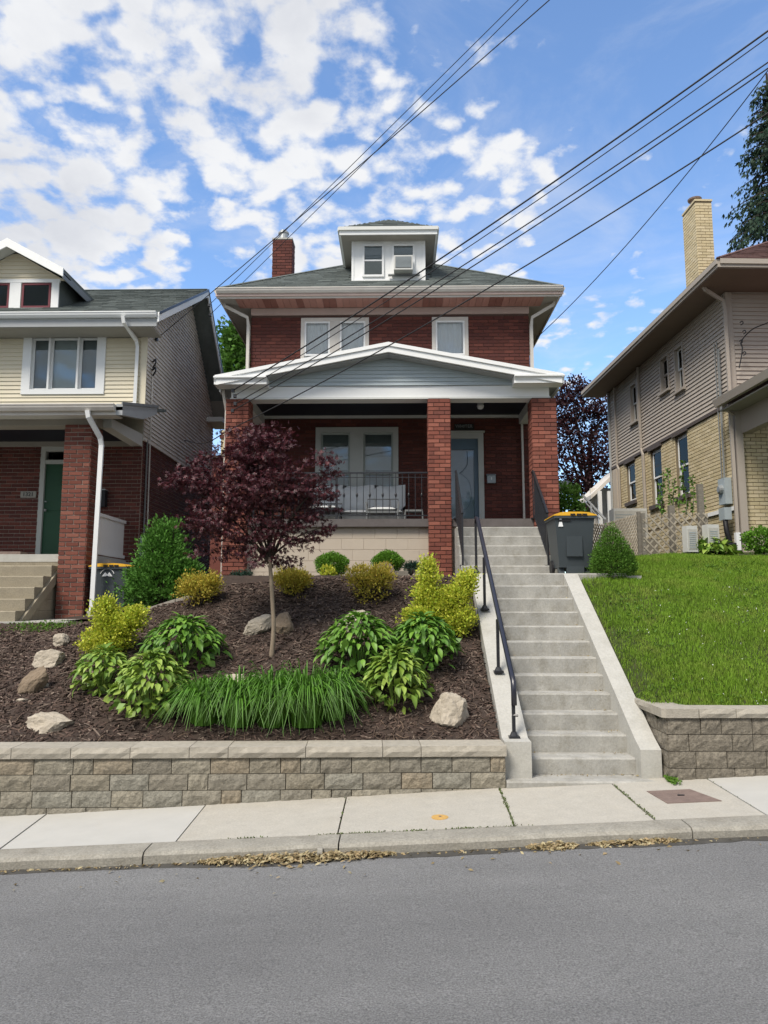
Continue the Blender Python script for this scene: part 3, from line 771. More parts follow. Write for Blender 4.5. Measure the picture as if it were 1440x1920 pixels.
# ---------------------------------------------------------------- entrance steps
st = thing('entrance_steps', 'long straight flight of pale concrete steps with sloping side walls up to the brick porch', 'steps', (1.85, 7.8, 0))
def stepbox(x0, x1, y0, y1, z0, z1, nm='step'):
    c = .012; r = random.Random(int(z1*1000)); pr = [(y0+.012, z0), (y0, z1-c*1.4), (y0+c, z1), (y1, z1-.002), (y1, z0)]
    return MB().prism([(x0, y, z) for y, z in pr], (0, 0, 0), (x1-x0, 0, 0)).build(nm, 'step_concrete', st)
XL, XR = 1.318, 2.381; D1, TD, RH = 7.77, .2745, .1795
stepbox(1.05, 2.60, 7.47, 7.79, -.12, .028, 'apron')
z = .19; zp = .0285
for i in range(12):
    y0 = D1+TD*i; last = i == 11
    if last: break
    stepbox(XL, XR, y0, y0+TD+.25, zp, z); zp = z; z += RH
ZL = .19+RH*11
stepbox(1.05, 3.28, 10.79, 13.36, 1.75, ZL, 'landing'); stepbox(XL, XR, 10.76, 10.789, zp, ZL-.0, 'step')
zp = ZL+.0005; Y = [12.05, 12.26, 12.47, 12.69, 12.92]
for i in range(5):
    z = ZL+RH*(i+1); stepbox(1.03, 2.50+.02*(4-i), Y[i], 13.355, zp, z-.0005); zp = z
# side walls
def cheek(x0, x1, name):
    pr = [(7.60, -.15), (7.60, .300), (7.78, .385), (10.78, 2.160), (10.95, 2.170), (10.95, 1.2), (8.8, -.15)]
    MB().prism([(x0, y, z) for y, z in pr], (0, 0, 0), (x1-x0, 0, 0)).build(name, 'cheek_concrete', st)
cheek(XR+.001, 2.585, 'side_wall')
pr = [(7.60, -.2), (7.60, .372), (7.80, .378), (10.72, 2.160), (11.05, 2.170), (11.05, 1.2), (8.8, -.2)]
MB().prism([(1.055, y, z) for y, z in pr], (0, 0, 0), (XL-.001-1.055, 0, 0)).build('side_wall', 'cheek_concrete', st)

# handrail on the left side wall
hr = thing('handrail', 'single blue-black handrail with four posts along the left side wall of the lower steps', 'handrail', (1.18, 9, .4))
tops = [(1.155, 10.78, 2.955), (1.184, 7.80, .900)]
pts = [(1.152, 10.80, 2.90), (1.152, 10.78, 2.965), (1.158, 10.70, 2.945), (1.182, 7.88, .985), (1.184, 7.80, .925), (1.184, 7.785, .84), (1.184, 7.785, .70)]
MB().tube(pts, .030, 8).build('rail', 'blueblack_metal', hr, smooth=True)
for (x, y, zf) in ((1.14, 10.80, 2.168), (1.142, 9.85, 1.655), (1.155, 8.72, .955), (1.178, 7.80, .385)):
    zt = .985+(2.945-.985)*(y-7.88)/(10.70-7.88)-.02 if y > 7.9 else .9
    po = MB().tube([(x, y, zf), (x, y, min(zt, 2.93))], .024, 4).build('post', 'black_metal', hr)
    MB().box(x-.055, x+.055, y-.055, y+.055, zf-.01, zf+.012).build('base_plate', 'black_metal', hr)
    MB().lathe([(.045, 0), (.03, .03), (.026, .04)], (x, y, zf+.0125), 10).build('collar', 'black_metal', hr)
MB().tube([(1.16, 7.80, .60), (1.22, 7.78, .60)], .014, 6).build('bracket', 'black_metal', hr)

# stair railings of the upper flight
def stair_railing(x, label, y0=12.14, z0=ZL+RH, y1=13.30, z1=3.25, hl=.86):
    r = thing('stair_railing', label, 'railing', (x, y0, z0))
    s = (z1-z0-.05)/(y1-y0); zt0 = z0+hl; zt1 = z1+hl
    MB().tube([(x, y0-.02, zt0-.01), (x, y0+.05, zt0+.05), (x, y1, zt1)], .026, 4).build('top_rail', 'black_metal', r)
    MB().tube([(x, y0, z0+.13), (x, y1, z1+.07)], .016, 4).build('bottom_rail', 'black_metal', r)
    for y, zb, zt in ((y0, z0, zt0+.02), (y1, z1, zt1+.02)): 
        MB().tube([(x, y, zb), (x, y, zt)], .022, 4).build('post', 'black_metal', r)
        MB().box(x-.05, x+.05, y-.05, y+.05, zb-.005, zb+.012).build('base_plate', 'black_metal', r)
    for k in range(1, 13):
        t = k/13; y = y0+(y1-y0)*t
        MB().tube([(x, y, z0+.13+(z1-z0-.06)*t), (x, y, zt0+.04+(zt1-zt0-.04)*t)], .0115, 4).build('baluster', 'black_metal', r)
    MB().tube([(x, y1, zt1), (x+(.0), y1+.12, zt1)], .02, 4).build('rail_end', 'black_metal', r)
    return r
stair_railing(1.065, 'black picket stair railing beside the brick middle pillar, left of the glass door')
stair_railing(2.45, 'black picket stair railing beside the brick right pillar, next to the bin')

# ---------------------------------------------------------------- garden bed, lawn
bx = np.arange(-9, 1.07, .045); by = np.arange(7.22, 14.2, .045)
def bedfn(X, Y):
    z = Hbed(X, np.maximum(Y, yface(X)+.28)); return np.where(Y < yface(X)+.24, z-.25, z)
go = grid_mesh('garden_bed', bx, by, bedfn, 'soil', noise=.022, kind='structure')
co = np.empty(len(go.data.vertices)*3, np.float32); go.data.vertices.foreach_get('co', co); co = co.reshape(-1, 3)
yy = yface(co[:, 0]+go.location.x)+.06-go.location.y; co[:, 1] = np.maximum(co[:, 1], yy); go.data.vertices.foreach_set('co', co.ravel()); go.data.update()
lx = np.concatenate([np.arange(2.586, 9, .08), np.arange(9.2, 16, .8)]); ly = np.concatenate([np.arange(7.6, 14, .07), np.arange(14.2, 26, .6)])
grid_mesh('lawn', lx, ly, lambda X, Y: Hlawn(X, Y)-.02, 'lawn_soil', noise=.02, kind='structure')
MB().box(3.281, 3.5, 10.79, 10.9, 1.95, 2.13).build('kerb_edging', 'concrete', kind='structure')
# side passage between the houses, path on the left
MB().hexa([(-12, 11.15, 1.0), (-4.9, 11.15, 1.0), (-4.9, 12.2, 1.0), (-12, 12.2, 1.0), (-12, 11.15, 1.455), (-4.9, 11.15, 1.47), (-4.9, 12.6, 1.49), (-12, 12.6, 1.49)]).build('path', 'concrete', kind='structure')
grid_mesh('side_passage', np.arange(-5.2, -2.6, .2), np.arange(11.4, 30, .4), lambda X, Y: 1.50+.05*(Y-11.4)+0*X, 'soil', kind='structure')
grid_mesh('back_yard', np.arange(-14, 16, .8), np.arange(20, 60, 1.), lambda X, Y: 2.2+.035*(Y-20)+.03*X, 'lawn_soil', kind='structure')

# mulch chips
rs = np.random.RandomState(5); n = 46000
X = rs.uniform(-7.5, 1.04, n); Yv = 7.2+rs.rand(n)**.9*4.0; ok = (Yv > yface(X)+.31) & (Yv < 11.0); X, Yv = X[ok], Yv[ok]; n = len(X)
P = np.stack([X, Yv, Hbed(X, Yv)+rs.uniform(0, .016, n)], 1)
a = rs.rand(n)*2*math.pi; D = np.stack([np.cos(a), np.sin(a), rs.randn(n)*.25+.35*np.sin(a)], 1)
U = np.stack([rs.randn(n)*.5, rs.randn(n)*.5-.4, np.ones(n)], 1)
CH = ([(-.5, -.11, 0), (.5, -.09, .0), (.55, .08, .02), (-.45, .12, .03), (-.5, -.11, -.1), (.5, -.09, -.1)], [(0, 1, 2), (0, 2, 3), (4, 5, 1), (4, 1, 0)])
ln = rs.gamma(2.2, .020, n)+.012; V, Fc = scatter(*CH, P, D, U, np.stack([ln, np.clip(ln, .02, .06), np.full(n, .08)], 1))
np_mesh('mulch', V, Fc, 'mulch', kind='stuff')
k = rs.rand(n) < .04; V, Fc = scatter(*CH, P[k]+[0, -.004, .012], D[k], U[k], rs.uniform(.012, .032, k.sum())); np_mesh('pale_wood_chips', V, Fc, 'pale_chip', kind='stuff')
# curled dry twigs and roots in the mulch
mb = MB(); rr = random.Random(4)
for i in range(300):
    x = rr.uniform(-7, 1.0) if i % 3 else rr.uniform(-.2, 1.0); y = yface(x)+.34+rr.random()**1.6*(3.2 if i % 3 else 2.2)
    a = rr.uniform(0, 6.3); l = rr.uniform(.05, .16); pts = []
    for k in range(4):
        px_, py_ = x+math.cos(a)*l*k/3, y+math.sin(a)*l*k/3
        if py_ < yface(px_)+.3: py_ = yface(px_)+.3
        pts.append((min(px_, 1.04), py_, float(Hbed(min(px_, 1.04), py_))+.012+.018*math.sin(k*1.1)*rr.random())); a += rr.uniform(-.6, .6)
    mb.tube(pts, rr.uniform(.002, .0045), 3, cap=False)
mb.build('twigs', 'twig', kind='stuff')

# grass blades
def blades(name, n, xr, yr, hfn, hmin, hmax, w, m, seed, dens=None, **kw):
    rs = np.random.RandomState(seed); X = rs.uniform(*xr, n); Y_ = yr[0]+(yr[1]-yr[0])*rs.rand(n)**1.15
    if dens is not None:
        k = rs.rand(n) < dens(X, Y_); X, Y_ = X[k], Y_[k]
    n = len(X); Z = hfn(X, Y_)-.012; P = np.stack([X, Y_, Z], 1)
    h = rs.uniform(hmin, hmax, n)*(1+.35*np.sin(X*3.1+Y_*2.3)*np.sin(X*1.3-Y_*3.7)); a = rs.rand(n)*2*math.pi; b = rs.rand(n)*2*math.pi; lean = rs.rand(n)*.9
    wx, wy = np.cos(a)*w, np.sin(a)*w; dx, dy = np.cos(b)*h*lean*.5, np.sin(b)*h*lean*.5
    A = P-np.stack([wx, wy, 0*wx], 1); B = P+np.stack([wx, wy, 0*wx], 1)
    Mi = P+np.stack([dx*.5+wx*.7, dy*.5+wy*.7, h*.6], 1); Mj = P+np.stack([dx*.5-wx*.7, dy*.5-wy*.7, h*.6], 1)
    T = P+np.stack([dx*1.5, dy*1.5, h*(1-.35*lean)], 1)
    V = np.stack([A, B, Mi, Mj, T], 1).reshape(-1, 3); i = (np.arange(n)*5)[:, None, None]
    F = (np.array([(0, 1, 2), (0, 2, 3), (3, 2, 4)])[None]+i).reshape(-1, 3)
    return np_mesh(name, V, F, m, kind='stuff', **kw)
inlawn = lambda X, Y: ((Y > 7.76) | (X > 2.9)) & (Y > 7.72)
blades('grass', 230000, (2.60, 8.6), (7.72, 13.2), Hlawn, .025, .075, .0036, 'grass', 1, dens=lambda X, Y: inlawn(X, Y)*np.where(X > 1.2+.52*Y, .12, 1)*(1-.5*smooth(3.1, 2.6, X)*(np.sin(Y*9)>-.3)))
rs = np.random.RandomState(9); n = 90; X = rs.uniform(2.9, 6.5, n); Yv = rs.uniform(7.8, 10.5, n)
P = np.stack([X, Yv, Hlawn(X, Yv)+.055], 1); V, Fc = scatter(*LEAF, np.repeat(P, 3, 0), rs.randn(3*n, 3), rs.randn(3*n, 3), np.full(3*n, .013)); np_mesh('clover_flowers', V, Fc, 'clover', kind='stuff')
rs = np.random.RandomState(19); n = 900; X = rs.uniform(2.65, 6.8, n); Yv = rs.uniform(7.75, 12, n); k = np.sin(X*2.7)+np.sin(Yv*3.3+1)+rs.randn(n)*.7 > .5; X, Yv = X[k], Yv[k]; n = len(X)
P = np.repeat(np.stack([X, Yv, Hlawn(X, Yv)+.025], 1), 6, 0)+rs.randn(6*n, 3)*[.02, .02, .006]; D = rs.randn(6*n, 3); D[:, 2] = abs(D[:, 2])*.5; U = rs.randn(6*n, 3)*.4; U[:, 2] += 1
V, Fc = scatter(*LEAFR, P, D, U, rs.uniform(.018, .04, 6*n)); np_mesh('lawn_weeds', V, Fc, 'weed_leaf', kind='stuff')
# weeds on the left slope edge and moss by the right wall corner
n = 2600; X = rs.uniform(-6.8, -4.2, n); Yv = 11.0+rs.randn(n)*.12; P = np.stack([X, Yv, Hbed(X, Yv)], 1)[(np.sin(X*3.3)+rs.randn(n)*.4) > .3]
D = rs.randn(len(P), 3); D[:, 2] = abs(D[:, 2])+.5; V, Fc = scatter(*LEAF, P, D, rs.randn(len(P), 3), rs.uniform(.02, .05, len(P))); np_mesh('weeds', V, Fc, 'weed_leaf', kind='stuff')
n = 500; X = 2.59+abs(rs.randn(n))*.03; Yv = 7.44+rs.randn(n)*.06; P = np.stack([X, Yv, walk_z(X, Yv)+.005+rs.rand(n)*.03], 1)
D = rs.randn(n, 3); D[:, 2] = abs(D[:, 2])*.6; V, Fc = scatter(*LEAF, P, D, rs.randn(n, 3), rs.uniform(.015, .035, n)); np_mesh('corner_weeds', V, Fc, 'weed_leaf', kind='stuff')

# dry leaves: kerb gutter, step corners
def litter(name, pts, m='dry_leaf', s=(.025, .06), seed=2):
    rs = np.random.RandomState(seed); P = np.array(pts); n = len(P); a = rs.rand(n)*2*math.pi
    D = np.stack([np.cos(a), np.sin(a), rs.randn(n)*.35], 1); U = np.stack([rs.randn(n)*.6, rs.randn(n)*.6, np.ones(n)], 1)
    T = ([(-.5, 0, 0), (0, .2, .10), (.5, 0, .03), (0, -.2, .12)], [(0, 1, 3), (1, 2, 3)])
    V, Fc = scatter(*T, P, D, U, rs.uniform(*s, n)); return np_mesh(name, V, Fc, m, kind='stuff')
st_z = lambda x: -.199+SL*x
pts = []
def pile(pa, pb, n, w, hgt):
    xa, xb = pa, pb
    for i in range(n):
        t = rs.rand(); x = xa+(xb-xa)*t; env = math.sin(math.pi*min(1, max(0, t)))**.5; d = abs(rs.randn())*w*env
        pts.append((x, 6.035-d, st_z(x)+.008+rs.rand()*hgt*env*max(0, 1-d/(w*2))))
x_ = lambda px: W(px, 1605, 6.0).x
pile(x_(370), x_(740), 1500, .055, .045); pile(x_(990), x_(1085), 420, .04, .04); pile(x_(1105), x_(1280), 520, .03, .035)
for i in range(260):
    x = rs.uniform(-3.6, 3.6); pts.append((x, 6.03-abs(rs.randn())*.022, st_z(x)+.006))
for i in range(70):
    x = rs.uniform(-3.6, 3.6); pts.append((x, 6.0-abs(rs.randn())*.25, st_z(x)+.006))
litter('fallen_leaves', pts)
pts = []
for i in range(12):
    y = D1+TD*(i+1); zt = .19+RH*i
    if i < 11:
        for k in range([9, 16, 5, 10, 14, 12, 4, 12, 12, 6, 3][i]): pts.append((XR-.02-abs(rs.randn())*.10, y-.02-abs(rs.randn())*.05, zt+.006))
        for k in range([8, 4, 6, 5, 4, 3, 6, 2, 0, 0, 0][i]): pts.append((XL+.02+abs(rs.randn())*.06, y-.02-abs(rs.randn())*.03, zt+.006))
for k in range(60): pts.append((rs.uniform(1.35, 2.6), 7.75-abs(rs.randn())*.05, .034))
litter('step_litter', pts, s=(.015, .04), seed=5)
# ================================================================ MAIN HOUSE
hs = thing('brick_house', 'two-storey red brick house with hipped roof, square dormer and white gabled porch, in the middle', 'house', (-.15, 15.3, 2.2))
HX0, HX1, HY, HB = -3.10, 2.80, 15.3, 23.3; ZF = 3.25
# front wall with its openings
FW = Fr(0, HY, 1, 0, 0, -1)
gw = (-1.70, .03, 3.50, 5.41); gd = (.72, 1.80, 3.25, 5.28)
uw1 = (-2.04, -.59, 6.20, 7.80); uw2 = (.75, 1.52, 6.20, 7.80)
wf = wall(FW, HX0, HX1, 2.1, 8.025, [gw, gd, uw1, uw2], .25, 'red_mortar', hs)
rects = brick_rects(HX0, HX1, 3.26, 5.62, [gw, gd], seed=2); up = brick_rects(HX0, HX1, 6.10, 7.86, [uw1, uw2], seed=3)
brickwork(FW, rects, 'dark_shaded_red_brick', wf); 
big = [r for r in up if r[1]-r[0] > .19]; brick_objects(FW, big[:0], 'dark_shaded_red_brick', wf); brickwork(FW, up, 'dark_shaded_red_brick', wf)
sw = MB().box(HX0, HX0+.25, HY+.25, HB, 1.3, 8.02).box(HX1-.25, HX1, HY+.25, HB, 1.3, 8.02).box(HX0+.25, HX1-.25, HB-.25, HB, 1.3, 8.02).build('wall', 'red_mortar', hs)
brickwork(Fr(HX0, HB, 0, -1, -1, 0), brick_rects(0, HB-HY, 2.2, 7.83, [], seed=5), 'dark_shaded_red_brick', sw)
brickwork(Fr(HX1, HY, 0, 1, 1, 0), brick_rects(0, HB-HY, 2.2, 7.83, [], seed=6), 'dark_shaded_red_brick', sw)
# frieze, soffit, eaves
EX0, EX1, EY0, EY1, EZ = HX0-.62, HX1+.60, 14.70, HB+.6, 8.05
fbox(MB(), FW, HX0-.01, HX1+.01, .002, .05, 7.865, 8.008).build('frieze', 'frieze', hs)
soff = MB().box(EX0+.05, EX1-.05, EY0+.05, HY+.3, 8.03, 8.05).box(EX0+.05, HX0+.2, HY+.3, EY1, 8.03, 8.05).box(HX1-.2, EX1-.05, HY+.3, EY1, 8.03, 8.05).build('soffit', 'soffit_grey', hs)
MB().box(HX0, HX1, HY+.3, HB, 8.02, 8.04).build('attic_floor', 'dark_room', hs)
n = 46; w_ = (HX1-HX0+.5)/n; dark = {4, 5, 13, 14, 22, 28, 29, 30, 38, 39, 9}
for i in range(n):
    a = HX0-.25+w_*i
    MB().box(a+.003, a+w_-.003, EY0+.06, HY-.055, 8.012+.003*(i % 2), 8.029).build('soffit_board', 'soffit_dark' if i in dark else 'soffit_pink', soff)
def gutter(p0, p1, out, m, root, h=.13, d=.12, fascia=.17, fm=None, name='gutter'):
    """K-profile gutter along p0-p1 (top back edge), out = outward horizontal unit, with a fascia behind it"""
    p0, p1, out = Vector(p0), Vector(p1), Vector(out); z = Vector((0, 0, 1))
    pr = [(0, 0), (d, 0), (d, -.018), (d-.012, -.03), (d-.02, -.06), (d-.055, -h), (0, -h)]
    MB().prism([p0+out*a+z*b for a, b in pr], (0, 0, 0), p1-p0).build(name, m, root)
    pr = [(-.03, .0), (-.002, .0), (-.002, -fascia-.02), (-.03, -fascia-.02)]
    MB().prism([p0+out*a+z*b for a, b in pr], (0, 0, 0), p1-p0).build('fascia', fm or m, root)
G = 8.20
gutter((EX0, EY0+.02, G), (EX1, EY0+.02, G), (0, -1, 0), 'gutter_white', hs, h=.10)
gutter((EX0+.02, EY1, G), (EX0+.02, EY0+.02, G), (-1, 0, 0), 'gutter_white', hs, h=.10, d=.09)
gutter((EX1-.02, EY0+.02, G), (EX1-.02, EY1, G), (1, 0, 0), 'gutter_white', hs, h=.10, d=.09)
MB().box(EX0-.02, EX1+.02, EY0-.015, EY0+.02, 8.045, 8.098).build('fascia_trim', 'frieze', hs)
# roof: hip with short ridge
HW = (EX1-EX0)/2; cx = (EX0+EX1)/2; AZ = G+.67*HW; RY0, RY1 = EY0+HW, EY1-HW
rf = MB(); a, b, c, d, e, f = (EX0-.03, EY0-.03, G-.01), (EX1+.03, EY0-.03, G-.01), (EX1+.03, EY1, G-.01), (EX0-.03, EY1, G-.01), (cx, RY0, AZ), (cx, RY1, AZ)
rf.add([a, b, c, d, e, f], [(0, 1, 4), (1, 2, 5, 4), (2, 3, 5), (3, 0, 4, 5)]); roof = rf.build('roof', 'shingles', hs)
sl = Vector((0, HW, AZ-G)).normalized(); run = math.hypot(HW, AZ-G)
dormX = (-.98, .64)
shingle_plane((EX0, EY0-.03, G), (1, 0, 0), sl, run-.05, lambda q: (q+.13)/run*HW, lambda q: 2*HW-(q+.13)/run*HW, 'shingles', roof, skip=lambda x, q: dormX[0]-EX0-.02 < x < dormX[1]-EX0+.02 and .78 < q < 1.6)
s2 = Vector((HW, 0, AZ-G)).normalized(); s3 = Vector((-HW, 0, AZ-G)).normalized(); LEN = EY1-EY0
shingle_plane((EX0-.03, EY0, G), (0, 1, 0), s2, run-.05, lambda q: (q+.13)/run*HW, lambda q: LEN-(q+.13)/run*HW, 'shingles', roof)
shingle_plane((EX1+.03, EY0, G), (0, 1, 0), s3, run-.05, lambda q: (q+.13)/run*HW, lambda q: LEN-(q+.13)/run*HW, 'shingles', roof)
for q in ((EX0, EY0), (EX1, EY0)): MB().tube([(q[0], q[1]-.01, G+.005), (cx, RY0, AZ+.01)], .075, 6, flat=.4).build('hip_cap', 'shingles', roof)
MB().tube([(cx, RY0, AZ+.01), (cx, RY1, AZ+.01)], .05, 6, flat=.5).build('ridge_cap', 'shingles', roof)
# dormer
dm = MB().box(-.975, .625, 15.4, 18.0, 8.6, 9.66).build('dormer', 'white_paint', hs)
DFr = Fr(0, 15.4, 1, 0, 0, -1)
for u in (-.975, .575): fbox(MB(), DFr, u, u+.05, 0, .015, 8.62, 9.64).build('corner_board', 'white_paint', dm)
fbox(MB(), DFr, -.92, .57, 0, .02, 8.62, 8.70).build('sill_board', 'white_paint', dm)
fbox(MB(), DFr, -.92, .57, 0, .018, 9.56, 9.64).build('head_board', 'trim_white', dm)
for u0, u1, bl in ((-.74, -.27, ('blind', 'ivory_blind', .0, .55)), (-.10, .40, ('curtain', 'curtain', .5, 1))):
    m = MB(); t = .045; z0, z1 = 8.76, 9.50; n0, n1 = .002, .035
    fbox(m, DFr, u0, u0+t, n0, n1, z0, z1); fbox(m, DFr, u1-t, u1, n0, n1, z0, z1); fbox(m, DFr, u0+t, u1-t, n0, n1, z0, z0+t); fbox(m, DFr, u0+t, u1-t, n0, n1, z1-t, z1)
    fbox(m, DFr, u0+t, u1-t, n0, n1-.012, 9.115, 9.15); m.build('window', 'white_vinyl', dm)
    fbox(MB(), DFr, u0+t, u1-t, .008, .012, z0+t, 9.115).build('pane', 'glass', dm); fbox(MB(), DFr, u0+t, u1-t, .014, .018, 9.15, z1-t).build('pane', 'glass', dm)
    fbox(MB(), DFr, u0+t, u1-t, .002, .004, z0+t, z1-t).build('interior', 'grey_blind', dm)
    fbox(MB(), DFr, u0+t+.01, u1-t-.01, .0045, .006, z0+t, z0+t+(.30 if u0 < -.5 else .05)).build('blind', 'ivory_blind', dm)
ez = 9.56
droof = MB(); X0, X1, Y0, Y1, ZP = -1.22, .87, 15.08, 18.0, 10.32; m_ = (X0+X1)/2; YP = 15.85
droof.add([(X0, Y0, 9.73), (X1, Y0, 9.73), (X1, Y1, 9.73), (X0, Y1, 9.73), (m_, YP, ZP), (m_, Y1+.6, ZP)], [(0, 1, 4), (1, 2, 5, 4), (3, 0, 4, 5)])
dr = droof.build('dormer_roof', 'shingles', hs)
q = Vector((0, YP-Y0, ZP-9.73)); L_ = q.length; shingle_plane((X0, Y0, 9.735), (1, 0, 0), q.normalized(), L_-.02, lambda t: (t+.1)/L_*(m_-X0), lambda t: (X1-X0)-(t+.1)/L_*(X1-m_), 'shingles', dr, exp=.12)
for s, x in ((1, X0), (-1, X1)):
    q2 = Vector((s*(m_-X0), 0, ZP-9.73)); L2 = q2.length
    shingle_plane((x, Y0, 9.735), (0, 1, 0), q2.normalized(), L2-.02, lambda t: (t+.1)/L2*(YP-Y0), lambda t: 2.9, 'shingles', dr, exp=.12)
for a0, a1, b0, b1 in ((X0, X1, Y0, Y0+.03), (X0, X0+.03, Y0+.03, Y1), (X1-.03, X1, Y0+.03, Y1)): MB().box(a0, a1, b0, b1, 9.57, 9.728).build('fascia', 'white_paint', dr)
MB().box(X0-.02, X1+.02, Y0-.04, Y0-.001, 9.66, 9.735).box(X0-.04, X0-.001, Y0, Y1, 9.66, 9.735).box(X1+.001, X1+.04, Y0, Y1, 9.66, 9.735).build('crown_trim', 'trim_white', dr)
MB().box(X0+.03, X1-.03, Y0+.03, 15.4, 9.575, 9.59).box(X0+.03, -.976, 15.4, Y1, 9.575, 9.59).box(.626, X1-.03, 15.4, Y1, 9.575, 9.59).build('soffit', 'soffit_grey', dr)
# chimney
ch = MB().box(-3.03, -2.56, 17.3, 17.75, 8.5, 10.62).build('chimney', 'red_mortar', hs)
brickwork(Fr(-3.03, 17.3, 1, 0, 0, -1), brick_rects(0, .47, 8.6, 10.60, [], seed=8), 'dark_shaded_red_brick', ch)
brickwork(Fr(-2.56, 17.3, 0, 1, 1, 0), brick_rects(0, .45, 8.6, 10.60, [], seed=9), 'dark_shaded_red_brick', ch)
brickwork(Fr(-3.03, 17.75, 0, -1, -1, 0), brick_rects(0, .45, 8.6, 10.60, [], seed=9), 'dark_shaded_red_brick', ch)
MB().box(-3.045, -2.545, 17.285, 17.765, 10.62, 10.66).build('chimney_cap', 'concrete', ch)
MB().lathe([(.13, 0), (.13, .06), (.115, .065), (.115, .19), (.135, .195), (.135, .23), (.09, .27), (.09, .28)], (-2.80, 17.5, 10.66), 16).build('flue_pipe', 'galvanized', ch, smooth=False)
# upper windows
window(FW, *uw1, hs, casing='gutter_white', cw=.075, sash='white_paint', mull=[(-1.315, .21)], cover=[('curtain', 'curtain', .0, 1), ('curtain', 'curtain', 0, 1)], glass='clear_glass', depth=.03, nf=.018)
window(FW, *uw2, hs, casing='gutter_white', cw=.075, sash='white_paint', cover=('curtain', 'curtain', .0, 1), glass='clear_glass', depth=.03, nf=.018)
# ground floor window: mullioned pair, dark green-grey blinds above, pale band between
w0 = window(FW, *gw, hs, casing='door_casing', cw=.11, sash='sash_green', mull=[(-.84, .28)], cover=[('blind', 'blind', .66, 1), ('blind', 'blind', .66, 1)], glass='glass')
for u0, u1 in ((-1.59, -.98), (-.70, -.08)):
    fbox(MB(), FW, u0+.005, u1-.005, -.122, -.112, 4.52, 4.80).build('pale_shade', 'cushion', w0); fbox(MB(), FW, u0+.005, u1-.005, -.15, -.14, 3.6, 4.52).build('lower_blind', 'blind', w0)
# storm door
dc = MB(); fbox(dc, FW, .72, .83, -.1, .04, 3.25, 5.28); fbox(dc, FW, 1.69, 1.80, -.1, .04, 3.25, 5.28); fbox(dc, FW, .83, 1.69, -.1, .036, 5.16, 5.28); fbox(dc, FW, .69, 1.83, .0, .055, 5.281, 5.32)
dcas = dc.build('door_frame', 'door_casing', hs)
do = MB(); fbox(do, FW, .832, .905, -.05, -.012, 3.26, 5.158); fbox(do, FW, 1.60, 1.688, -.05, -.012, 3.26, 5.158); fbox(do, FW, .905, 1.60, -.05, -.012, 4.93, 5.158); fbox(do, FW, .905, 1.60, -.05, -.012, 3.26, 3.42)
door = do.build('storm_door', 'storm_blue', hs)
fbox(MB(), FW, .905, 1.60, -.035, -.03, 3.42, 4.93).build('door_pane', 'clear_glass', door)
fbox(MB(), FW, .905, 1.60, -.09, -.07, 3.42, 4.93).build('inner_door', 'storm_panel', door)
MB().tube(bezier_pts([FW.p(1.46, -.025, 4.9), FW.p(1.47, -.025, 4.65), FW.p(1.38, -.025, 4.5), FW.p(1.30, -.025, 4.44)]), .008, 5).build('door_scroll', 'storm_blue', door)
MB().tube(bezier_pts([FW.p(1.34, -.025, 4.42), FW.p(1.50, -.025, 4.25), FW.p(1.54, -.025, 3.95), FW.p(1.46, -.025, 3.72), FW.p(1.32, -.025, 3.66), FW.p(1.22, -.025, 3.7)]), .004, 5).build('door_scroll', 'storm_blue', door)
for zz in (4.80, 4.71): MB().tube([FW.p(1.0, -.025, zz), FW.p(1.06, -.022, zz+.012), FW.p(1.12, -.025, zz-.005)], .016, 6).build('sticker', 'black_plastic', door)
MB().tube([FW.p(.87, -.012, 4.25), FW.p(.87, .04, 4.25), FW.p(.87, .04, 4.12), FW.p(.87, -.012, 4.12)], .009, 6).build('door_handle', 'black_metal', door)
fbox(MB(), FW, .72, 1.80, -.1, .10, 3.235, 3.262).build('threshold', 'deck_edge', dcas)

# ---- porch
PY = 13.28
slab = MB().box(-3.14, 2.90, 13.36, 15.3, 3.12, 3.25).build('porch_floor', 'deck_floor', hs)
MB().box(-3.15, 2.91, 13.335, 13.358, 3.112, 3.252).build('floor_edge', 'deck_edge', slab)
fd = MB().box(-3.10, 2.86, 13.44, 13.6, 1.5, 3.115).box(-3.10, -2.94, 13.6, 15.3, 1.4, 3.115).box(2.7, 2.86, 13.6, 15.3, 1.5, 3.115).build('foundation', 'block_paint', hs)
FF = Fr(-3.10, 13.44, 1, 0, 0, -1); k = 0; z = 3.10
rnd = random.Random(3)
while z > 1.75:
    u = -.2*(k % 2)-.1
    while u < 5.96:
        a, b = max(u, 0)+.0015, min(u+.4, 5.96)-.0015
        if b-a > .04 and not (4.12 < a and b < 5.55 and False):
            o = .005+rnd.uniform(0, .003); e = .005
            P = [FF.p(a, 0, z-.1985), FF.p(b, 0, z-.1985), FF.p(b, 0, z-.0015), FF.p(a, 0, z-.0015)]; Q = [FF.p(a+e, o, z-.1985+e), FF.p(b-e, o, z-.1985+e), FF.p(b-e, o, z-.0015-e), FF.p(a+e, o, z-.0015-e)]
            MB().add(P+Q, [(4, 5, 6, 7), (0, 1, 5, 4), (1, 2, 6, 5), (2, 3, 7, 6), (3, 0, 4, 7)]) or None
            m = MB(); m.add(P+Q, [(4, 5, 6, 7), (0, 1, 5, 4), (1, 2, 6, 5), (2, 3, 7, 6), (3, 0, 4, 7)]); m.build('concrete_block', 'block_paint', fd)
        u += .4
    z -= .2; k += 1
SF = Fr(-3.10, 15.3, 0, -1, -1, 0)
for x0, x1, zb, sd in ((.575, .965, 2.08, 4), (-3.12, -2.72, 1.5, 5), (2.46, 2.89, 2.0, 6)):
    pillar(x0, x1, PY, PY+.40, zb, 5.46, 'red_brick', 'red_mortar', hs, sides='FLR', single='F', seed=sd)
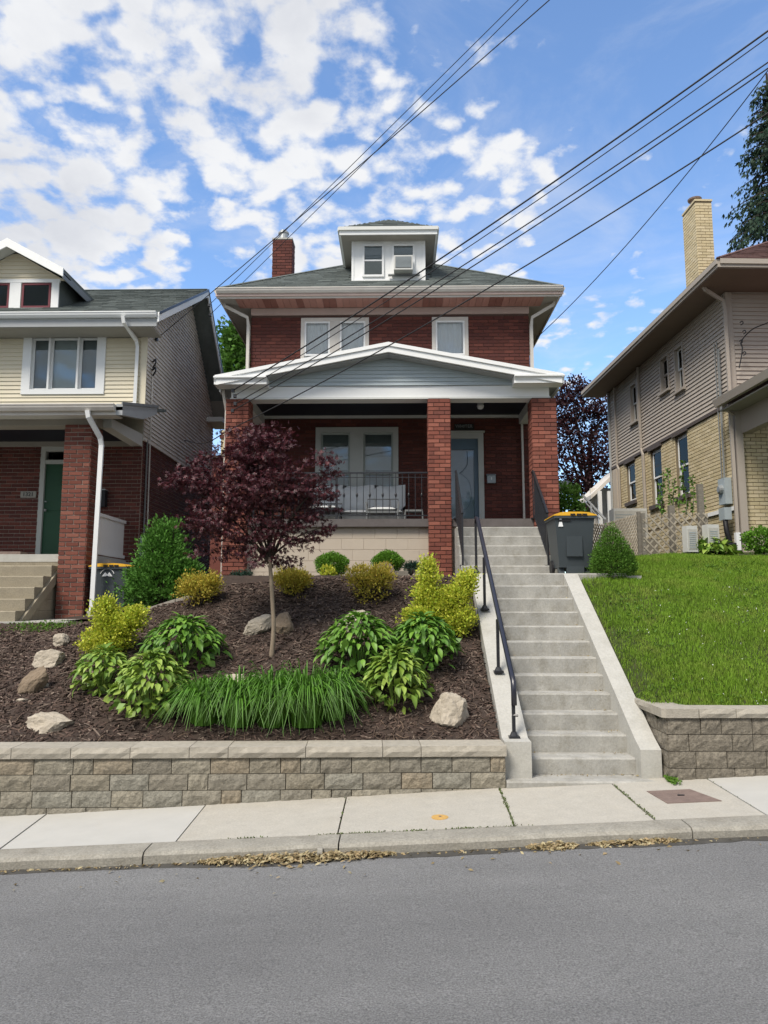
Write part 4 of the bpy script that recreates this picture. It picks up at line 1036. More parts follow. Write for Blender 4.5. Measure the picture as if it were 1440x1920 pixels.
# beam, ceiling, side beams
MB().box(-3.04, 2.78, 13.30, 13.62, 5.465, 5.70).build('porch_beam', 'white_paint', hs)
MB().box(-3.06, 2.80, 13.285, 13.30, 5.455, 5.49).build('beam_trim', 'trim_white', hs)
MB().box(-3.0, -2.78, 13.62, 15.3, 5.465, 5.70).build('side_beam', 'trim_white', hs); MB().box(2.55, 2.77, 13.62, 15.3, 5.465, 5.70).build('side_beam', 'trim_white', hs)
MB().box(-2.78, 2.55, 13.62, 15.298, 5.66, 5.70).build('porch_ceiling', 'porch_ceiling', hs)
MB().box(-2.78, 2.55, 15.24, 15.285, 5.60, 5.655).build('ceiling_moulding', 'trim_white', hs)
# porch roof: low gable facing the street
EP0, EP1, PYF, PKZ, EZP = -3.27, 2.97, 13.0, 6.40, 5.80; pc = (EP0+EP1)/2
tz = .05
def gabl(y0, y1, z_e, z_p, th, x0=EP0, x1=EP1): return [(x0, y0, z_e-th), (pc, y0, z_p-th), (x1, y0, z_e-th), (x1, y0, z_e), (pc, y0, z_p), (x0, y0, z_e)]
pr = MB(); P = [(EP0, PYF-.02, EZP), (pc, PYF-.02, PKZ), (EP1, PYF-.02, EZP), (EP0, 15.3, EZP), (pc, 15.3, PKZ), (EP1, 15.3, EZP)]
pr.add(P+[(x, y, z-.05) for x, y, z in P], [(0, 1, 4, 3), (1, 2, 5, 4), (6, 9, 10, 7), (7, 10, 11, 8), (0, 6, 7, 1), (1, 7, 8, 2), (0, 3, 9, 6), (2, 8, 11, 5)])
proof = pr.build('porch_roof', 'grey_trim', hs)
def rake(x0, z0, x1, z1, y0, y1, lo, hi, nm, m):   # sloping board between two x positions
    MB().prism([(x0, y0, z0+lo), (x1, y0, z1+lo), (x1, y0, z1+hi), (x0, y0, z0+hi)], (0, 0, 0), (0, y1-y0, 0)).build(nm, m, proof)
s_ = (PKZ-EZP)/(pc-EP0)
for sgn, xe in ((1, EP0), (-1, EP1)):
    rake(xe, EZP, pc, PKZ, 12.94, 13.0, -.055, .012, 'rake_trim', 'white_paint')
    rake(xe+sgn*.02, EZP+.02*s_, pc, PKZ, 12.965, 13.02, -.165, -.056, 'rake_board', 'white_paint')
    rake(xe+sgn*.75, EZP+.75*s_, pc, PKZ, 13.03, 13.27, -.185, -.166, 'rake_soffit', 'grey_trim')
# cornice returns
for x0, x1 in ((EP0-.02, -2.34), (2.10, EP1+.02)):
    MB().prism([(x0, 12.93, 5.795), (x0, 12.93, 5.765), (x0, 12.97, 5.735), (x0, 12.99, 5.70), (x0, 12.99, 5.655), (x0, 13.29, 5.655), (x0, 13.29, 5.795)], (0, 0, 0), (x1-x0, 0, 0)).build('cornice_return', 'white_paint', proof)
MB().box(-3.26, -3.0, 13.291, 15.3, 5.67, 5.745).box(2.80, 2.97, 13.291, 15.3, 5.67, 5.745).build('porch_soffit', 'grey_trim', hs)
gutter((EP0, 15.3, 5.80), (EP0, 13.3, 5.80), (-1, 0, 0), 'white_paint', hs, h=.1, d=.08)
gutter((EP1, 13.3, 5.80), (EP1, 15.3, 5.80), (1, 0, 0), 'white_paint', hs, h=.1, d=.08)
# gable infill boards
gb = MB().prism([(-2.9, 13.295, 5.71), (2.60, 13.295, 5.71), (pc, 13.295, 6.19)], (0, 0, 0), (0, .05, 0)).build('gable', 'blue_siding', hs)
GF = Fr(0, 13.29, 1, 0, 0, -1); z = 5.705
while z < 6.2:
    e = .072; zt = min(z+e, 6.21); l = lambda zz: pc-(6.235-zz)/s_; r = lambda zz: pc+(6.235-zz)/s_
    siding(GF, [(z, e, [(max(l(z), -2.45), min(r(z), 2.2), max(l(zt), -2.45), min(r(zt), 2.2))])], 'blue_siding', gb); z += e
# downspouts
downspout([(-3.66, 15.05, 8.06), (-3.62, 15.05, 7.98), (-3.17, 15.18, 7.78), (-3.15, 15.22, 7.6), (-3.15, 15.22, 5.83)], hs)
downspout([(3.33, 15.05, 8.06), (3.28, 15.05, 7.96), (2.86, 15.18, 7.74), (2.84, 15.22, 7.56), (2.84, 15.22, 5.83)], hs)
downspout([(2.60, 15.22, 5.45), (2.60, 15.22, 3.26)], hs, r=.028)
downspout([(-3.21, 13.36, 5.7), (-3.20, 13.4, 5.55), (-3.17, 13.5, 5.3), (-3.17, 13.5, 1.6)], hs, r=.035)

# porch railing on the left bay
pl = thing('porch_railing', 'black picket railing along the porch between left and middle brick pillars', 'railing', (-1.05, 13.45, 3.25))
MB().box(-2.72, .575, 13.43, 13.465, 4.10, 4.125).build('top_rail', 'black_metal', pl); MB().box(-2.72, .575, 13.437, 13.457, 3.315, 3.335).build('bottom_rail', 'black_metal', pl)
MB().box(-2.72, .575, 13.44, 13.455, 4.02, 4.032).build('middle_rail', 'black_metal', pl)
for x in (-2.62, -1.10): MB().box(x-.022, x+.022, 13.425, 13.47, 3.25, 4.10).build('post', 'black_metal', pl)
x = -2.5; k = 0; bal = mesh_of(MB().tube([(0, 0, 0), (0, 0, .765)], .009, 4), 'baluster', 'black_metal')
knob = mesh_of(MB().lathe([(.006, -.05), (.021, -.012), (.021, .012), (.006, .05)], (0, 0, 0), 8), 'knob', 'black_metal', True)
while x < .55:
    if abs(x+1.10) > .05:
        b = place(bal, 'baluster', (x, 13.447, 3.335), parent=pl)
        if k % 2: place(knob, 'knob', (x, 13.447, 3.70), parent=b)
    x += .118; k += 1

# porch things
sg = thing('name_sign', 'small dark plaque with pale capital letters above the glass door', 'sign', (1.40, 15.285, 5.33))
MB().box(1.20, 1.605, 15.262, 15.284, 5.335, 5.47).build('board', 'dark_plaque', sg); text_mesh('WHITER', .095, 'lettering', 'galvanized', (1.40, 15.258, 5.415), (math.pi/2, 0, 0), sg)
mb_ = thing('mailbox', 'pale grey wall mailbox on the brick beside the glass door', 'mailbox', (1.94, 15.25, 4.2))
MB().box(1.86, 2.03, 15.19, 15.283, 4.21, 4.37).build('box', 'meter_grey', mb_); MB().prism([(1.85, 15.17, 4.37), (1.85, 15.285, 4.37), (1.85, 15.285, 4.41)], (0, 0, 0), (.19, 0, 0)).build('lid', 'meter_grey', mb_)
MB().box(1.935, 1.955, 15.184, 15.19, 4.27, 4.33).build('emblem', 'sticker_white', mb_)
pg = W(901, 774, 14.2); lt = thing('porch_light', 'round pale porch ceiling light inside the brick porch, right bay', 'light', (pg.x, 14.2, 5.60))
MB().lathe([(.07, .06), (.075, .03), (.06, .0)], (pg.x, 14.2, 5.60), 14).build('base', 'galvanized', lt); MB().lathe([(.055, 0), (.07, -.04), (.05, -.09), (.02, -.105)], (pg.x, 14.2, 5.60), 14).build('globe', 'cushion', lt, smooth=True)

def chair(name, label, x, y, w, d, sh, bh, m='black_metal', cush=None, arms=False, backc=None):
    c = thing(name, label, 'chair' if 'chair' in name else 'stool', (x, y, 3.25)); r = .014
    for sx_ in (-1, 1):
        for sy_ in (-1, 1): MB().tube([(x+sx_*w/2*1.04, y+sy_*d/2*1.04, 3.25), (x+sx_*w/2*.96, y+sy_*d/2*.94, 3.25+sh)], r, 6).build('leg', m, c)
    MB().box(x-w/2, x+w/2, y-d/2, y+d/2, 3.25+sh, 3.25+sh+.035).build('seat', m, c)
    if bh:
        MB().tube([(x-w/2, y+d/2, 3.25+sh), (x-w/2, y+d/2+.07, 3.25+sh+bh), (x+w/2, y+d/2+.07, 3.25+sh+bh), (x+w/2, y+d/2, 3.25+sh)], r, 6).build('back_frame', m, c)
        for k in range(1, 4): MB().box(x-w/2+w*k/4-.01, x-w/2+w*k/4+.01, y+d/2+.02, y+d/2+.03, 3.25+sh, 3.25+sh+bh-.02).build('back_slat', m, c)
    if arms:
        for s in (-1, 1): MB().tube([(x+s*w/2, y-d/2, 3.25+sh), (x+s*w/2*1.02, y-d/2, 3.25+sh+.2), (x+s*w/2*1.02, y+d/2, 3.25+sh+.2)], r, 6).build('armrest', m, c)
    if cush: cushion_(x, y, w*.94, d*.9, 3.25+sh+.036, .09).build('cushion', cush, c, smooth=True)
    return c
def cushion_(x, y, w, d, z, t):
    mb = MB(); n = 6; vs = []
    for s in (0, 1):
        for j in range(n+1):
            for i in range(n+1):
                a, b = i/n*2-1, j/n*2-1; e = (1-a**6)*(1-b**6); vs.append((x+a*w/2, y+b*d/2, z+(t*.5+t*.5*e if s else t*.5*(1-e))))
    q = (n+1)**2; fs = []
    for j in range(n):
        for i in range(n):
            a = j*(n+1)+i; fs += [(a, a+n+1, a+n+2, a+1), (q+a, q+a+1, q+a+n+2, q+a+n+1)]
    mb.add(vs, fs); return mb
so = thing('porch_sofa', 'porch sofa covered in white cloth under the paired ground floor window', 'sofa', (-.8, 14.95, 3.25))
MB().box(-1.78, .18, 14.72, 15.15, 3.36, 3.50).build('frame', 'metal_grey', so)
for x in (-1.72, .12):
    for y in (14.76, 15.1): MB().box(x-.03, x+.03, y-.03, y+.03, 3.25, 3.36).build('leg', 'metal_grey', so)
for x0, x1 in ((-1.75, -1.12), (-1.11, -.47), (-.46, .16)):
    cushion_((x0+x1)/2, 14.9, x1-x0, .42, 3.50, .10).build('seat_cushion', 'cushion', so, smooth=True)
    q = cushion_((x0+x1)/2, 0, x1-x0+.02, .52, 0, .16); q.v = [(a, 15.20-c-.02, 3.88+b+.02*math.sin(a*9)) for a, b, c in q.v]; q.build('back_cushion', 'cushion', so, smooth=True)
chair('porch_chair', 'black metal porch chair with white seat pad, left, behind the railing', -1.40, 14.35, .62, .5, .24, .22, 'black_metal', 'cushion', False)
chair('porch_chair', 'grey metal porch chair with thick white cushion, in the middle behind the railing', -.28, 14.30, .60, .5, .20, .34, 'metal_grey', 'cushion', True)
chair('porch_stool', 'small bare grey metal stool near the middle brick pillar on the porch', .32, 14.3, .34, .3, .24, 0, 'metal_grey')

# window air conditioner in the dormer
ac = thing('window_air_conditioner', 'pale window air conditioner hanging from the right dormer window', 'air conditioner', (.15, 15.3, 8.79))
MB().box(-.055, .345, 15.10, 15.36, 8.79, 9.11).build('case', 'ac_white', ac)
MB().box(-.025, .315, 15.092, 15.10, 8.83, 9.08).build('grille', 'metal_grey', ac)
for k in range(9): MB().box(-.02, .31, 15.086, 15.092, 8.84+.026*k, 8.848+.026*k).build('slat', 'meter_grey', ac)
for a, b in ((-.11, -.056), (.346, .39)): MB().box(a, b, 15.35, 15.362, 8.80, 9.10).build('side_panel', 'white_vinyl', ac)
MB().box(-.18, .50, 15.30, 15.36, 8.755, 8.785).build('support_shelf', 'metal_grey', ac)

# ================================================================ LEFT HOUSE
lh = thing('neighbour_house', 'left house with cream clapboard upper floor, grey clapboard side and red brick below', 'house', (-7.2, 14.3, 1.5))
LX0, LX1, LY, LB = -9.9, -5.0, 14.3, 19.75
LF = Fr(0, LY, 1, 0, 0, -1); ZP_ = 2.57
ldoor = (-6.98, -6.02, 2.57, 4.80); uw = (-7.46, -5.80, 5.86, 7.20)
wl_ = wall(LF, LX0, LX1, 1.3, 4.98, [ldoor], .25, 'pale_mortar', lh)
brickwork(LF, brick_rects(LX0, LX1, 1.45, 4.98, [ldoor], seed=21), 'dark_shaded_red_brick', wl_)
wu = wall(LF, LX0, LX1, 4.98, 7.36, [uw], .2, 'cream_siding', lh)
siding(LF, rows_with_holes(LX0, LX1-.10, 5.55, 7.30, .084, [uw]), 'cream_siding', wu)
fbox(MB(), LF, LX1-.10, LX1+.03, .0, .03, 5.5, 7.28).build('corner_board', 'cream_siding', lh)
# side wall with its gable
zfr = lambda y: 7.28+.575*(y-13.75); RG = 17.2; zr = lambda y: (zfr(y) if y < RG else zfr(RG)-.93*(y-RG))-.16
MB().prism([(LX1-.2, LY+.251, 1.3), (LX1-.2, LB, 1.3), (LX1-.2, LB, zr(LB)), (LX1-.2, RG, zr(RG)), (LX1-.2, LY+.251, zr(LY+.251))], (0, 0, 0), (.2, 0, 0)).build('side_wall', 'grey_siding', lh)
MB().box(LX0, LX0+.2, LY+.25, LB, 1.3, 7.3).box(LX0+.2, LX1-.2, LB-.2, LB, 1.3, 7.0).build('wall', 'grey_siding', lh)
SWF = Fr(LX1, LY, 0, 1, 1, 0)
lsw = MB().box(LX1, LX1+.012, LY, LB, 1.3, 4.93).build('brick_side', 'pale_mortar', lh)
brickwork(SWF, brick_rects(0, LB-LY, 1.4, 4.92, [], seed=23), 'dark_shaded_red_brick', lsw, proud=.022)
z = 4.95; rows = []
while z < 9.0:
    zt = z+.084
    def span(zz):
        a = 0 if zz < zr(LY) else (zz+.16-7.28)/.575+13.75-LY
        b = LB-LY if zz < zr(LB) else RG+(zfr(RG)-.16-zz)/.93-LY
        return a, b
    a, b = span(z); c, d = span(zt)
    if d-c < .05: break
    rows.append((z, .084, [(a, b, max(a, c), min(b, d))])); z += .084
siding(SWF, rows, 'grey_siding', lh, th=.028)
MB().box(LX1, LX1+.06, LY-.02, LB, 4.915, 4.955).build('water_table', 'grey_siding', lh)
# roof
LE = 13.70; LR = -4.58; ez_ = 7.28
rfm = MB(); zz = zfr(RG)+.02
P = [(-12, LE, ez_), (LR, LE, ez_), (LR, RG, zz), (-12, RG, zz), (LR, 19.95, zz-.93*2.75), (-12, 19.95, zz-.93*2.75)]
rfm.add(P+[(x, y, z-.10) for x, y, z in P], [(0, 1, 2, 3), (3, 2, 4, 5), (6, 9, 8, 7), (9, 11, 10, 8), (0, 6, 7, 1), (1, 7, 8, 2), (2, 8, 10, 4), (4, 10, 11, 5)])
lroof = rfm.build('roof', 'shingles', lh)
sv = Vector((0, RG-LE, zz-ez_)); sL = sv.length
shingle_plane((-12, LE-.02, ez_+.004), (1, 0, 0), sv.normalized(), sL, lambda q: 1.5, lambda q: 12+LR, 'shingles', lroof, tab=.30)
MB().tube([(-12, RG, zz+.01), (LR, RG, zz+.01)], .05, 6, flat=.5).build('ridge_cap', 'shingles', lroof)
for (y0, z0, y1, z1) in ((LE-.05, ez_-.01, RG, zz), (RG, zz, 19.97, zz-.93*2.77)):
    MB().prism([(LR, y0, z0+.012), (LR, y1, z1+.012), (LR, y1, z1-.17), (LR, y0, z0-.17)], (0, 0, 0), (.03, 0, 0)).build('rake_board', 'white_paint', lroof)
    MB().prism([(LX1, y0+.1, z0-.105), (LX1, y1, z1-.105), (LX1, y1, z1-.12), (LX1, y0+.1, z0-.12)], (0, 0, 0), (LR-LX1, 0, 0)).build('rake_soffit', 'soffit_grey', lroof)
    MB().prism([(LR+.031, y0, z0+.03), (LR+.031, y1, z1+.03), (LR+.031, y1, z1-.03), (LR+.031, y0, z0-.03)], (0, 0, 0), (.012, 0, 0)).build('drip_edge', 'black_metal', lroof)
MB().prism([(LR, 19.9, zz-.93*2.75-.12), (LR, 19.0, zz-.93*2.75-.12), (LR, 19.0, zz-.93*2.75-.24), (LR, 19.9, zz-.93*2.75-.24)], (-.4, 0, 0), (.02, 0, 0)).build('eave_return', 'trim_white', lroof)
gutter((-12, LE, ez_+.01), (LR-.02, LE, ez_+.01), (0, -1, 0), 'white_paint', lh, h=.10)
MB().box(-12, LX1+.3, LE+.02, LY, 7.02, 7.05).build('soffit', 'soffit_grey', lh)
fbox(MB(), LF, LX0, LX1, .003, .03, 7.28-.26, 7.03).build('frieze', 'cream_siding', lh)
MB().box(-12, LR-.03, LE-.002, LE+.02, 7.03, 7.17).build('fascia_board', 'grey_trim', lh)
window(LF, *uw, lh, casing='white_vinyl', cw=.17, sash='white_vinyl', split=None, mull=[(-6.93, .035), (-6.35, .035)], glass='glass', behind='grey_blind', sill=False, proud=.04, cover=[('blind', 'grey_blind', 0, 1), ('blind', 'curtain', 0, 1), ('blind', 'grey_blind', 0, 1)])
downspout([(-5.22, 13.58, 7.19), (-5.21, 13.6, 7.08), (-5.16, 14.18, 6.92), (-5.15, 14.22, 6.8), (-5.16, 14.22, 5.66), (-5.3, 14.1, 5.58)], lh, 'white_paint')
for i, (x, z) in enumerate(((-4.965, 6.62), (-4.962, 6.45))):   # service mast bits
    MB().tube([(x, 14.6, z), (x+.08, 14.55, z+.04), (x+.1, 14.5, z-.06), (x+.03, 14.55, z-.14)], .018, 6).build('cable_bracket', 'black_metal', lh)
MB().tube([(-4.955, 14.62, 6.5), (-4.955, 14.62, 5.0), (-4.94, 14.62, 2.6)], .014, 6).build('conduit', 'grey_siding', lh)
MB().tube([(-4.94, 14.42, 4.95), (-4.94, 14.42, 3.0)], .018, 6).build('conduit', 'metal_grey', lh)
# dormer
ld = MB().prism([(-8.75, 14.42, 7.6), (-6.88, 14.42, 7.6), (-6.88, 14.42, 8.35), (-7.815, 14.42, 8.88), (-8.75, 14.42, 8.35)], (0, 0, 0), (0, 2.6, 0)).build('dormer', 'cream_siding', lh)
LDF = Fr(0, 14.42, 1, 0, 0, -1)
z = 8.28
while z < 8.8:
    hwid = lambda q: max(.0, (8.90-q)*1.72); siding(LDF, [(z, .084, [(-7.815-hwid(z), -7.815+hwid(z), -7.815-hwid(z+.084), -7.815+hwid(z+.084))])], 'cream_siding', ld); z += .084
for u0, u1 in ((-8.72, -8.62), (-7.88, -7.65), (-7.02, -6.87)): fbox(MB(), LDF, u0, u1, 0, .03, 7.66, 8.28).build('trim_board', 'white_vinyl', ld)
fbox(MB(), LDF, -8.75, -6.85, 0, .035, 8.24, 8.31).build('head_board', 'white_vinyl', ld); fbox(MB(), LDF, -8.75, -6.85, 0, .04, 7.62, 7.70).build('sill_board', 'white_vinyl', ld)
for u0, u1 in ((-8.60, -7.89), (-7.63, -7.04)):
    m = MB(); t = .04
    fbox(m, LDF, u0, u0+t, 0, .02, 7.71, 8.23); fbox(m, LDF, u1-t, u1, 0, .02, 7.71, 8.23); fbox(m, LDF, u0+t, u1-t, 0, .02, 7.71, 7.75); fbox(m, LDF, u0+t, u1-t, 0, .02, 8.19, 8.23); m.build('sash', 'maroon_sash', ld)
    fbox(MB(), LDF, u0+t, u1-t, .004, .008, 7.75, 8.19).build('pane', 'dark_glass', ld); fbox(MB(), LDF, u0+t, u1-t, 0, .003, 7.75, 8.19).build('interior', 'grey_blind', ld)
dk = -7.815; PZ = 9.02
for sg_ in (-1, 1):
    xe, zE = dk+sg_*1.17, PZ-.64
    MB().prism([(dk, 14.08, PZ), (xe, 14.08, zE), (xe, 14.08, zE-.06), (dk, 14.08, PZ-.06)], (0, 0, 0), (0, 2.9, 0)).build('dormer_roof', 'shingles', lh)
    MB().prism([(dk, 14.05, PZ+.01), (xe, 14.05, zE+.01), (xe, 14.05, zE-.17), (dk, 14.05, PZ-.17)], (0, 0, 0), (0, .03, 0)).build('dormer_rake', 'white_paint', lh)
    MB().prism([(dk, 14.085, PZ-.08), (xe, 14.085, zE-.08), (xe, 14.085, zE-.11), (dk, 14.085, PZ-.11)], (0, 0, 0), (0, .33, 0)).build('dormer_soffit', 'trim_white', lh)
    MB().box(min(xe, xe-sg_*.02), max(xe, xe-sg_*.02), 14.08, 16.6, zE-.20, zE-.061).build('dormer_fascia', 'metal_grey', lh)
MB().box(-6.878, -6.86, 14.43, 16.2, 7.62, 8.33).build('dormer_side', 'shingles', lh)
# porch of the left house
MB().prism([(-12, 12.0, 4.98), (-12, LY, 5.55), (-12, LY, 5.49), (-12, 12.0, 4.92)], (0, 0, 0), (12-4.55, 0, 0)).build('porch_roof', 'shingles', lh)
gutter((-12, 12.0, 5.01), (-4.66, 12.0, 5.01), (0, -1, 0), 'gutter_white', lh, h=.11, fascia=.15)
MB().prism([(-4.66, 12.0, 5.03), (-4.66, 13.75, 5.46), (-4.66, 13.75, 5.31), (-4.66, 13.0, 5.02), (-4.66, 12.0, 4.84)], (0, 0, 0), (.11, 0, 0)).build('porch_rake', 'grey_trim', lh)
MB().prism([(-4.55, 11.95, 5.05), (-4.55, 13.78, 5.49), (-4.55, 13.78, 5.44), (-4.55, 11.95, 5.0)], (0, 0, 0), (.02, 0, 0)).build('rake_edge', 'metal_grey', lh)
MB().box(-12, -5.15, 12.42, 12.72, 4.77, 4.93).build('porch_beam', 'soffit_grey', lh)
MB().prism([(-5.20, 12.72, 4.80), (-5.20, LY, 4.80), (-5.20, LY, 5.05), (-5.20, 12.72, 4.96)], (0, 0, 0), (.20, 0, 0)).build('side_beam', 'trim_white', lh)
MB().box(-12, -4.7, 12.03, 12.42, 4.88, 4.90).build('porch_soffit', 'trim_white', lh)
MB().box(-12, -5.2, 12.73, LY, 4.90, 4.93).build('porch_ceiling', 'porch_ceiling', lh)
fbox(MB(), LF, LX0, -5.02, .012, .05, 4.80, 4.90).build('ceiling_trim', 'soffit_grey', lh)
pillar(-5.66, -5.21, 12.38, 12.83, 1.42, 4.77, 'neighbour_brick', 'pale_mortar', lh, sides='FR', single='FR', seed=31)
downspout([(-5.10, 11.93, 4.90), (-5.09, 11.95, 4.80), (-4.98, 12.2, 4.50), (-4.97, 12.24, 4.38), (-5.0, 12.24, 1.50)], lh, 'white_paint', r=.05)
MB().box(-5.05, -4.93, 12.17, 12.31, 1.40, 1.62).build('downspout_boot', 'cheek_concrete', lh)
MB().box(-12, -5.22, 12.55, LY, 2.44, 2.57).box(-12, -5.7, 12.6, 12.75, 1.4, 2.44).build('porch_floor', 'concrete', lh)
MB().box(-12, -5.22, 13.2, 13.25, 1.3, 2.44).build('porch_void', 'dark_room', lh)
# white board side panel of that porch
pw = thing('porch_side_panel', 'white boarded side panel of the left porch between downspout and brick wall', 'panel', (-5.27, 13.5, 2.62))
y = 12.86
while y < 14.2: MB().box(-5.285, -5.265, y, y+.088, 2.66, 3.27).build('board', 'white_paint', pw); y += .092
MB().box(-5.31, -5.24, 12.84, 14.28, 3.27, 3.33).build('cap_rail', 'white_paint', pw); MB().box(-5.30, -5.245, 12.84, 14.28, 2.60, 2.66).build('bottom_rail', 'white_paint', pw)
MB().box(-5.40, -5.0, 12.9, 14.28, 2.40, 2.50).build('stringer', 'grey_trim', pw)
# green door
df = MB(); t = .09
fbox(df, LF, -6.98, -6.98+t, -.1, .03, 2.57, 4.80); fbox(df, LF, -6.02-t, -6.02, -.1, .03, 2.57, 4.80); fbox(df, LF, -6.89, -6.11, -.1, .026, 4.71, 4.80); fbox(df, LF, -6.89, -6.11, -.1, .02, 4.46, 4.54)
dfm = df.build('door_frame', 'door_casing', lh)
fbox(MB(), LF, -6.85, -6.15, -.06, -.03, 4.55, 4.70).build('transom_pane', 'dark_glass', dfm); fbox(MB(), LF, -6.89, -6.11, -.3, -.28, 4.54, 4.71).build('interior', 'dark_room', dfm)
gd_ = MB(); fbox(gd_, LF, -6.888, -6.112, -.06, -.02, 2.60, 4.458); gdo = gd_.build('door', 'green_door', lh)
for a, b in ((2.75, 3.42), (3.55, 4.3)):
    for u0 in (-6.80, -6.46): fbox(MB(), LF, u0, u0+.26, -.02, -.012, a, b).build('door_panel', 'green_door', gdo)
MB().lathe([(.028, 0), (.02, .02), (.03, .04), (.0, .055)], (-6.83, 14.26, 3.52), 10).build('door_knob', 'galvanized', gdo)
MB().lathe([(.02, 0), (.02, .02), (.0, .02)], (-6.83, 14.26, 3.70), 10).build('lock', 'galvanized', gdo)
pq = thing('house_number_plaque', 'pale stone house number plaque on dark brick left of the green door', 'plaque', (-7.18, 14.28, 3.79))
MB().box(-7.33, -7.03, 14.255, 14.285, 3.79, 3.91).build('plate', 'plaque', pq); text_mesh('1321', .11, 'number', 'ink', (-7.18, 14.252, 3.85), (math.pi/2, 0, 0), pq)
# steps up to it
ls = thing('entrance_steps', 'short flight of tan concrete steps up to the left porch with the green door', 'steps', (-6.6, 11.9, 1.45))
for i in range(6):
    y0 = 11.20+.27*i; z0 = 1.44+.185*i
    MB().prism([(-8.2, y0+.01, z0+(.001 if i else -.2)), (-8.2, y0, z0+.17), (-8.2, y0+.012, z0+.185), (-8.2, 12.62, z0+.183), (-8.2, 12.62, z0+(.001 if i else -.2))], (0, 0, 0), (2.47+.002*i, 0, 0)).build('step', 'aged_step', ls)
MB().prism([(-5.725, 11.24, 1.43), (-5.725, 12.6, 2.38), (-5.725, 12.6, 2.20), (-5.725, 11.5, 1.43)], (0, 0, 0), (.04, 0, 0)).build('stringer', 'aged_step', ls)
bk = thing('bucket', 'low green plastic tub on the top step of the left porch', 'tub', (-7.05, 12.75, 2.57))
MB().lathe([(.09, 0), (.115, .11), (.125, .115), (.125, .13), (.10, .13), (.08, .02)], (-7.05, 12.75, 2.57), 16).build('tub', 'green_bucket', bk, smooth=False)
MB().tube([(-6.94, 12.75, 2.69), (-6.90, 12.75, 2.72), (-6.88, 12.75, 2.6)], .012, 6).build('handle', 'green_bucket', bk)
mt = thing('doormat_board', 'short brown board lying beside the green tub on the left porch', 'board', (-6.6, 12.72, 2.57)); MB().box(-6.85, -6.42, 12.6, 12.85, 2.572, 2.62).build('board', 'rust_cover', mt)
lm = thing('wall_mailbox', 'black mailbox on the brick wall above the white side panel of the left house', 'mailbox', (-5.2, 14.2, 3.5))
q = W(190, 935, 14.2); MB().box(q.x-.08, q.x+.09, 14.15, 14.27, q.z-.16, q.z+.16).build('box', 'black_plastic', lm); MB().box(q.x-.09, q.x+.10, 14.13, 14.27, q.z+.161, q.z+.18).build('lid', 'galvanized', lm)
em = thing('electric_meter', 'grey-blue electric meter box at the left house corner, half behind the big green bush', 'meter', (-4.9, 14.5, 3.0))
MB().box(-4.97, -4.80, 14.3, 14.62, 2.62, 3.04).build('box', 'meter_grey', em); MB().lathe([(.07, 0), (.07, .05), (.05, .06)], (-4.885, 14.27, 2.85), 12).build('dial', 'galvanized', em)

# ================================================================ RIGHT HOUSE (local: u across the front, v to the rear)
rh = thing('neighbour_house', 'house on the right with taupe clapboard upper floor over yellow brick, brown hip roof', 'house', (6.65, 14.55, 0), rotz=R(2.5), local=True)
SV = Fr(0, 0, 0, 1, -1, 0); FV = Fr(0, 0, 1, 0, 0, -1); VB = 7.25; UX = 7.5
W1 = (2.08, 2.76, 4.20, 5.62); W2 = (3.58, 4.28, 4.20, 5.60); W3 = (5.38, 6.04, 4.52, 5.60)
A = (2.02, 2.54, 6.62, 7.70); Bw = (2.84, 3.40, 6.84, 7.74); Cw = (4.92, 5.50, 6.60, 7.70)
wy = wall(SV, 0, VB, 2.3, 5.72, [W1, W2, W3], .25, 'yellow_mortar', rh)
brickwork(SV, brick_rects(0, VB, 3.62, 5.66, [W1, W2, W3], seed=41), 'yellow_brick', wy); brickwork(SV, brick_rects(0, VB, 2.5, 3.56, [], seed=42), 'yellow_brick', wy)
wy2 = wall(FV, .002, UX, 2.3, 5.72, [], .25, 'yellow_mortar', rh)
brickwork(FV, brick_rects(0, UX, 3.05, 5.70, [], seed=43), 'yellow_brick', wy2)
fbox(MB(), FV, .02, UX, .0, .03, 2.3, 3.05).build('foundation', 'block_paint', rh)
wt = wall(SV, 0, VB, 5.72, 8.0, [A, Bw, Cw], .2, 'taupe_siding', rh); wall(FV, .002, UX, 5.72, 8.0, [], .2, 'taupe_siding', rh)
siding(SV, rows_with_holes(.06, VB, 5.74, 7.98, .088, [A, Bw, Cw]), 'taupe_siding', rh, th=.026)
siding(FV, rows_with_holes(.10, UX, 5.74, 7.98, .088, []), 'taupe_siding', rh, th=.026)
fbox(MB(), FV, -.03, .10, .0, .035, 5.70, 7.98).build('corner_board', 'taupe_trim', rh); fbox(MB(), SV, -.03, .06, .0, .033, 5.70, 7.98).build('corner_board', 'taupe_trim', rh)
fbox(MB(), SV, 0, VB, .0, .045, 5.66, 5.735).build('water_table', 'brown_trim', rh); fbox(MB(), FV, .0, UX, .0, .045, 5.66, 5.735).build('water_table', 'brown_trim', rh)
fbox(MB(), SV, 0, 1.45, .0, .05, 3.56, 3.64).build('ledge', 'sticker_white', rh)
MB().box(UX-.2, UX, .3, VB, 2.3, 8.0).box(.3, UX-.2, VB-.2, VB, 2.3, 8.0).build('wall', 'taupe_siding', rh)
for w_, z1 in ((W1, 0), (W2, 0), (W3, 0)):
    window(SV, *w_, rh, casing='trim_white', cw=.06, sash='white_paint', sill=False, cover=('curtain', 'curtain', .3, 1), glass='dark_glass', depth=.16, proud=-.07)
    fbox(MB(), SV, w_[0]-.08, w_[1]+.08, -.02, .05, w_[3], w_[3]+.13 if w_[3]+.13 < 5.66 else 5.655).build('lintel', 'brown_trim', rh)
    fbox(MB(), SV, w_[0]-.08, w_[1]+.08, -.1, .07, w_[2]-.10, w_[2]-.002).build('sill', 'brown_trim', rh)
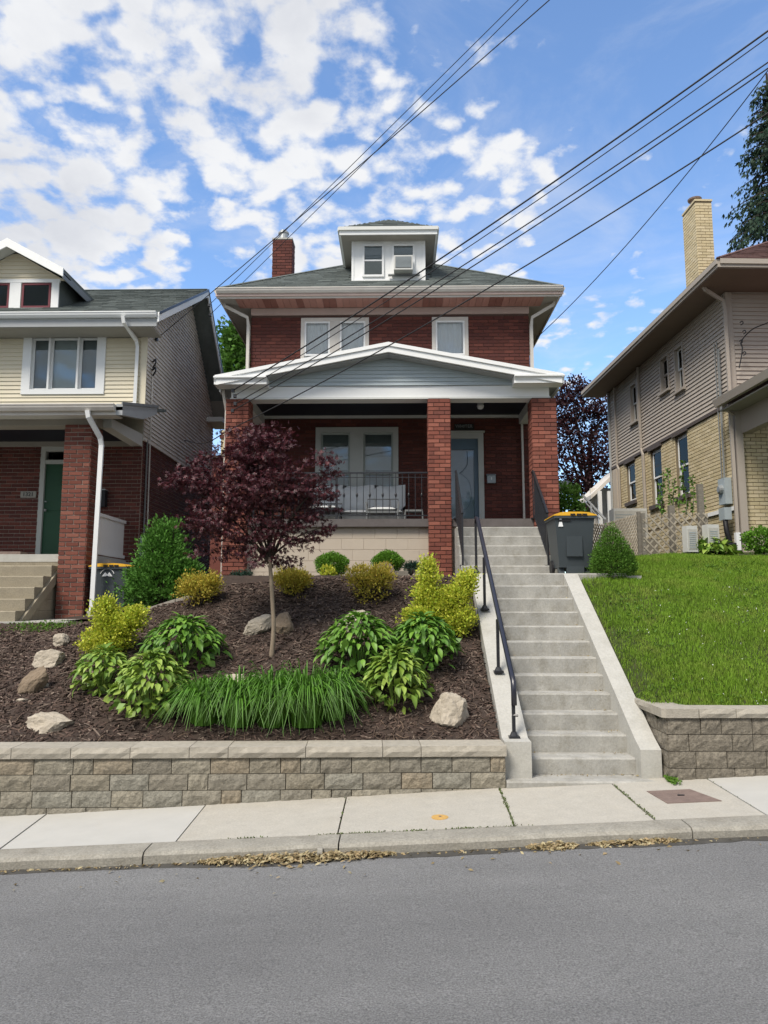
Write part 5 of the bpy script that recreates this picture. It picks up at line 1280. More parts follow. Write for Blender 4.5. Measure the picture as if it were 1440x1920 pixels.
for w_ in (A, Bw, Cw): window(SV, *w_, rh, casing='taupe_trim', cw=.07, sash='trim_white' if w_ is not Bw else 'taupe_trim', glass='dark_glass', behind='dark_room', cover=('blind', 'grey_blind', .55, 1), proud=.04)
OV = .64
MB().box(-OV, UX, -1.05, .0, 8.0, 8.02).box(-OV, 0, 0, VB+.5, 8.0, 8.02).build('soffit', 'soffit_brown', rh)
for zz, th_ in ((8.02, .06), (8.08, .10)):
    MB().box(-OV-.02-(.03 if th_ > .08 else 0), -OV+.02, -1.07, VB+.5, zz, zz+th_-.002).box(-OV+.02, UX, -1.07-(.03 if th_ > .08 else 0), -1.03, zz, zz+th_-.002).build('fascia' if th_ < .08 else 'gutter', 'taupe_trim', rh)
e0 = (-OV, -1.05, 8.19); HR = (UX+OV)/2; pk = 8.19+.66*HR
rr_ = MB(); rr_.add([(-OV-.05, -1.1, 8.18), (UX+OV, -1.1, 8.18), (UX+OV, VB+.6, 8.18), (-OV-.05, VB+.6, 8.18), (HR-OV, HR-1.05, pk), (HR-OV, max(HR-1.04, VB+.6-HR), pk)], [(0, 1, 4), (1, 2, 5, 4), (2, 3, 5), (3, 0, 4, 5)])
rroof = rr_.build('roof', 'maroon_shingles', rh)
rl = math.hypot(HR, pk-8.19)
shingle_plane((-OV, -1.08, 8.19), (1, 0, 0), Vector((0, HR, pk-8.19)).normalized(), rl-.05, lambda q: q/rl*HR, lambda q: 2*HR-q/rl*HR, 'maroon_shingles', rroof)
MB().tube([(-OV, -1.07, 8.2), (HR-OV, HR-1.05, pk+.01)], .05, 6, flat=.5).build('hip_cap', 'maroon_shingles', rroof)
# chimney: yellow brick
CX0, CX1, CY0, CY1 = .86, 1.26, 2.90, 3.62
rc = MB().box(CX0, CX1, CY0, CY1, 8.4, 11.62).build('chimney', 'yellow_mortar', rh)
brickwork(Fr(CX0, CY0, 1, 0, 0, -1), brick_rects(0, CX1-CX0, 8.5, 11.60, [], seed=51), 'yellow_brick', rc); brickwork(Fr(CX0, CY1, 0, -1, -1, 0), brick_rects(0, CY1-CY0, 8.5, 11.60, [], seed=52), 'yellow_brick', rc)
MB().box(CX0-.02, CX1+.02, CY0-.02, CY1+.02, 11.62, 11.67).build('chimney_cap', 'yellow_brick', rc)
MB().lathe([(.10, 0), (.10, .12), (.16, .13), (.17, .17), (.12, .19)], (CX0+.13, CY0+.3, 11.67), 14).build('chimney_pot', 'rust_cover', rc)
MB().tube([(.2, 6.1, 8.5), (.2, 6.1, 8.95)], .035, 8).build('vent_pipe', 'metal_grey', rh)
# downspouts and pipes
downspout([(-.55, -.2, 8.03), (-.5, -.2, 7.95), (-.10, -.07, 7.78), (-.07, -.07, 7.6), (-.07, -.07, 5.72), (-.09, -.09, 5.58), (-.09, -.09, 3.1)], rh, 'taupe_trim', .042)
downspout([(-.10, -.10, 3.1), (-.10, -.10, 2.45)], rh, 'white_vinyl', .06)
fbox(MB(), FV, -.02, .12, .035, .12, 3.0, 5.62).build('corner_pipe', 'taupe_trim', rh)
downspout([(-.06, 4.75, 7.98), (-.06, 4.75, 5.78), (-.06, 4.64, 5.6), (-.06, 4.62, 3.0)], rh, 'taupe_trim', .04)
downspout([(-.06, 6.62, 7.98), (-.06, 6.62, 5.7), (-.06, 6.5, 5.55), (-.06, 6.5, 3.0)], rh, 'taupe_trim', .035)
fbox(MB(), SV, 6.62, 6.95, .0, .09, 2.9, 5.60).build('corner_pilaster', 'block_paint', rh)
downspout([(-.05, 7.2, 7.98), (-.05, 7.2, 3.0)], rh, 'grey_trim', .035)
for y, z0 in ((.42, 3.9), (.52, 3.9)): MB().tube([(-.035, y, z0), (-.035, y, 7.1)], .012, 6).build('conduit', 'metal_grey', rh)
# front porch of the right house (its side eave only is in view)
MB().prism([(-.42, -4.2, 5.72), (-.30, -4.2, 5.72), (-.30, -4.2, 5.58), (-.38, -4.2, 5.58)], (0, 0, 0), (0, 4.15, 0)).build('porch_gutter', 'taupe_trim', rh)
MB().prism([(-.30, -4.2, 5.72), (4, -4.2, 6.6), (4, -4.2, 6.5), (-.30, -4.2, 5.62)], (0, 0, 0), (0, 4.15, 0)).build('porch_roof', 'maroon_shingles', rh)
MB().box(.10, .30, -4.0, -.05, 5.05, 5.50).build('porch_beam', 'taupe_trim', rh)
MB().box(-.28, .25, -4.1, -.05, 5.50, 5.53).build('porch_soffit', 'soffit_grey', rh)
MB().tube([(-.30, -.25, 5.62), (-.18, -.15, 5.52), (-.02, -.10, 5.42)], .04, 4).build('gutter_outlet', 'taupe_trim', rh)
RHM = Matrix.Translation((6.65, 14.55, 0)) @ Matrix.Rotation(R(2.5), 4, 'Z')
def rw_(u, v, z): return RHM @ Vector((u, v, z))

# service gear on the right house wall
mm = thing('electric_meter', 'grey electric meter box with round dial on the yellow brick corner', 'meter', rw_(-.1, .28, 3.7), rotz=R(2.5), local=True)
MB().box(-.07, .07, -.13, .14, .0, .52).build('box', 'meter_grey', mm); q = MB().lathe([(.09, 0), (.09, .05), (.06, .07)], (0, 0, 0), 14); q.v = [(-.071-c, b, a+.30) for a, b, c in q.v]; q.build('dial', 'galvanized', mm)
MB().tube([(0, 0, .52), (0, 0, .60), (.03, 0, 3.2)], .02, 6).build('conduit', 'metal_grey', mm)
m2 = thing('gas_meter', 'grey gas meter with thick black pipe at the foot of the yellow brick corner', 'meter', rw_(-.2, .15, 2.75), rotz=R(2.5), local=True)
MB().box(-.06, .08, -.12, .12, .62, .86).build('box', 'meter_grey', m2)
MB().tube(bezier_pts([(-.02, -.05, .62), (-.03, -.1, .4), (.02, -.1, .15), (.0, -.1, -.1)]), .05, 8).build('pipe', 'black_plastic', m2, smooth=True)
MB().tube([(-.02, -.1, .12), (-.02, -.38, .12), (-.02, -.38, -.1)], .03, 8).build('pipe', 'black_plastic', m2)
# ================================================================ PLANTS
def wpx(r, Y): return r*Y/FPX
def ball_points(rs, n, shell=.45):
    d = rs.randn(n, 3); d /= np.linalg.norm(d, axis=1, keepdims=True)
    r = (shell+(1-shell)*rs.rand(n)**.6)[:, None]; return d*r, d

def foliage(root, blobs, n, size, tmpl, m, seed, droop=0., up=.3, shell=.4, clump=0, cs=.06, outward=.8, lump=.18, name='foliage', flat=.55):
    """leaf faces spread through ellipsoid clumps: blobs = (centre, radii, share)"""
    rs = np.random.RandomState(seed); Ps = []; Ds = []; tot = sum(b[2] for b in blobs)
    for c, r, sh in blobs:
        k = int(n*sh/tot)
        if clump:
            kc = max(3, k//clump); p, d = ball_points(rs, kc, shell); ph = rs.rand(6)*6
            f = 1+lump*np.sin(d[:, 0]*4+ph[0])*np.sin(d[:, 1]*5+ph[1])+lump*np.sin(d[:, 2]*6+ph[2])*.7+lump*.6*rs.randn(kc)
            p = p*f[:, None]*np.array(r)[None]; p = np.repeat(p, clump, 0)+rs.randn(kc*clump, 3)*cs*np.array([1, 1, flat]); d = np.repeat(d, clump, 0)
        else:
            p, d = ball_points(rs, k, shell); ph = rs.rand(6)*6
            f = 1+lump*np.sin(d[:, 0]*5+ph[0])*np.sin(d[:, 1]*6+ph[1])+lump*.8*np.sin(d[:, 2]*7+ph[2])
            p = p*f[:, None]*np.array(r)[None]
        Ps.append(p+np.array(c)[None]); dd = d*outward+rs.randn(len(d), 3)*.5; dd[:, 2] += up-droop; Ds.append(dd)
    P = np.concatenate(Ps); D = np.concatenate(Ds); n = len(P)
    U = rs.randn(n, 3)*.7; U[:, 2] += .8
    V, F = scatter(*tmpl, P, D, U, rs.uniform(size[0], size[1], n))
    return np_mesh(name, V, F, m, root, kind='stuff')

def stems(root, base, tips, r, m='dark_bark', name='stem', joined=True):
    mb = MB(); b = Vector(base); rr = random.Random(int(b.x*100))
    for t in tips:
        t = Vector(t); mid = (b+t)/2+Vector((rr.uniform(-.03, .03), rr.uniform(-.03, .03), .03)); mb.tube(bezier_pts([b, mid, t], 3), r, 5, rs=None)
    return mb.build(name, m, root)

def shrub(name, label, cat, px, py_base, wpx_, hpx_, n, size, tmpl, m, seed, Y=None, shape='round', group=None, **kw):
    b = hit(px, py_base) if Y is None else W(px, py_base, Y)
    s = b.y/FPX; w, h = wpx_*s, hpx_*s; root = thing(name, label, cat, b, group)
    if shape == 'round': bl = [((b.x, b.y+.05, b.z+h*.52), (w/2, w/2*.9, h*.50), 1)]
    elif shape == 'cone':
        bl = [((b.x, b.y, b.z+h*t), (w/2*q, w/2*q, h*e), q*q) for t, q, e in ((.24, 1, .22), (.38, .95, .2), (.55, .72, .2), (.72, .45, .18), (.86, .22, .14))]
    elif shape == 'spread':
        rr = random.Random(seed); bl = [((b.x, b.y, b.z+h*.5), (w*.36, w*.34, h*.42), 2)]
        for k in range(7):
            a = rr.uniform(0, 6.28); bl.append(((b.x+math.cos(a)*w*.27, b.y+math.sin(a)*w*.22, b.z+h*rr.uniform(.5, .78)), (w*.2, w*.2, h*.22), .6))
    else: bl = [((b.x+dx*s, b.y+dy*s, b.z+dz*s), (rx*s, rx*s*.9, rz*s), rx*rz/1000) for dx, dy, dz, rx, rz in shape]
    foliage(root, bl, n, size, tmpl, m, seed, **kw)
    rr = random.Random(seed)
    stems(root, b+Vector((0, 0, -.03)), [Vector(c)+Vector((rr.uniform(-1, 1)*r[0]*.5, rr.uniform(-1, 1)*r[1]*.5, rr.uniform(0, .4)*r[2])) for c, r, q in bl for _ in range(4 if len(bl) < 3 else 2)], .007)
    return root

# the young Japanese maple with dark red leaves
tb = hit(512, 1228); TY = tb.y
mp = thing('japanese_maple', 'young dark red Japanese maple with slim pale trunk in the middle of the mulch bed', 'tree', tb)
def at(px, py, dy=0): return W(px, py, TY+dy)
pts = [at(509, 1230), at(513, 1180), at(511, 1130), at(508, 1085), at(506, 1045)]; pts[0].z -= .05
MB().tube(bezier_pts(pts, 5), .03, 10, rs=[.036, .033, .030, .029, .028, .027, .027, .027, .026, .026, .026, .026, .026, .025, .025, .024, .024, .024, .023, .022, .022]).build('trunk', 'bark', mp, smooth=True)
crown = [(470,880,70,50,0,1.3),(400,900,62,45,.1,1.1),(545,905,62,50,-.1,1.1),(480,950,80,50,0,1.4),(415,960,60,45,-.15,1),(560,960,55,42,.1,1),(600,905,32,50,0,.5),(608,875,20,30,-.1,.25),
         (355,905,38,26,0,.4),(332,900,22,14,.05,.15),(380,985,45,32,0,.6),(520,1000,60,35,-.1,.8),(440,1010,60,30,.1,.7),(500,840,55,35,0,.9),(470,815,40,20,.1,.5),(520,825,28,25,-.1,.35),(445,855,50,35,-.2,.7),(375,880,36,22,.2,.35),
         (560,1005,40,20,0,.3),(395,1030,35,22,0,.25),(590,985,26,14,.1,.12),(470,1045,50,18,0,.25),(520,1050,36,22,.1,.3),(372,945,28,25,0,.3),(480,900,90,60,.25,1),(480,920,80,60,-.3,1.2),(612,930,18,26,0,.15),(430,925,50,40,.3,.6)]
bl = []
for px, py, rx, rz, dy, sh in crown:
    c = at(px, py, dy); s = c.y/FPX; bl.append(((c.x+.03*(c.x < -2.1), c.y, c.z), (rx*s*.92, max(.12, rx*s*.8), rz*s*.95), sh))
foliage(mp, bl, 9800, (.034, .062), MAPLE, 'maple_leaf', 3, droop=.45, up=.1, shell=.2, clump=16, cs=.075, lump=.32, flat=.28)
rr = random.Random(8); fork = pts[-1]; limbs = []
for k, (px, py, dy) in enumerate(((470,960,.1),(430,930,-.1),(540,950,0),(500,900,.15),(580,930,-.1),(400,900,.1),(480,850,0),(560,880,.1),(380,960,-.1),(520,860,-.15),(350,905,0),(605,890,0),(600,990,0),(450,870,.2))):
    t = at(px, py, dy); m1 = fork.lerp(t, .35)+Vector((0, 0, .05)); m2 = fork.lerp(t, .7)+Vector((rr.uniform(-.05, .05), 0, .03))
    MB().tube(bezier_pts([fork-Vector((0, 0, .04*k % .12)), m1, m2, t], 4), .012, 6, rs=[.016-.011*i/12 for i in range(13)]).build('branch', 'dark_bark', mp)
# thin bare-ended sprays at the right
for (a, b) in (((585,985),(622,992)),((570,1020),(600,1012)),((590,1003),(615,1001))):
    p, q = at(*a), at(*b); MB().tube([p, (p+q)/2+Vector((0, 0, .01)), q], .003, 4).build('twig', 'dark_bark', mp)
    foliage(mp, [((q.x-.05, q.y, q.z), (.09, .05, .03), 1)], 60, (.025, .045), MAPLE, 'maple_leaf', 5, up=-.2)

# hostas: every leaf is a leaf
def hosta_leaf(w, arch, seed, m):
    rr = random.Random(seed); mb = MB(); n = 7; vs = []; ph = .0
    prof = [0.02, .55, .92, 1, .85, .5, .03]
    for i in range(n):
        t = i/(n-1); x = t; z = .10*math.sin(t*2.2)-arch*t*t; ww = w*prof[i]
        for j, (sd, dz) in enumerate(((-1, .05), (-.5, .012), (0, -.015), (.5, .012), (1, .05))):
            vs.append((x, sd*ww*.5, z+dz*prof[i]+(rr.uniform(-.01, .01) if sd in (-1, 1) else 0)))
    fs = [(i*5+j, (i+1)*5+j, (i+1)*5+j+1, i*5+j+1) for i in range(n-1) for j in range(4)]
    mb.add(vs, fs); return mesh_of(mb, 'leaf', m, True)
HL = {m: [hosta_leaf(w, a, i, m) for i, (w, a) in enumerate(((.40, .30), (.46, .42), (.36, .18), (.42, .55)))] for m in ('hosta_leaf', 'lime_hosta_leaf')}
def hosta(label, px, py_base, w, h, n, m, seed, lf=.17, dry=False, Y=None):
    b = hit(px, py_base) if Y is None else W(px, py_base, Y); s = b.y/FPX; Rr, Hh = w*s/2*1.09, h*s*.90
    b = b+Vector((0, Rr*.38, 0)); b.z = H(b.x, b.y) if Y is None else b.z
    root = thing('hosta', label, 'hosta', b); rr = random.Random(seed); top = Hh*.92
    for i in range(n):
        t = ((i+.5)/n)**.55; a = i*2.39996+rr.uniform(-.3, .3); q = t*rr.uniform(.92, 1.03)
        el = max(0, 1-min(1, q*.98)**2.4)**.55; L = lf*.84*rr.uniform(.75, 1.2)
        r0 = max(0, Rr*q-L*.62); z0 = top*el*rr.uniform(.86, 1.04)+.045
        tilt = R(-38+72*q+rr.uniform(-20, 20))
        p = Vector((b.x+math.cos(a)*r0, b.y+math.sin(a)*r0*.9, 0)); p.z = max(b.z+z0, H(p.x, p.y)+.05 if Y is None else b.z)
        if p.y < yface(p.x)+.26 and Y is None: p.y = yface(p.x)+.28
        e = Matrix.Rotation(a, 4, 'Z') @ Matrix.Rotation(tilt, 4, 'Y') @ Matrix.Rotation(rr.uniform(-.35, .35), 4, 'X')
        o = place(rr.choice(HL[m]), 'leaf', p, e.to_euler(), (L, L*rr.uniform(.85, 1.1), L), root)
    foliage(root, [((b.x, b.y, b.z+top*.38), (Rr*.78, Rr*.72, top*.5), 1)], 240, (lf*.5, lf*.8), LEAFR, m, seed+90, up=-.15, shell=.55, name='inner_foliage')
    mb = MB()
    for k in range(26):
        a = rr.uniform(0, 6.28); q = rr.uniform(.2, .6); mb.tube([b+Vector((math.cos(a)*.03, math.sin(a)*.03, -.02)), b+Vector((math.cos(a)*Rr*q*.6, math.sin(a)*Rr*q*.6, top*(1-q*.5)*.6))], .005, 4)
    mb.build('stalks', m, root, kind='stuff')
    return root
hosta('broad mid-green hosta mound behind, rear right of the left hosta trio', 335, 1262, 160, 92, 290, 'hosta_leaf', 1, .165)
hosta('smallest hosta at the left end of the bed, below the yellow shrub', 184, 1308, 118, 82, 200, 'lime_hosta_leaf', 2, .14)
hosta('yellow-green hosta in front of the left hosta trio, beside the lily clumps', 272, 1358, 152, 124, 290, 'lime_hosta_leaf', 3, .15)
hosta('wide mid-green hosta below the grey rock, left of the right hosta trio', 672, 1282, 160, 116, 290, 'hosta_leaf', 4, .17)
hosta('mid-green hosta below the tall yellow shrub, right of the right hosta trio', 795, 1266, 140, 98, 280, 'hosta_leaf', 5, .165)
hosta('yellow-green hosta in front of the right hosta trio, beside the round boulder', 742, 1338, 128, 106, 260, 'lime_hosta_leaf', 6, .155)

# daylilies: arching strap leaves
def lily(label, px, py, w, h, n, seed, lean=0):
    b = hit(px, py); s = b.y/FPX; b = b+Vector((0, .17, 0)); b.z = H(b.x, b.y); root = thing('daylily_clump', label, 'daylily', b, None)
    rs = np.random.RandomState(seed); V = []; F = []; rad, hh = w*s/2, h*s; k = 7
    for i in range(n):
        a = rs.rand()*2*math.pi; q = rs.rand()**.6; L = hh*rs.uniform(.95, 1.5); out = rad*(.25+1.1*q)*rs.uniform(.8, 1.2); wd = rs.uniform(.006, .0105)
        bx_, by_ = b.x+math.cos(a)*rad*.5*rs.rand()**.5, b.y+math.sin(a)*rad*.4*rs.rand()**.5
        pk_ = rs.uniform(.75, 1.08)*hh*(1-.25*q); tx, ty = -math.sin(a), math.cos(a); n0 = len(V); dz = rs.uniform(.3, 1.0)*pk_*q
        for j in range(k):
            t = j/(k-1); r = out*(t**1.35); z = pk_*(math.sin(min(t*1.9, math.pi*.5+.0)) if t < .83 else 1)*1.0-dz*max(0, t-.5)**1.4*3.0
            ww = wd*(1.1-t**2.2*.95); x, y = bx_+math.cos(a)*r+lean*t*.05, by_+math.sin(a)*r
            zg = H(x, y) if y > yface(x)+.3 else .36; zz_ = max(b.z-.03+z, zg+.01)
            if y < yface(x)+.30: zz_ = max(zz_, .40)
            V += [(x-tx*ww, y-ty*ww, zz_+.004), (x, y, zz_-.002), (x+tx*ww, y+ty*ww, zz_+.004)]
        for j in range(k-1):
            for c in (0, 1): F.append((n0+j*3+c, n0+j*3+c+1, n0+(j+1)*3+c+1, n0+(j+1)*3+c))
    np_mesh('foliage', V, F, 'lily_leaf', root, kind='stuff'); return root
for i, (px, py, w, h, lab) in enumerate(((375,1372,110,92,'leftmost daylily clump of the row above the block wall, next to the yellow-green hosta'),(445,1380,120,104,'second daylily clump from the left of the row above the block wall'),(515,1382,120,112,'third daylily clump from the left, below the maple trunk'),
        (585,1380,124,114,'fourth daylily clump from the left, tallest of the row above the block wall'),(640,1366,96,98,'rightmost daylily clump of the row, next to the right hosta trio'))):
    lily(lab, 375+(px-375)*.93, py, w*1.0, h*1.05, 420, 60+i)

# bushes of the bed
LEAFR = ([(0, 0, 0), (.5, .36, .06), (1, 0, -.02), (.5, -.36, .06)], [(0, 1, 2), (0, 2, 3)])
shrub('euonymus', 'bright yellow-green variegated shrub on the left below the white downspout', 'shrub', 205, 1232, 0, 0, 9500, (.024, .044), LEAFR, 'gold_leaf', 21,
      shape=[(0,0,32,38,30),(-14,0,78,22,24),(8,8,56,36,24),(34,0,66,24,26),(-30,0,26,22,20),(50,0,78,14,18),(-8,0,96,12,16)], clump=9, cs=.045, up=.5)
shrub('euonymus', 'tall narrow bright yellow shrub above the right hosta trio', 'shrub', 800, 1188, 0, 0, 8500, (.024, .044), LEAFR, 'gold_leaf', 22,
      shape=[(0,0,30,36,26),(0,0,70,22,28),(4,0,104,16,24),(2,0,128,10,16),(-22,0,24,18,18),(14,0,52,24,22)], clump=9, cs=.045, up=.6)
shrub('euonymus', 'bright yellow-green shrub against the left side wall of the steps', 'shrub', 858, 1192, 0, 0, 8500, (.024, .044), LEAFR, 'gold_leaf', 23,
      shape=[(0,0,34,30,28),(-4,0,70,26,24),(14,0,92,18,22),(22,0,104,10,18),(-22,0,44,20,22),(-10,0,16,28,16)], clump=9, cs=.045, up=.6)
for i, (px, py, w, h, lab) in enumerate(((370,1140,88,66,'golden barberry below the big green bush, left of the maple'),(548,1118,72,54,'golden barberry just right of the maple trunk'),(694,1128,98,72,'orange-gold barberry in front of the tan disc stone'))):
    shrub('barberry', lab, 'shrub', px, py, w, h, 5200, (.024, .046), SPRIG, 'amber_leaf', 30+i, shape='spread', clump=6, cs=.03, up=.75, lump=.25)
for i, (px, py, w, h, lab, m) in enumerate(((622,1082,64,46,'bright green ball shrub left of centre against the painted block wall','globe_leaf'),(727,1076,60,42,'bright green ball shrub right of centre against the painted block wall','globe_leaf'))):
    shrub('globe_shrub', lab, 'shrub', px, py, w, h, 9000, (.02, .036), SPRIG, m, 40+i, Y=12.1, shape='round', shell=.35, lump=.06, up=.3)
shrub('dark_juniper', 'small dark blue-green low shrub behind the maple trunk', 'shrub', 450, 1098, 52, 30, 1800, (.02, .04), SPRIG, 'dark_juniper_leaf', 44, Y=11.6, shape='spread')
shrub('dark_juniper', 'small dark blue-green low shrub between the right ball shrub and the tall yellow shrub', 'shrub', 770, 1078, 42, 26, 1500, (.02, .04), SPRIG, 'dark_juniper_leaf', 45, Y=12.0, shape='spread')
shrub('young_perennial', 'tiny yellow plant at the foot of the left green ball shrub', 'plant', 614, 1086, 30, 24, 160, (.04, .08), LEAF, 'gold_leaf', 46, Y=11.7, shape='round', up=.9)
shrub('juniper_bush', 'large feathery green bush left of the maple, in front of the bin and brick wall', 'bush', 306, 1142, 0, 0, 15000, (.035, .075), SPRIG, 'juniper_leaf', 50, Y=11.55,
      shape=[(0,0,48,66,46),(0,0,96,48,42),(4,0,138,26,32),(-38,0,60,30,34),(40,0,60,34,32),(-18,0,118,24,30),(-46,0,26,26,26),(46,0,24,32,24)], clump=7, cs=.06, up=.8, outward=1.0, lump=.2)
shrub('arborvitae', 'small dense cone-shaped evergreen beside the bin at the top of the lawn', 'evergreen', 1150, 1088, 84, 108, 15000, (.018, .034), SPRIG, 'arborvitae_leaf', 51, Y=10.9, shape='cone', shell=.75, lump=.05, up=.6, clump=5, cs=.02)
hosta('bright green hosta by the pipe at the foot of the yellow brick wall', 1340, 1044, 92, 34, 90, 'lime_hosta_leaf', 9, .26, Y=13.3)
shrub('boxwood', 'rounded leafy green shrub at the right edge on top of the lawn', 'shrub', 1432, 1040, 70, 52, 2600, (.03, .055), LEAFR, 'globe_leaf', 52, Y=13.0, shape='round', lump=.12)
shrub('garden_shrub', 'loose green shrub behind the right brick pillar and the bin', 'shrub', 1070, 1010, 56, 98, 2600, (.05, .09), LEAFR, 'green_leaf', 53, Y=16.5, shape='round', lump=.2)
# tall weeds by the fence
tw = thing('tall_weeds', 'tall thin leafy stems standing in front of the yellow brick windows behind the lattice', 'plant', (W(1270, 985, 14.4).x, 14.4, 2.75)); rr = random.Random(2)
for k, px in enumerate((1246, 1256, 1266, 1274, 1284, 1296, 1308, 1240)):
    top = rr.randint(855, 915); a, b = W(px, 985, 14.2+.1*(k % 3)), W(px+rr.randint(-10, 14), top, 14.2+.1*(k % 3)); q = (a+b)/2+Vector((rr.uniform(-.06, .06), 0, 0))
    pp = bezier_pts([a, q, b], 5); MB().tube(pp, .007, 5).build('stem', 'weathered_wood', tw)
    P = np.array([pp[i] for i in range(3, len(pp)) for _ in range(5)]); rs_ = np.random.RandomState(k); D = rs_.randn(len(P), 3); D[:, 2] -= .3
    V, F = scatter(*LEAF, P, D, rs_.randn(len(P), 3), rs_.uniform(.05, .11, len(P))); np_mesh('foliage', V, F, 'weed_leaf', tw, kind='stuff')

# trees beyond
def tree(name, label, base, h, blobs, n, size, m, seed, tmpl=LEAFR, clump=12, cs=.25, tr=.22, **kw):
    root = thing(name, label, 'tree', base); b = Vector(base); top = b+Vector((.2, 0, h*.75))
    MB().tube(bezier_pts([b-Vector((0, 0, .2)), b+Vector((.1, 0, h*.3)), top], 4), tr, 8, rs=[tr*(1-.085*i) for i in range(9)]).build('trunk', 'dark_bark', root, smooth=True)
    foliage(root, blobs, n, size, tmpl, m, seed, clump=clump, cs=cs, name='crown', **kw)
    rr = random.Random(seed)
    for c, r, s in blobs[:10]: 
        a = b.lerp(top, rr.uniform(.45, 1)); c = Vector(c); MB().tube([a, a.lerp(c, .5)+Vector((0, 0, .2)), c], .05, 5, rs=[.07, .05, .02]).build('limb', 'dark_bark', root)
    return root
def bpx(lst, Y): 
    out = []
    for px, py, rx, rz, dy, s in lst:
        c = W(px, py, Y+dy); k = c.y/FPX; out.append(((c.x, c.y, c.z), (rx*k, rx*k*.9, rz*k), s))
    return out
tree('copper_beech', 'dark purple-leaved tree behind the right brick pillar and the yellow brick house', (W(1100, 960, 27).x, 27, 2.4), 7,
     bpx([(1075,760,50,45,0,1),(1110,790,50,50,.5,1),(1060,830,45,50,0,1),(1120,850,50,55,-.3,1),(1085,890,55,45,0,1),(1140,780,35,55,.6,.7),(1050,770,30,50,0,.6),(1100,930,60,35,0,.8),(1020,830,40,70,1,.7),(1150,880,40,50,1,.6),(1075,728,32,20,0,.3)], 27), 13000, (.07, .14), 'purple_leaf', 71, lump=.15, shell=.2, cs=.16)
tree('leafy_tree', 'green broadleaf tree showing between the left house and the brick house', (W(450, 900, 25).x, 25, 2.2), 9,
     bpx([(450,640,32,38,0,1),(440,690,34,32,0,1),(470,660,35,50,.5,1),(455,740,40,40,0,.8),(500,620,50,40,1,.6),(432,665,14,20,0,.25),(436,625,12,22,0,.25)], 25), 5200, (.12, .2), 'green_leaf', 72, cs=.2, shell=.2, lump=.15)
sp = thing('spruce', 'dark drooping spruce rising behind the brown roof at the right edge', 'tree', (13.9, 26, 2.5))
MB().tube([(13.9, 26, 2.3), (13.9, 26, 12), (13.9, 26, 21.5)], .3, 8, rs=[.35, .25, .04]).build('trunk', 'dark_bark', sp)
rs = np.random.RandomState(12); P = []; D = []; br = MB()
for k in range(120):
    z = 9+12.2*(k/120)+rs.uniform(-.2, .2); L = (21.9-z)*.22*rs.uniform(.6, 1.2)+.25; a = rs.rand()*6.28 if k % 3 else math.pi+rs.randn()*.5
    pts_ = [Vector((13.9+math.cos(a)*L*t, 26+math.sin(a)*L*t, z+.35*t*L*.6-.55*t*t*L+(.15*max(0, t-.8)))) for t in np.linspace(0, 1, 7)]
    br.tube(pts_, .02, 4, rs=[.04-.005*i for i in range(7)])
    for j in range(1, 7):
        for _ in range(int(13*min(1.6, L))+4):
            q = pts_[j-1].lerp(pts_[j], rs.rand()); P.append((q.x+rs.randn()*.09, q.y+rs.randn()*.09, q.z-abs(rs.randn())*.22)); D.append((math.cos(a)*.4+rs.randn()*.35, math.sin(a)*.4+rs.randn()*.35, -1.0))
br.build('branches', 'dark_bark', sp, kind='stuff')
P = np.array(P); V, F = scatter(*SPRIG, P, np.array(D), rs.randn(len(P), 3), rs.uniform(.10, .24, len(P))); np_mesh('crown', V, F, 'spruce_needle', sp, kind='stuff')

# ================================================================ ROCKS
def rock(label, px, py_base, w, h, dpt, seed, m='rock', rotz=0, flat=.0, sink=.15, Y=None, name='rock'):
    b = hit(px, py_base) if Y is None else W(px, py_base, Y); s = b.y/FPX; w, h = w*s, h*s; rs = np.random.RandomState(seed)
    bm = bpy.data.meshes.new(name); import bmesh
    b_ = bmesh.new(); bmesh.ops.create_icosphere(b_, subdivisions=4, radius=1)
    pl = [(rs.randn(3), rs.uniform(.55, .85)) for _ in range(11)]
    for v in b_.verts:
        p = np.array(v.co)
        for n_, d in pl:
            n1 = n_/np.linalg.norm(n_); k = p@n1
            if k > d: p = p-n1*(k-d)*.92
        from mathutils import noise as mn
        q_ = Vector(p)*2.2+Vector((seed*3.1, 0, 0)); p = p*(1+.13*mn.fractal(q_, .9, 2.1, 5)+.05*mn.fractal(q_*4, .8, 2, 3)); v.co = p
    ext = [max(v.co[i] for v in b_.verts)-min(v.co[i] for v in b_.verts) for i in range(3)]; zm = min(v.co[2] for v in b_.verts)
    cz_, sz_ = math.cos(rotz), math.sin(rotz)
    for v in b_.verts:
        x, y, z = v.co[0]/ext[0]*w, v.co[1]/ext[1]*dpt, (v.co[2]-zm)/ext[2]*h*(1+sink)-h*sink
        x += flat*z; v.co = (x*cz_-y*sz_, x*sz_+y*cz_, z)
    b_.to_mesh(bm); b_.free(); bm.materials.append(M[m])
    b = b+Vector((0, dpt*.35, 0))
    o = bpy.data.objects.new(name, bm); C.objects.link(o); o.location = b; return props(o, label, 'rock')
rock('large pale rock at the left end of the bed, resting on the block wall coping', 88, 1390, 92, 48, .42, 1)
rock('large rounded pale boulder at the right end of the bed beside the steps', 844, 1366, 76, 62, .38, 2)
rock('angular flat-topped rock just left of the maple trunk', 475, 1194, 54, 42, .26, 3, flat=.3)
rock('brown rock directly behind the maple trunk', 532, 1190, 40, 42, .24, 4, 'brown_rock')
rock('pale slanted rock half hidden by the wide mid-green hosta', 652, 1188, 58, 44, .26, 6, flat=.5)
rock('small squarish pale rock, topmost of the row on the left slope', 111, 1214, 30, 26, .16, 7)
rock('flat pale rock, second of the row on the left slope', 86, 1254, 56, 36, .26, 8, rotz=.3)
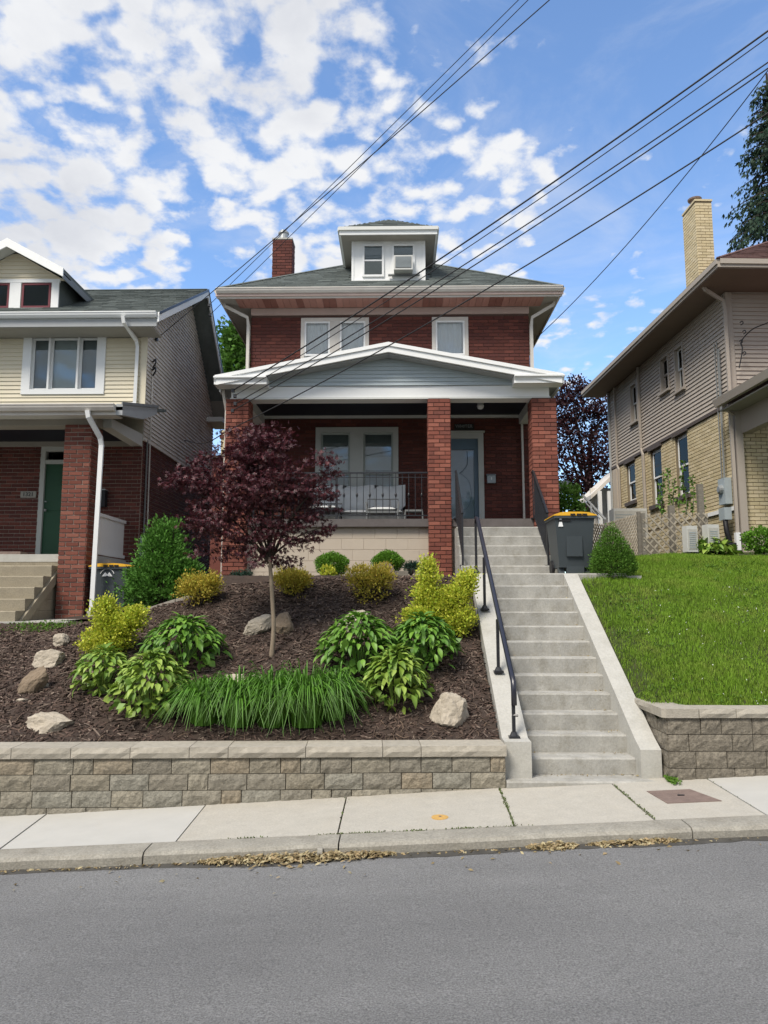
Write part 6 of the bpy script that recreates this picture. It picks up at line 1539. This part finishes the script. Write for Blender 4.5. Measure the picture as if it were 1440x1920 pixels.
rock('long tilted brown-grey rock, lowest of the row on the left slope', 50, 1302, 50, 52, .22, 9, 'brown_rock', flat=.4)
rock('low flat pale stone behind the daylily row, left piece', 440, 1280, 46, 15, .14, 10, sink=.3)
rock('low flat pale stone behind the daylily row, right piece', 484, 1280, 40, 14, .14, 13, sink=.3)
rock('tiny pale flat stone below the tilted brown-grey rock', 38, 1318, 22, 8, .08, 11)
rock('small grey stone beside the tilted brown-grey rock', 80, 1290, 22, 10, .08, 12)
q = W(722, 1098, 11.2)
ds = thing('disc_stone', 'tan rounded stone slab standing on edge behind the orange-gold barberry', 'stone', q)
mb = MB().lathe([(.14, -.035), (.155, -.01), (.155, .02), (.13, .04)], (0, 0, 0), 18); mb.v = [(a+q.x, c+q.y, b*1.25+q.z+.16) for a, b, c in mb.v]; mb.build('slab', 'brown_rock', ds)

# edging round the crest of the bed, plank, splash stones
eg = thing('bed_edging', 'low pale timber edging curving along the crest of the mulch bed', 'edging', (-2.8, 10.9, 1.8))
ep = [W(258, 1146, 10.9), W(330, 1123, 10.92), W(372, 1112, 10.95), W(430, 1106, 11.0), W(486, 1097, 11.05), W(540, 1090, 11.05), W(600, 1087, 11.05)]
for a, b in zip(ep[:-1], ep[1:]):
    d = (b-a); n_ = Vector((-d.y, d.x, 0)).normalized()*.05; z = Vector((0, 0, .10)); k = d.normalized()*.004; a, b = a+k, b-k
    MB().hexa([a-n_-z, b-n_-z, b+n_-z, a+n_-z, a-n_, b-n_, b+n_, a+n_]).build('edging_timber', 'timber', eg)
a, b = W(62, 1194, 10.7), W(160, 1184, 10.9)
pk = thing('plank', 'dark weathered plank lying on the mulch below the left house steps', 'plank', a); n_ = Vector((0, .06, .03)); z = Vector((0, 0, .035))
MB().hexa([a-n_-z, b-n_-z, b+n_-z, a+n_-z, a-n_, b-n_, b+n_, a+n_]).build('board', 'weathered_wood', pk)
a = W(735, 1072, 11.6); MB().box(a.x-.3, a.x+.25, 11.55, 11.60, a.z-.1, a.z+.01).build('edging_timber', 'weathered_wood', eg)

# ================================================================ BINS
def bin_(label, x, y, z, w=.60, d=.66, h=.93, rot=0, emb=True):
    r = thing('wheelie_bin', label, 'bin', (x, y, z), rotz=rot, local=True)
    b = MB(); t, bt = 1.0, .80; z0 = .10
    b.hexa([(-w/2*bt, -d/2*bt, z0), (w/2*bt, -d/2*bt, z0), (w/2*bt, d/2*bt, z0), (-w/2*bt, d/2*bt, z0), (-w/2, -d/2, h*.9), (w/2, -d/2, h*.9), (w/2, d/2, h*.9), (-w/2, d/2, h*.9)])
    b.build('body', 'plastic_bin', r)
    MB().box(-w/2-.02, w/2+.02, -d/2-.025, d/2+.02, h*.885, h*.925).build('rim', 'plastic_bin', r)
    MB().box(-w*.22, w*.18, -d/2*.93-.01, -d/2*.86, h*.28, h*.60).build('front_panel', 'plastic_bin', r)
    L = MB(); n = 6
    for i in range(n):
        a0, a1 = -1+2*i/n, -1+2*(i+1)/n; zz = lambda a: h*.925+.012+.045*(1-a**4)
        L.prism([(a0*(w/2+.03), -d/2-.03, h*.926), (a1*(w/2+.03), -d/2-.03, h*.926), (a1*(w/2+.03), -d/2-.03, zz(a1)), (a0*(w/2+.03), -d/2-.03, zz(a0))], (0, 0, 0), (0, d+.03, 0))
    L.build('lid', 'yellow_lid', r)
    for k in (-.12, .04, .18): MB().box(w*k, w*k+.07, -d/2-.045, -d/2-.03, h*.93, h*.955).build('lid_lip', 'black_plastic', r)
    MB().tube([(-w*.36, d/2+.05, h*.93), (w*.36, d/2+.05, h*.93)], .015, 8).build('handle', 'black_plastic', r)
    for s in (-1, 1):
        wv = MB().lathe([(.10, -.025), (.115, -.015), (.115, .015), (.10, .025)], (0, 0, 0), 16); wv.v = [(c+s*w*.42, a+d*.30, b+.115) for a, b, c in wv.v]; wv.build('wheel', 'black_plastic', r)
        MB().prism([(s*w*.40, -d*.36, 0), (s*w*.40, -d*.30, .12), (s*w*.28, -d*.30, .12), (s*w*.24, -d*.36, 0)], (0, 0, 0), (0, .10, 0)).build('foot', 'plastic_bin', r)
    MB().box(-w*.22, w*.22, -d/2*.80-.02, -d/2*.6, .0, .12).build('foot_bar', 'plastic_bin', r)
    yl_ = -d/2*.965-.012
    if emb:   # white twin-peak emblem under an arc
        cx_, cz_ = -.02, .70; e = MB()
        e.prism([(cx_-.09, yl_, cz_), (cx_-.035, yl_, cz_+.07), (cx_, yl_, cz_+.03), (cx_+.035, yl_, cz_+.07), (cx_+.09, yl_, cz_), (cx_+.02, yl_, cz_), (cx_, yl_, cz_+.015), (cx_-.02, yl_, cz_)], (0, 0, 0), (0, .006, 0))
        e.build('emblem', 'sticker_white', r); MB().tube([(cx_+.125*math.cos(t), yl_, cz_+.125*math.sin(t)) for t in np.linspace(.35, math.pi-.35, 12)], .006, 5).build('emblem_arc', 'sticker_white', r)
    else:
        e = MB(); cx_, cz_ = -w*.36, .70; e.prism([(cx_-.035, yl_, cz_), (cx_+.035, yl_, cz_), (cx_+.02, yl_, cz_+.07), (cx_, yl_, cz_+.085), (cx_-.02, yl_, cz_+.07)], (0, 0, 0), (0, .006, 0)); e.build('emblem', 'sticker_white', r)
        e = MB(); e.lathe([(.018, 0), (.018, .006)], (0, 0, 0), 8); e.v = [(a+cx_, yl_+c, b+cz_+.11) for a, b, c in e.v]; e.build('emblem_dot', 'sticker_white', r)
        MB().box(-w*.42, -w*.10, -d/2*.985-.012, -d/2*.95, .775, .80).build('grip_slot', 'black_plastic', r)
    return r
bin_('dark grey wheeled bin with yellow lid on the landing right of the steps', 2.63, 11.36, ZL, emb=False, w=.58)
bin_('dark grey wheeled bin with yellow lid and white mountain emblem beside the left house', -4.80, 12.75, 1.49, w=.62, rot=R(-4))

# ================================================================ RIGHT YARD
def lattice(label, a, b, zb, zt, sp=.115, seed=1, sag=0):
    a, b = Vector(a), Vector(b); root = thing('lattice_fence', label, 'fence', (a.x, a.y, zb)); d = (b-a); L = d.length; u = d.normalized(); n = Vector((-u.y, u.x, 0)); h = zt-zb; rr = random.Random(seed)
    def P(s, z, o): return a+u*s+n*o+Vector((0, 0, z-a.z))
    for dr in (1, -1):
        s = -h
        while s < L:
            s0, z0, s1, z1 = (s, zb, s+h, zt) if dr > 0 else (s+h, zb, s, zt)
            lo, hi = (0, L)
            def clip(s0, z0, s1, z1):
                t0, t1 = 0., 1.
                ds = s1-s0
                for bnd, sg in ((0, 1), (L, -1)):
                    f0, f1 = (s0-bnd)*sg, (s1-bnd)*sg
                    if f0 < 0 and f1 < 0: return None
                    if f0 < 0: t0 = max(t0, -f0/(f1-f0))
                    if f1 < 0: t1 = min(t1, f0/(f0-f1))
                if t1-t0 < .05: return None
                return s0+ds*t0, z0+(z1-z0)*t0, s0+ds*t1, z0+(z1-z0)*t1
            c = clip(s0, z0, s1, z1)
            if c:
                o = .0 if dr > 0 else -.012; w = .014
                p, q = P(c[0], c[1], o), P(c[2], c[3], o); t = (q-p).normalized(); e = n.cross(t)*w; k = n*.0045
                MB().hexa([p-e-k, p+e-k, p+e+k, p-e+k, q-e-k, q+e-k, q+e+k, q-e+k]).build('lath', 'lattice_wood', root)
            s += sp*rr.uniform(.92, 1.08)
    for s in (0.02, L-.02): p = P(s, zb-.1, .03); MB().box(p.x-.03, p.x+.03, p.y-.03, p.y+.03, zb-.15, zt+.02).build('post', 'weathered_wood', root)
    return root
lattice('diagonal lattice fence panel facing the street at the top of the lawn', W(1208, 1040, 13.45), W(1330, 1036, 13.75), 2.60, 3.34, seed=1, sp=.165)
p0 = W(1206, 1040, 13.5); lattice('weathered lattice fence panel running back beside the cone evergreen', (p0.x, 13.55, 2.6), (p0.x+.12, 16.2, 2.7), 2.60, 3.38, seed=2, sp=.11)
lattice('shadowed low lattice fence section behind the bin', (3.35, 14.6, 2.5), (4.5, 16.2, 2.6), 2.5, 3.35, seed=3, sp=.13)
for px, top, lab in ((1318, 908, 'tall weathered wooden post standing behind the lattice fence'), (1262, 948, 'short dark wooden post behind the lattice fence')):
    q = W(px, 1030, 13.95); t = W(px, top, 13.95); r = thing('wooden_post', lab, 'post', (q.x, 13.95, 2.6)); MB().box(q.x-.05, q.x+.05, 13.9, 14.0, 2.6, t.z).build('post', 'weathered_wood', r)
def condenser(label, x, y, z, w, d, h, rot=0):
    r = thing('heat_pump_unit', label, 'air conditioner', (x, y, z), rotz=rot, local=True)
    MB().box(-w/2, w/2, -d/2, d/2, .04, h).build('case', 'ac_white', r); MB().box(-w/2+.02, w/2-.02, -d/2-.006, -d/2, .08, h-.06).build('grille', 'cheek_concrete', r)
    for k in range(8): MB().box(-w/2+.04, w/2-.04, -d/2-.012, -d/2-.006, .11+k*(h-.2)/8, .122+k*(h-.2)/8).build('slat', 'meter_grey', r)
    for s in (-1, 1): MB().box(s*w*.36-.03, s*w*.36+.03, -d/2, d/2, 0, .04).build('foot', 'black_plastic', r)
q = W(1297, 1034, 13.2); condenser('front white outdoor cooling unit beside the lattice fence', q.x+.0, 13.25, 2.60, .20, .16, .50, R(8))
q = W(1322, 1030, 13.7); condenser('rear white outdoor cooling unit right of the lattice fence', q.x+.0, 13.42, 2.62, .22, .18, .52, R(8))
q = W(1180, 965, 18.5); condenser('pale grey outdoor unit beside the far yellow brick window', q.x-.1, 18.3, 3.3, .8, .4, .75, 0)
MB().box(q.x-.6, q.x+.5, 18.0, 18.6, 2.4, 3.3).build('unit_stand', 'weathered_wood').__setitem__('label', 'weathered stand under the pale grey outdoor unit'); bpy.data.objects['unit_stand']['category'] = 'stand'
# back porch of the right house: low roof with white rails
bp = thing('back_porch', 'small back porch with sloping grey roof and white posts behind the yellow brick house', 'porch', (W(1130, 960, 22).x, 22, 3.0))
a, b, c = W(1108, 928, 22), W(1150, 886, 22), W(1108, 940, 22)
MB().hexa([a+Vector((0, 0, -.12)), b+Vector((.3, 0, .1)), b+Vector((.3, 2, .1)), a+Vector((0, 2, -.12)), a, b+Vector((.3, 0, .25)), b+Vector((.3, 2, .25)), a+Vector((0, 2, 0))]).build('roof', 'grey_siding', bp)
MB().box(a.x+.15, b.x+.3, 22.6, 22.7, 2.6, a.z+.3).build('wall', 'grey_siding', bp)
for px in (1126, 1144): q = W(px, 960, 21.9); MB().box(q.x-.05, q.x+.05, 21.88, 21.98, 2.8, a.z+.1).build('post', 'white_paint', bp)
rl_ = thing('white_stair_rail', 'sloping white stair rail in front of the back porch', 'railing', W(1120, 965, 19))
for (p, q) in (((1092, 928), (1135, 974)), ((1096, 940), (1126, 974))): MB().tube([W(*p, 19), W(*q, 19)], .035 if p[0] == 1092 else .02, 4).build('rail', 'white_paint', rl_)
a = W(1108, 945, 19); MB().box(a.x-.02, a.x+.02, 18.98, 19.02, 2.8, a.z).build('post', 'white_paint', rl_)
q = W(1052, 912, 18); r = thing('garden_canopy', 'small pale blue curved canopy behind the right brick pillar', 'canopy', (q.x, 18, q.z)); MB().lathe([(.30, -.1), (.26, .05), (.15, .12), (.0, .14)], (q.x, 18, q.z), 16).build('top', 'grey_trim', r, smooth=True)

# far building glimpsed between the left house and the porch
q0, q1 = W(403, 905, 30), W(432, 800, 30)
fb = thing('far_house', 'far brick building with stepped chimney glimpsed between the left and middle houses', 'house', (q0.x, 30, 2))
MB().box(q0.x-1.5, q1.x+1.0, 30, 33, 1.5, q0.z+1.0).build('wall', 'dark_shaded_red_brick', fb)
MB().box(q0.x-1.7, q1.x+1.2, 29.8, 33, q0.z+1.0, q0.z+1.1).build('eave', 'brown_trim', fb)
MB().box(q0.x+.15, q0.x+.55, 30.2, 30.7, q0.z+1.1, q1.z-.1).build('chimney', 'yellow_brick', fb); MB().box(q0.x+.1, q0.x+.6, 30.15, 30.75, q1.z-.45, q1.z-.3).build('chimney_band', 'dark_shaded_red_brick', fb)

# ================================================================ POLE AND CABLES
PX, PY_ = 7.1, 6.75
pole = thing('utility_pole', 'wooden utility pole on the pavement, just outside the picture on the right', 'utility pole', (PX, PY_, walk_z(PX, PY_)))
MB().tube([(PX, PY_, .1), (PX, PY_, 13.2)], .15, 12, rs=[.17, .11]).build('pole', 'bark', pole)
MB().box(PX-.06, PX+.06, PY_-1.2, PY_+1.2, 12.3, 12.42).build('crossarm', 'weathered_wood', pole)
def cable(label, pix, Yend, sag=.12, r=.012, group=None):
    """pix: start (at the picture's edge) and end pixel; the far end hangs at depth Yend, the near end on the pole"""
    e = W(*pix[1], Yend); d = pixdir(*pix[0])
    # the vertical plane pole-end: meet the start line of sight
    a = Vector((PX-e.x, PY_-e.y)); # e + a*t = d*s (in plan)
    det = a.x*(-d.y)+d.x*a.y; t = ((-e.x)*(-d.y)-(-d.x)*(-e.y))/det
    s = (e.y+a.y*t)/d.y; p = Vector((d.x*s, d.y*s, EYE+d.z*s)); 
    sg = lambda q: -sag*4*q*(1-q)
    zpole = e.z+((p.z-sg(t))-e.z)/t
    pts = [Vector((e.x+a.x*q, e.y+a.y*q, e.z+(zpole-e.z)*q+sg(q))) for q in np.linspace(0, 1, 40)]
    c = thing('cable', label, 'cable', e, group); MB().tube(pts, r, 6, cap=False).build('wire', 'cable', c, smooth=True)
    MB().box(e.x-.025, e.x+.025, e.y-.02, e.y+.05, e.z-.03, e.z+.03).build('bracket', 'black_metal', c)
cable('highest of the thin cables crossing above the brick chimney', [(972, 0), (392, 572)], 16.4, .05, 0.0068)
cable('second thin cable crossing above the brick chimney, just below the highest', [(990, 0), (394, 590)], 16.6, .05, 0.0068)
cable('third cable from upper centre passing right of the brick chimney to the left house', [(1030, 0), (293, 636)], 14.7, .10, 0.0082)
cable('thick upper cable from the right edge to the porch left corner', [(1440, 58), (437, 732)], 13.1, .22, 0.0116)
cable('cable just below the thick upper one, to the porch left corner', [(1440, 70), (440, 742)], 13.1, .24, 0.0068)
cable('upper of the middle pair of cables from the right edge', [(1440, 117), (441, 757)], 13.1, .22, 0.0088)
cable('lower of the middle pair of cables from the right edge', [(1440, 128), (436, 770)], 13.1, .26, 0.0088)
cable('lowest long cable, from the spruce across the porch gable to its left pillar', [(1440, 212), (430, 806)], 13.2, .30, 0.0095)
cable('steep sagging cable from the right edge to the brick house right eave', [(1440, 132), (1008, 632)], 16.2, .55, 0.0082)
a = W(430, 806, 13.2); b = W(346, 826, 15.6); b.x = max(b.x, -4.95)
c = thing('cable', 'short cable joining the porch left pillar and the left house side wall', 'cable', a); MB().tube(bezier_pts([a, (a+b)/2-Vector((0, 0, .15)), b]), .01, 6).build('wire', 'cable', c)
a = W(1440, 605, 14.3); b = W(1390, 640, 14.45); c = thing('cable', 'black service cable looping at the right house corner above its porch eave', 'cable', b)
MB().tube(bezier_pts([a, W(1410, 618, 14.3), b, W(1392, 655, 14.4), W(1386, 690, 14.4)]), .012, 6).build('wire', 'cable', c)
for px, py in ((1387, 605), (1392, 622), (1386, 640), (1392, 662)): q = W(px, py, 14.4); MB().tube(bezier_pts([q, q+Vector((.035, -.03, .02)), q+Vector((.05, -.03, -.025)), q+Vector((.015, 0, -.05))]), .010, 6).build('insulator', 'black_metal', c)

# ================================================================ THE OTHER SIDE OF THE STREET (added unseen behind the camera to shade the low sky; mirrored in panes)
def opposite(label, x, w, h, m, rm, seed):
    zg = SL*x-.5; r = thing('added_opposite_house', label, 'house', (x, -17, zg)); mb = MB().box(x-w/2, x+w/2, -27, -17, zg-.5, zg+h).build('wall', m, r)
    MB().prism([(x-w/2-.5, -16.4, zg+h), (x+w/2+.5, -16.4, zg+h), (x, -16.4, zg+h+w*.42)], (0, 0, 0), (0, -11, 0)).build('roof', rm, r)
    OF = Fr(x, -17, 1, 0, 0, 1)
    for u in (-w*.28, w*.28):
        for zz in (1.2, 4.2): window(OF, u-.55, u+.55, zg+zz, zg+zz+1.6, r, depth=.0, proud=.12, cover=None)
    fbox(MB(), OF, -.5, .5, .0, .06, zg+.3, zg+2.4).build('door', 'green_door', r)
    MB().box(x-w/2, x+w/2, -17, -14.8, zg+2.9, zg+3.1).build('porch_roof', rm, r)
    for u in (-w/2+.2, w/2-.2): MB().box(x+u-.15, x+u+.15, -15.1, -14.8, zg-.3, zg+2.9).build('porch_post', 'white_paint', r)
opposite('brick gabled house across the street, behind the camera on the left', -12, 8, 6.2, 'dark_shaded_red_brick', 'shingles', 1)
opposite('brown clapboard gabled house across the street, directly behind the camera', -1, 8.4, 6.4, 'taupe_siding', 'maroon_shingles', 2)
opposite('grey gabled house across the street, behind the camera on the right', 10.5, 8, 6.0, 'grey_siding', 'shingles', 3)
for i, (x, y, h) in enumerate(((-6.6, -15.5, 8), (4.8, -16, 9), (17, -14, 8), (-20, -15, 9), (25, -16, 9), (-30, -15, 9))):
    z = SL*x-.5; tree('added_street_tree', 'broad green tree across the street behind the camera, %s' % ['between left and middle houses', 'between middle and right houses', 'right of the grey house', 'left of the brick house', 'far right', 'far left'][i], (x, y, z), h*.6,
         [((x, y, z+h*.6), (2.5, 2.3, h*.33), 1), ((x+.9, y, z+h*.8), (1.6, 1.6, 1.6), .5)], 3200, (.25, .42), 'green_leaf', 200+i, cs=.3, shell=.2)
for i, (px, py, w, h) in enumerate(()): pass

# repeats carry a common group
GROUPS = {'hosta': 'hostas in the garden bed and by the yellow brick wall', 'daylily_clump': 'daylily clumps above the block wall', 'euonymus': 'bright yellow-green shrubs of the bed', 'barberry': 'golden barberries along the crest of the bed',
          'globe_shrub': 'green ball shrubs against the painted block wall', 'dark_juniper': 'small dark junipers', 'rock': 'rocks lying in the mulch bed', 'cable': 'overhead cables', 'wheelie_bin': 'dark grey bins with yellow lids',
          'retaining_wall': 'block retaining walls along the pavement', 'stair_railing': 'railings of the upper flight', 'porch_chair': 'metal chairs on the porch', 'lattice_fence': 'lattice fence panels', 'heat_pump_unit': 'outdoor cooling units',
          'wooden_post': 'wooden posts behind the lattice', 'added_opposite_house': 'added houses across the street', 'added_street_tree': 'added trees across the street', 'neighbour_house': 'neighbouring houses', 'entrance_steps': 'concrete entrance steps', 'electric_meter': 'electric meters'}
for o in C.objects:
    if o.parent is None:
        g = GROUPS.get(o.name.split('.')[0])
        if g: o['group'] = g
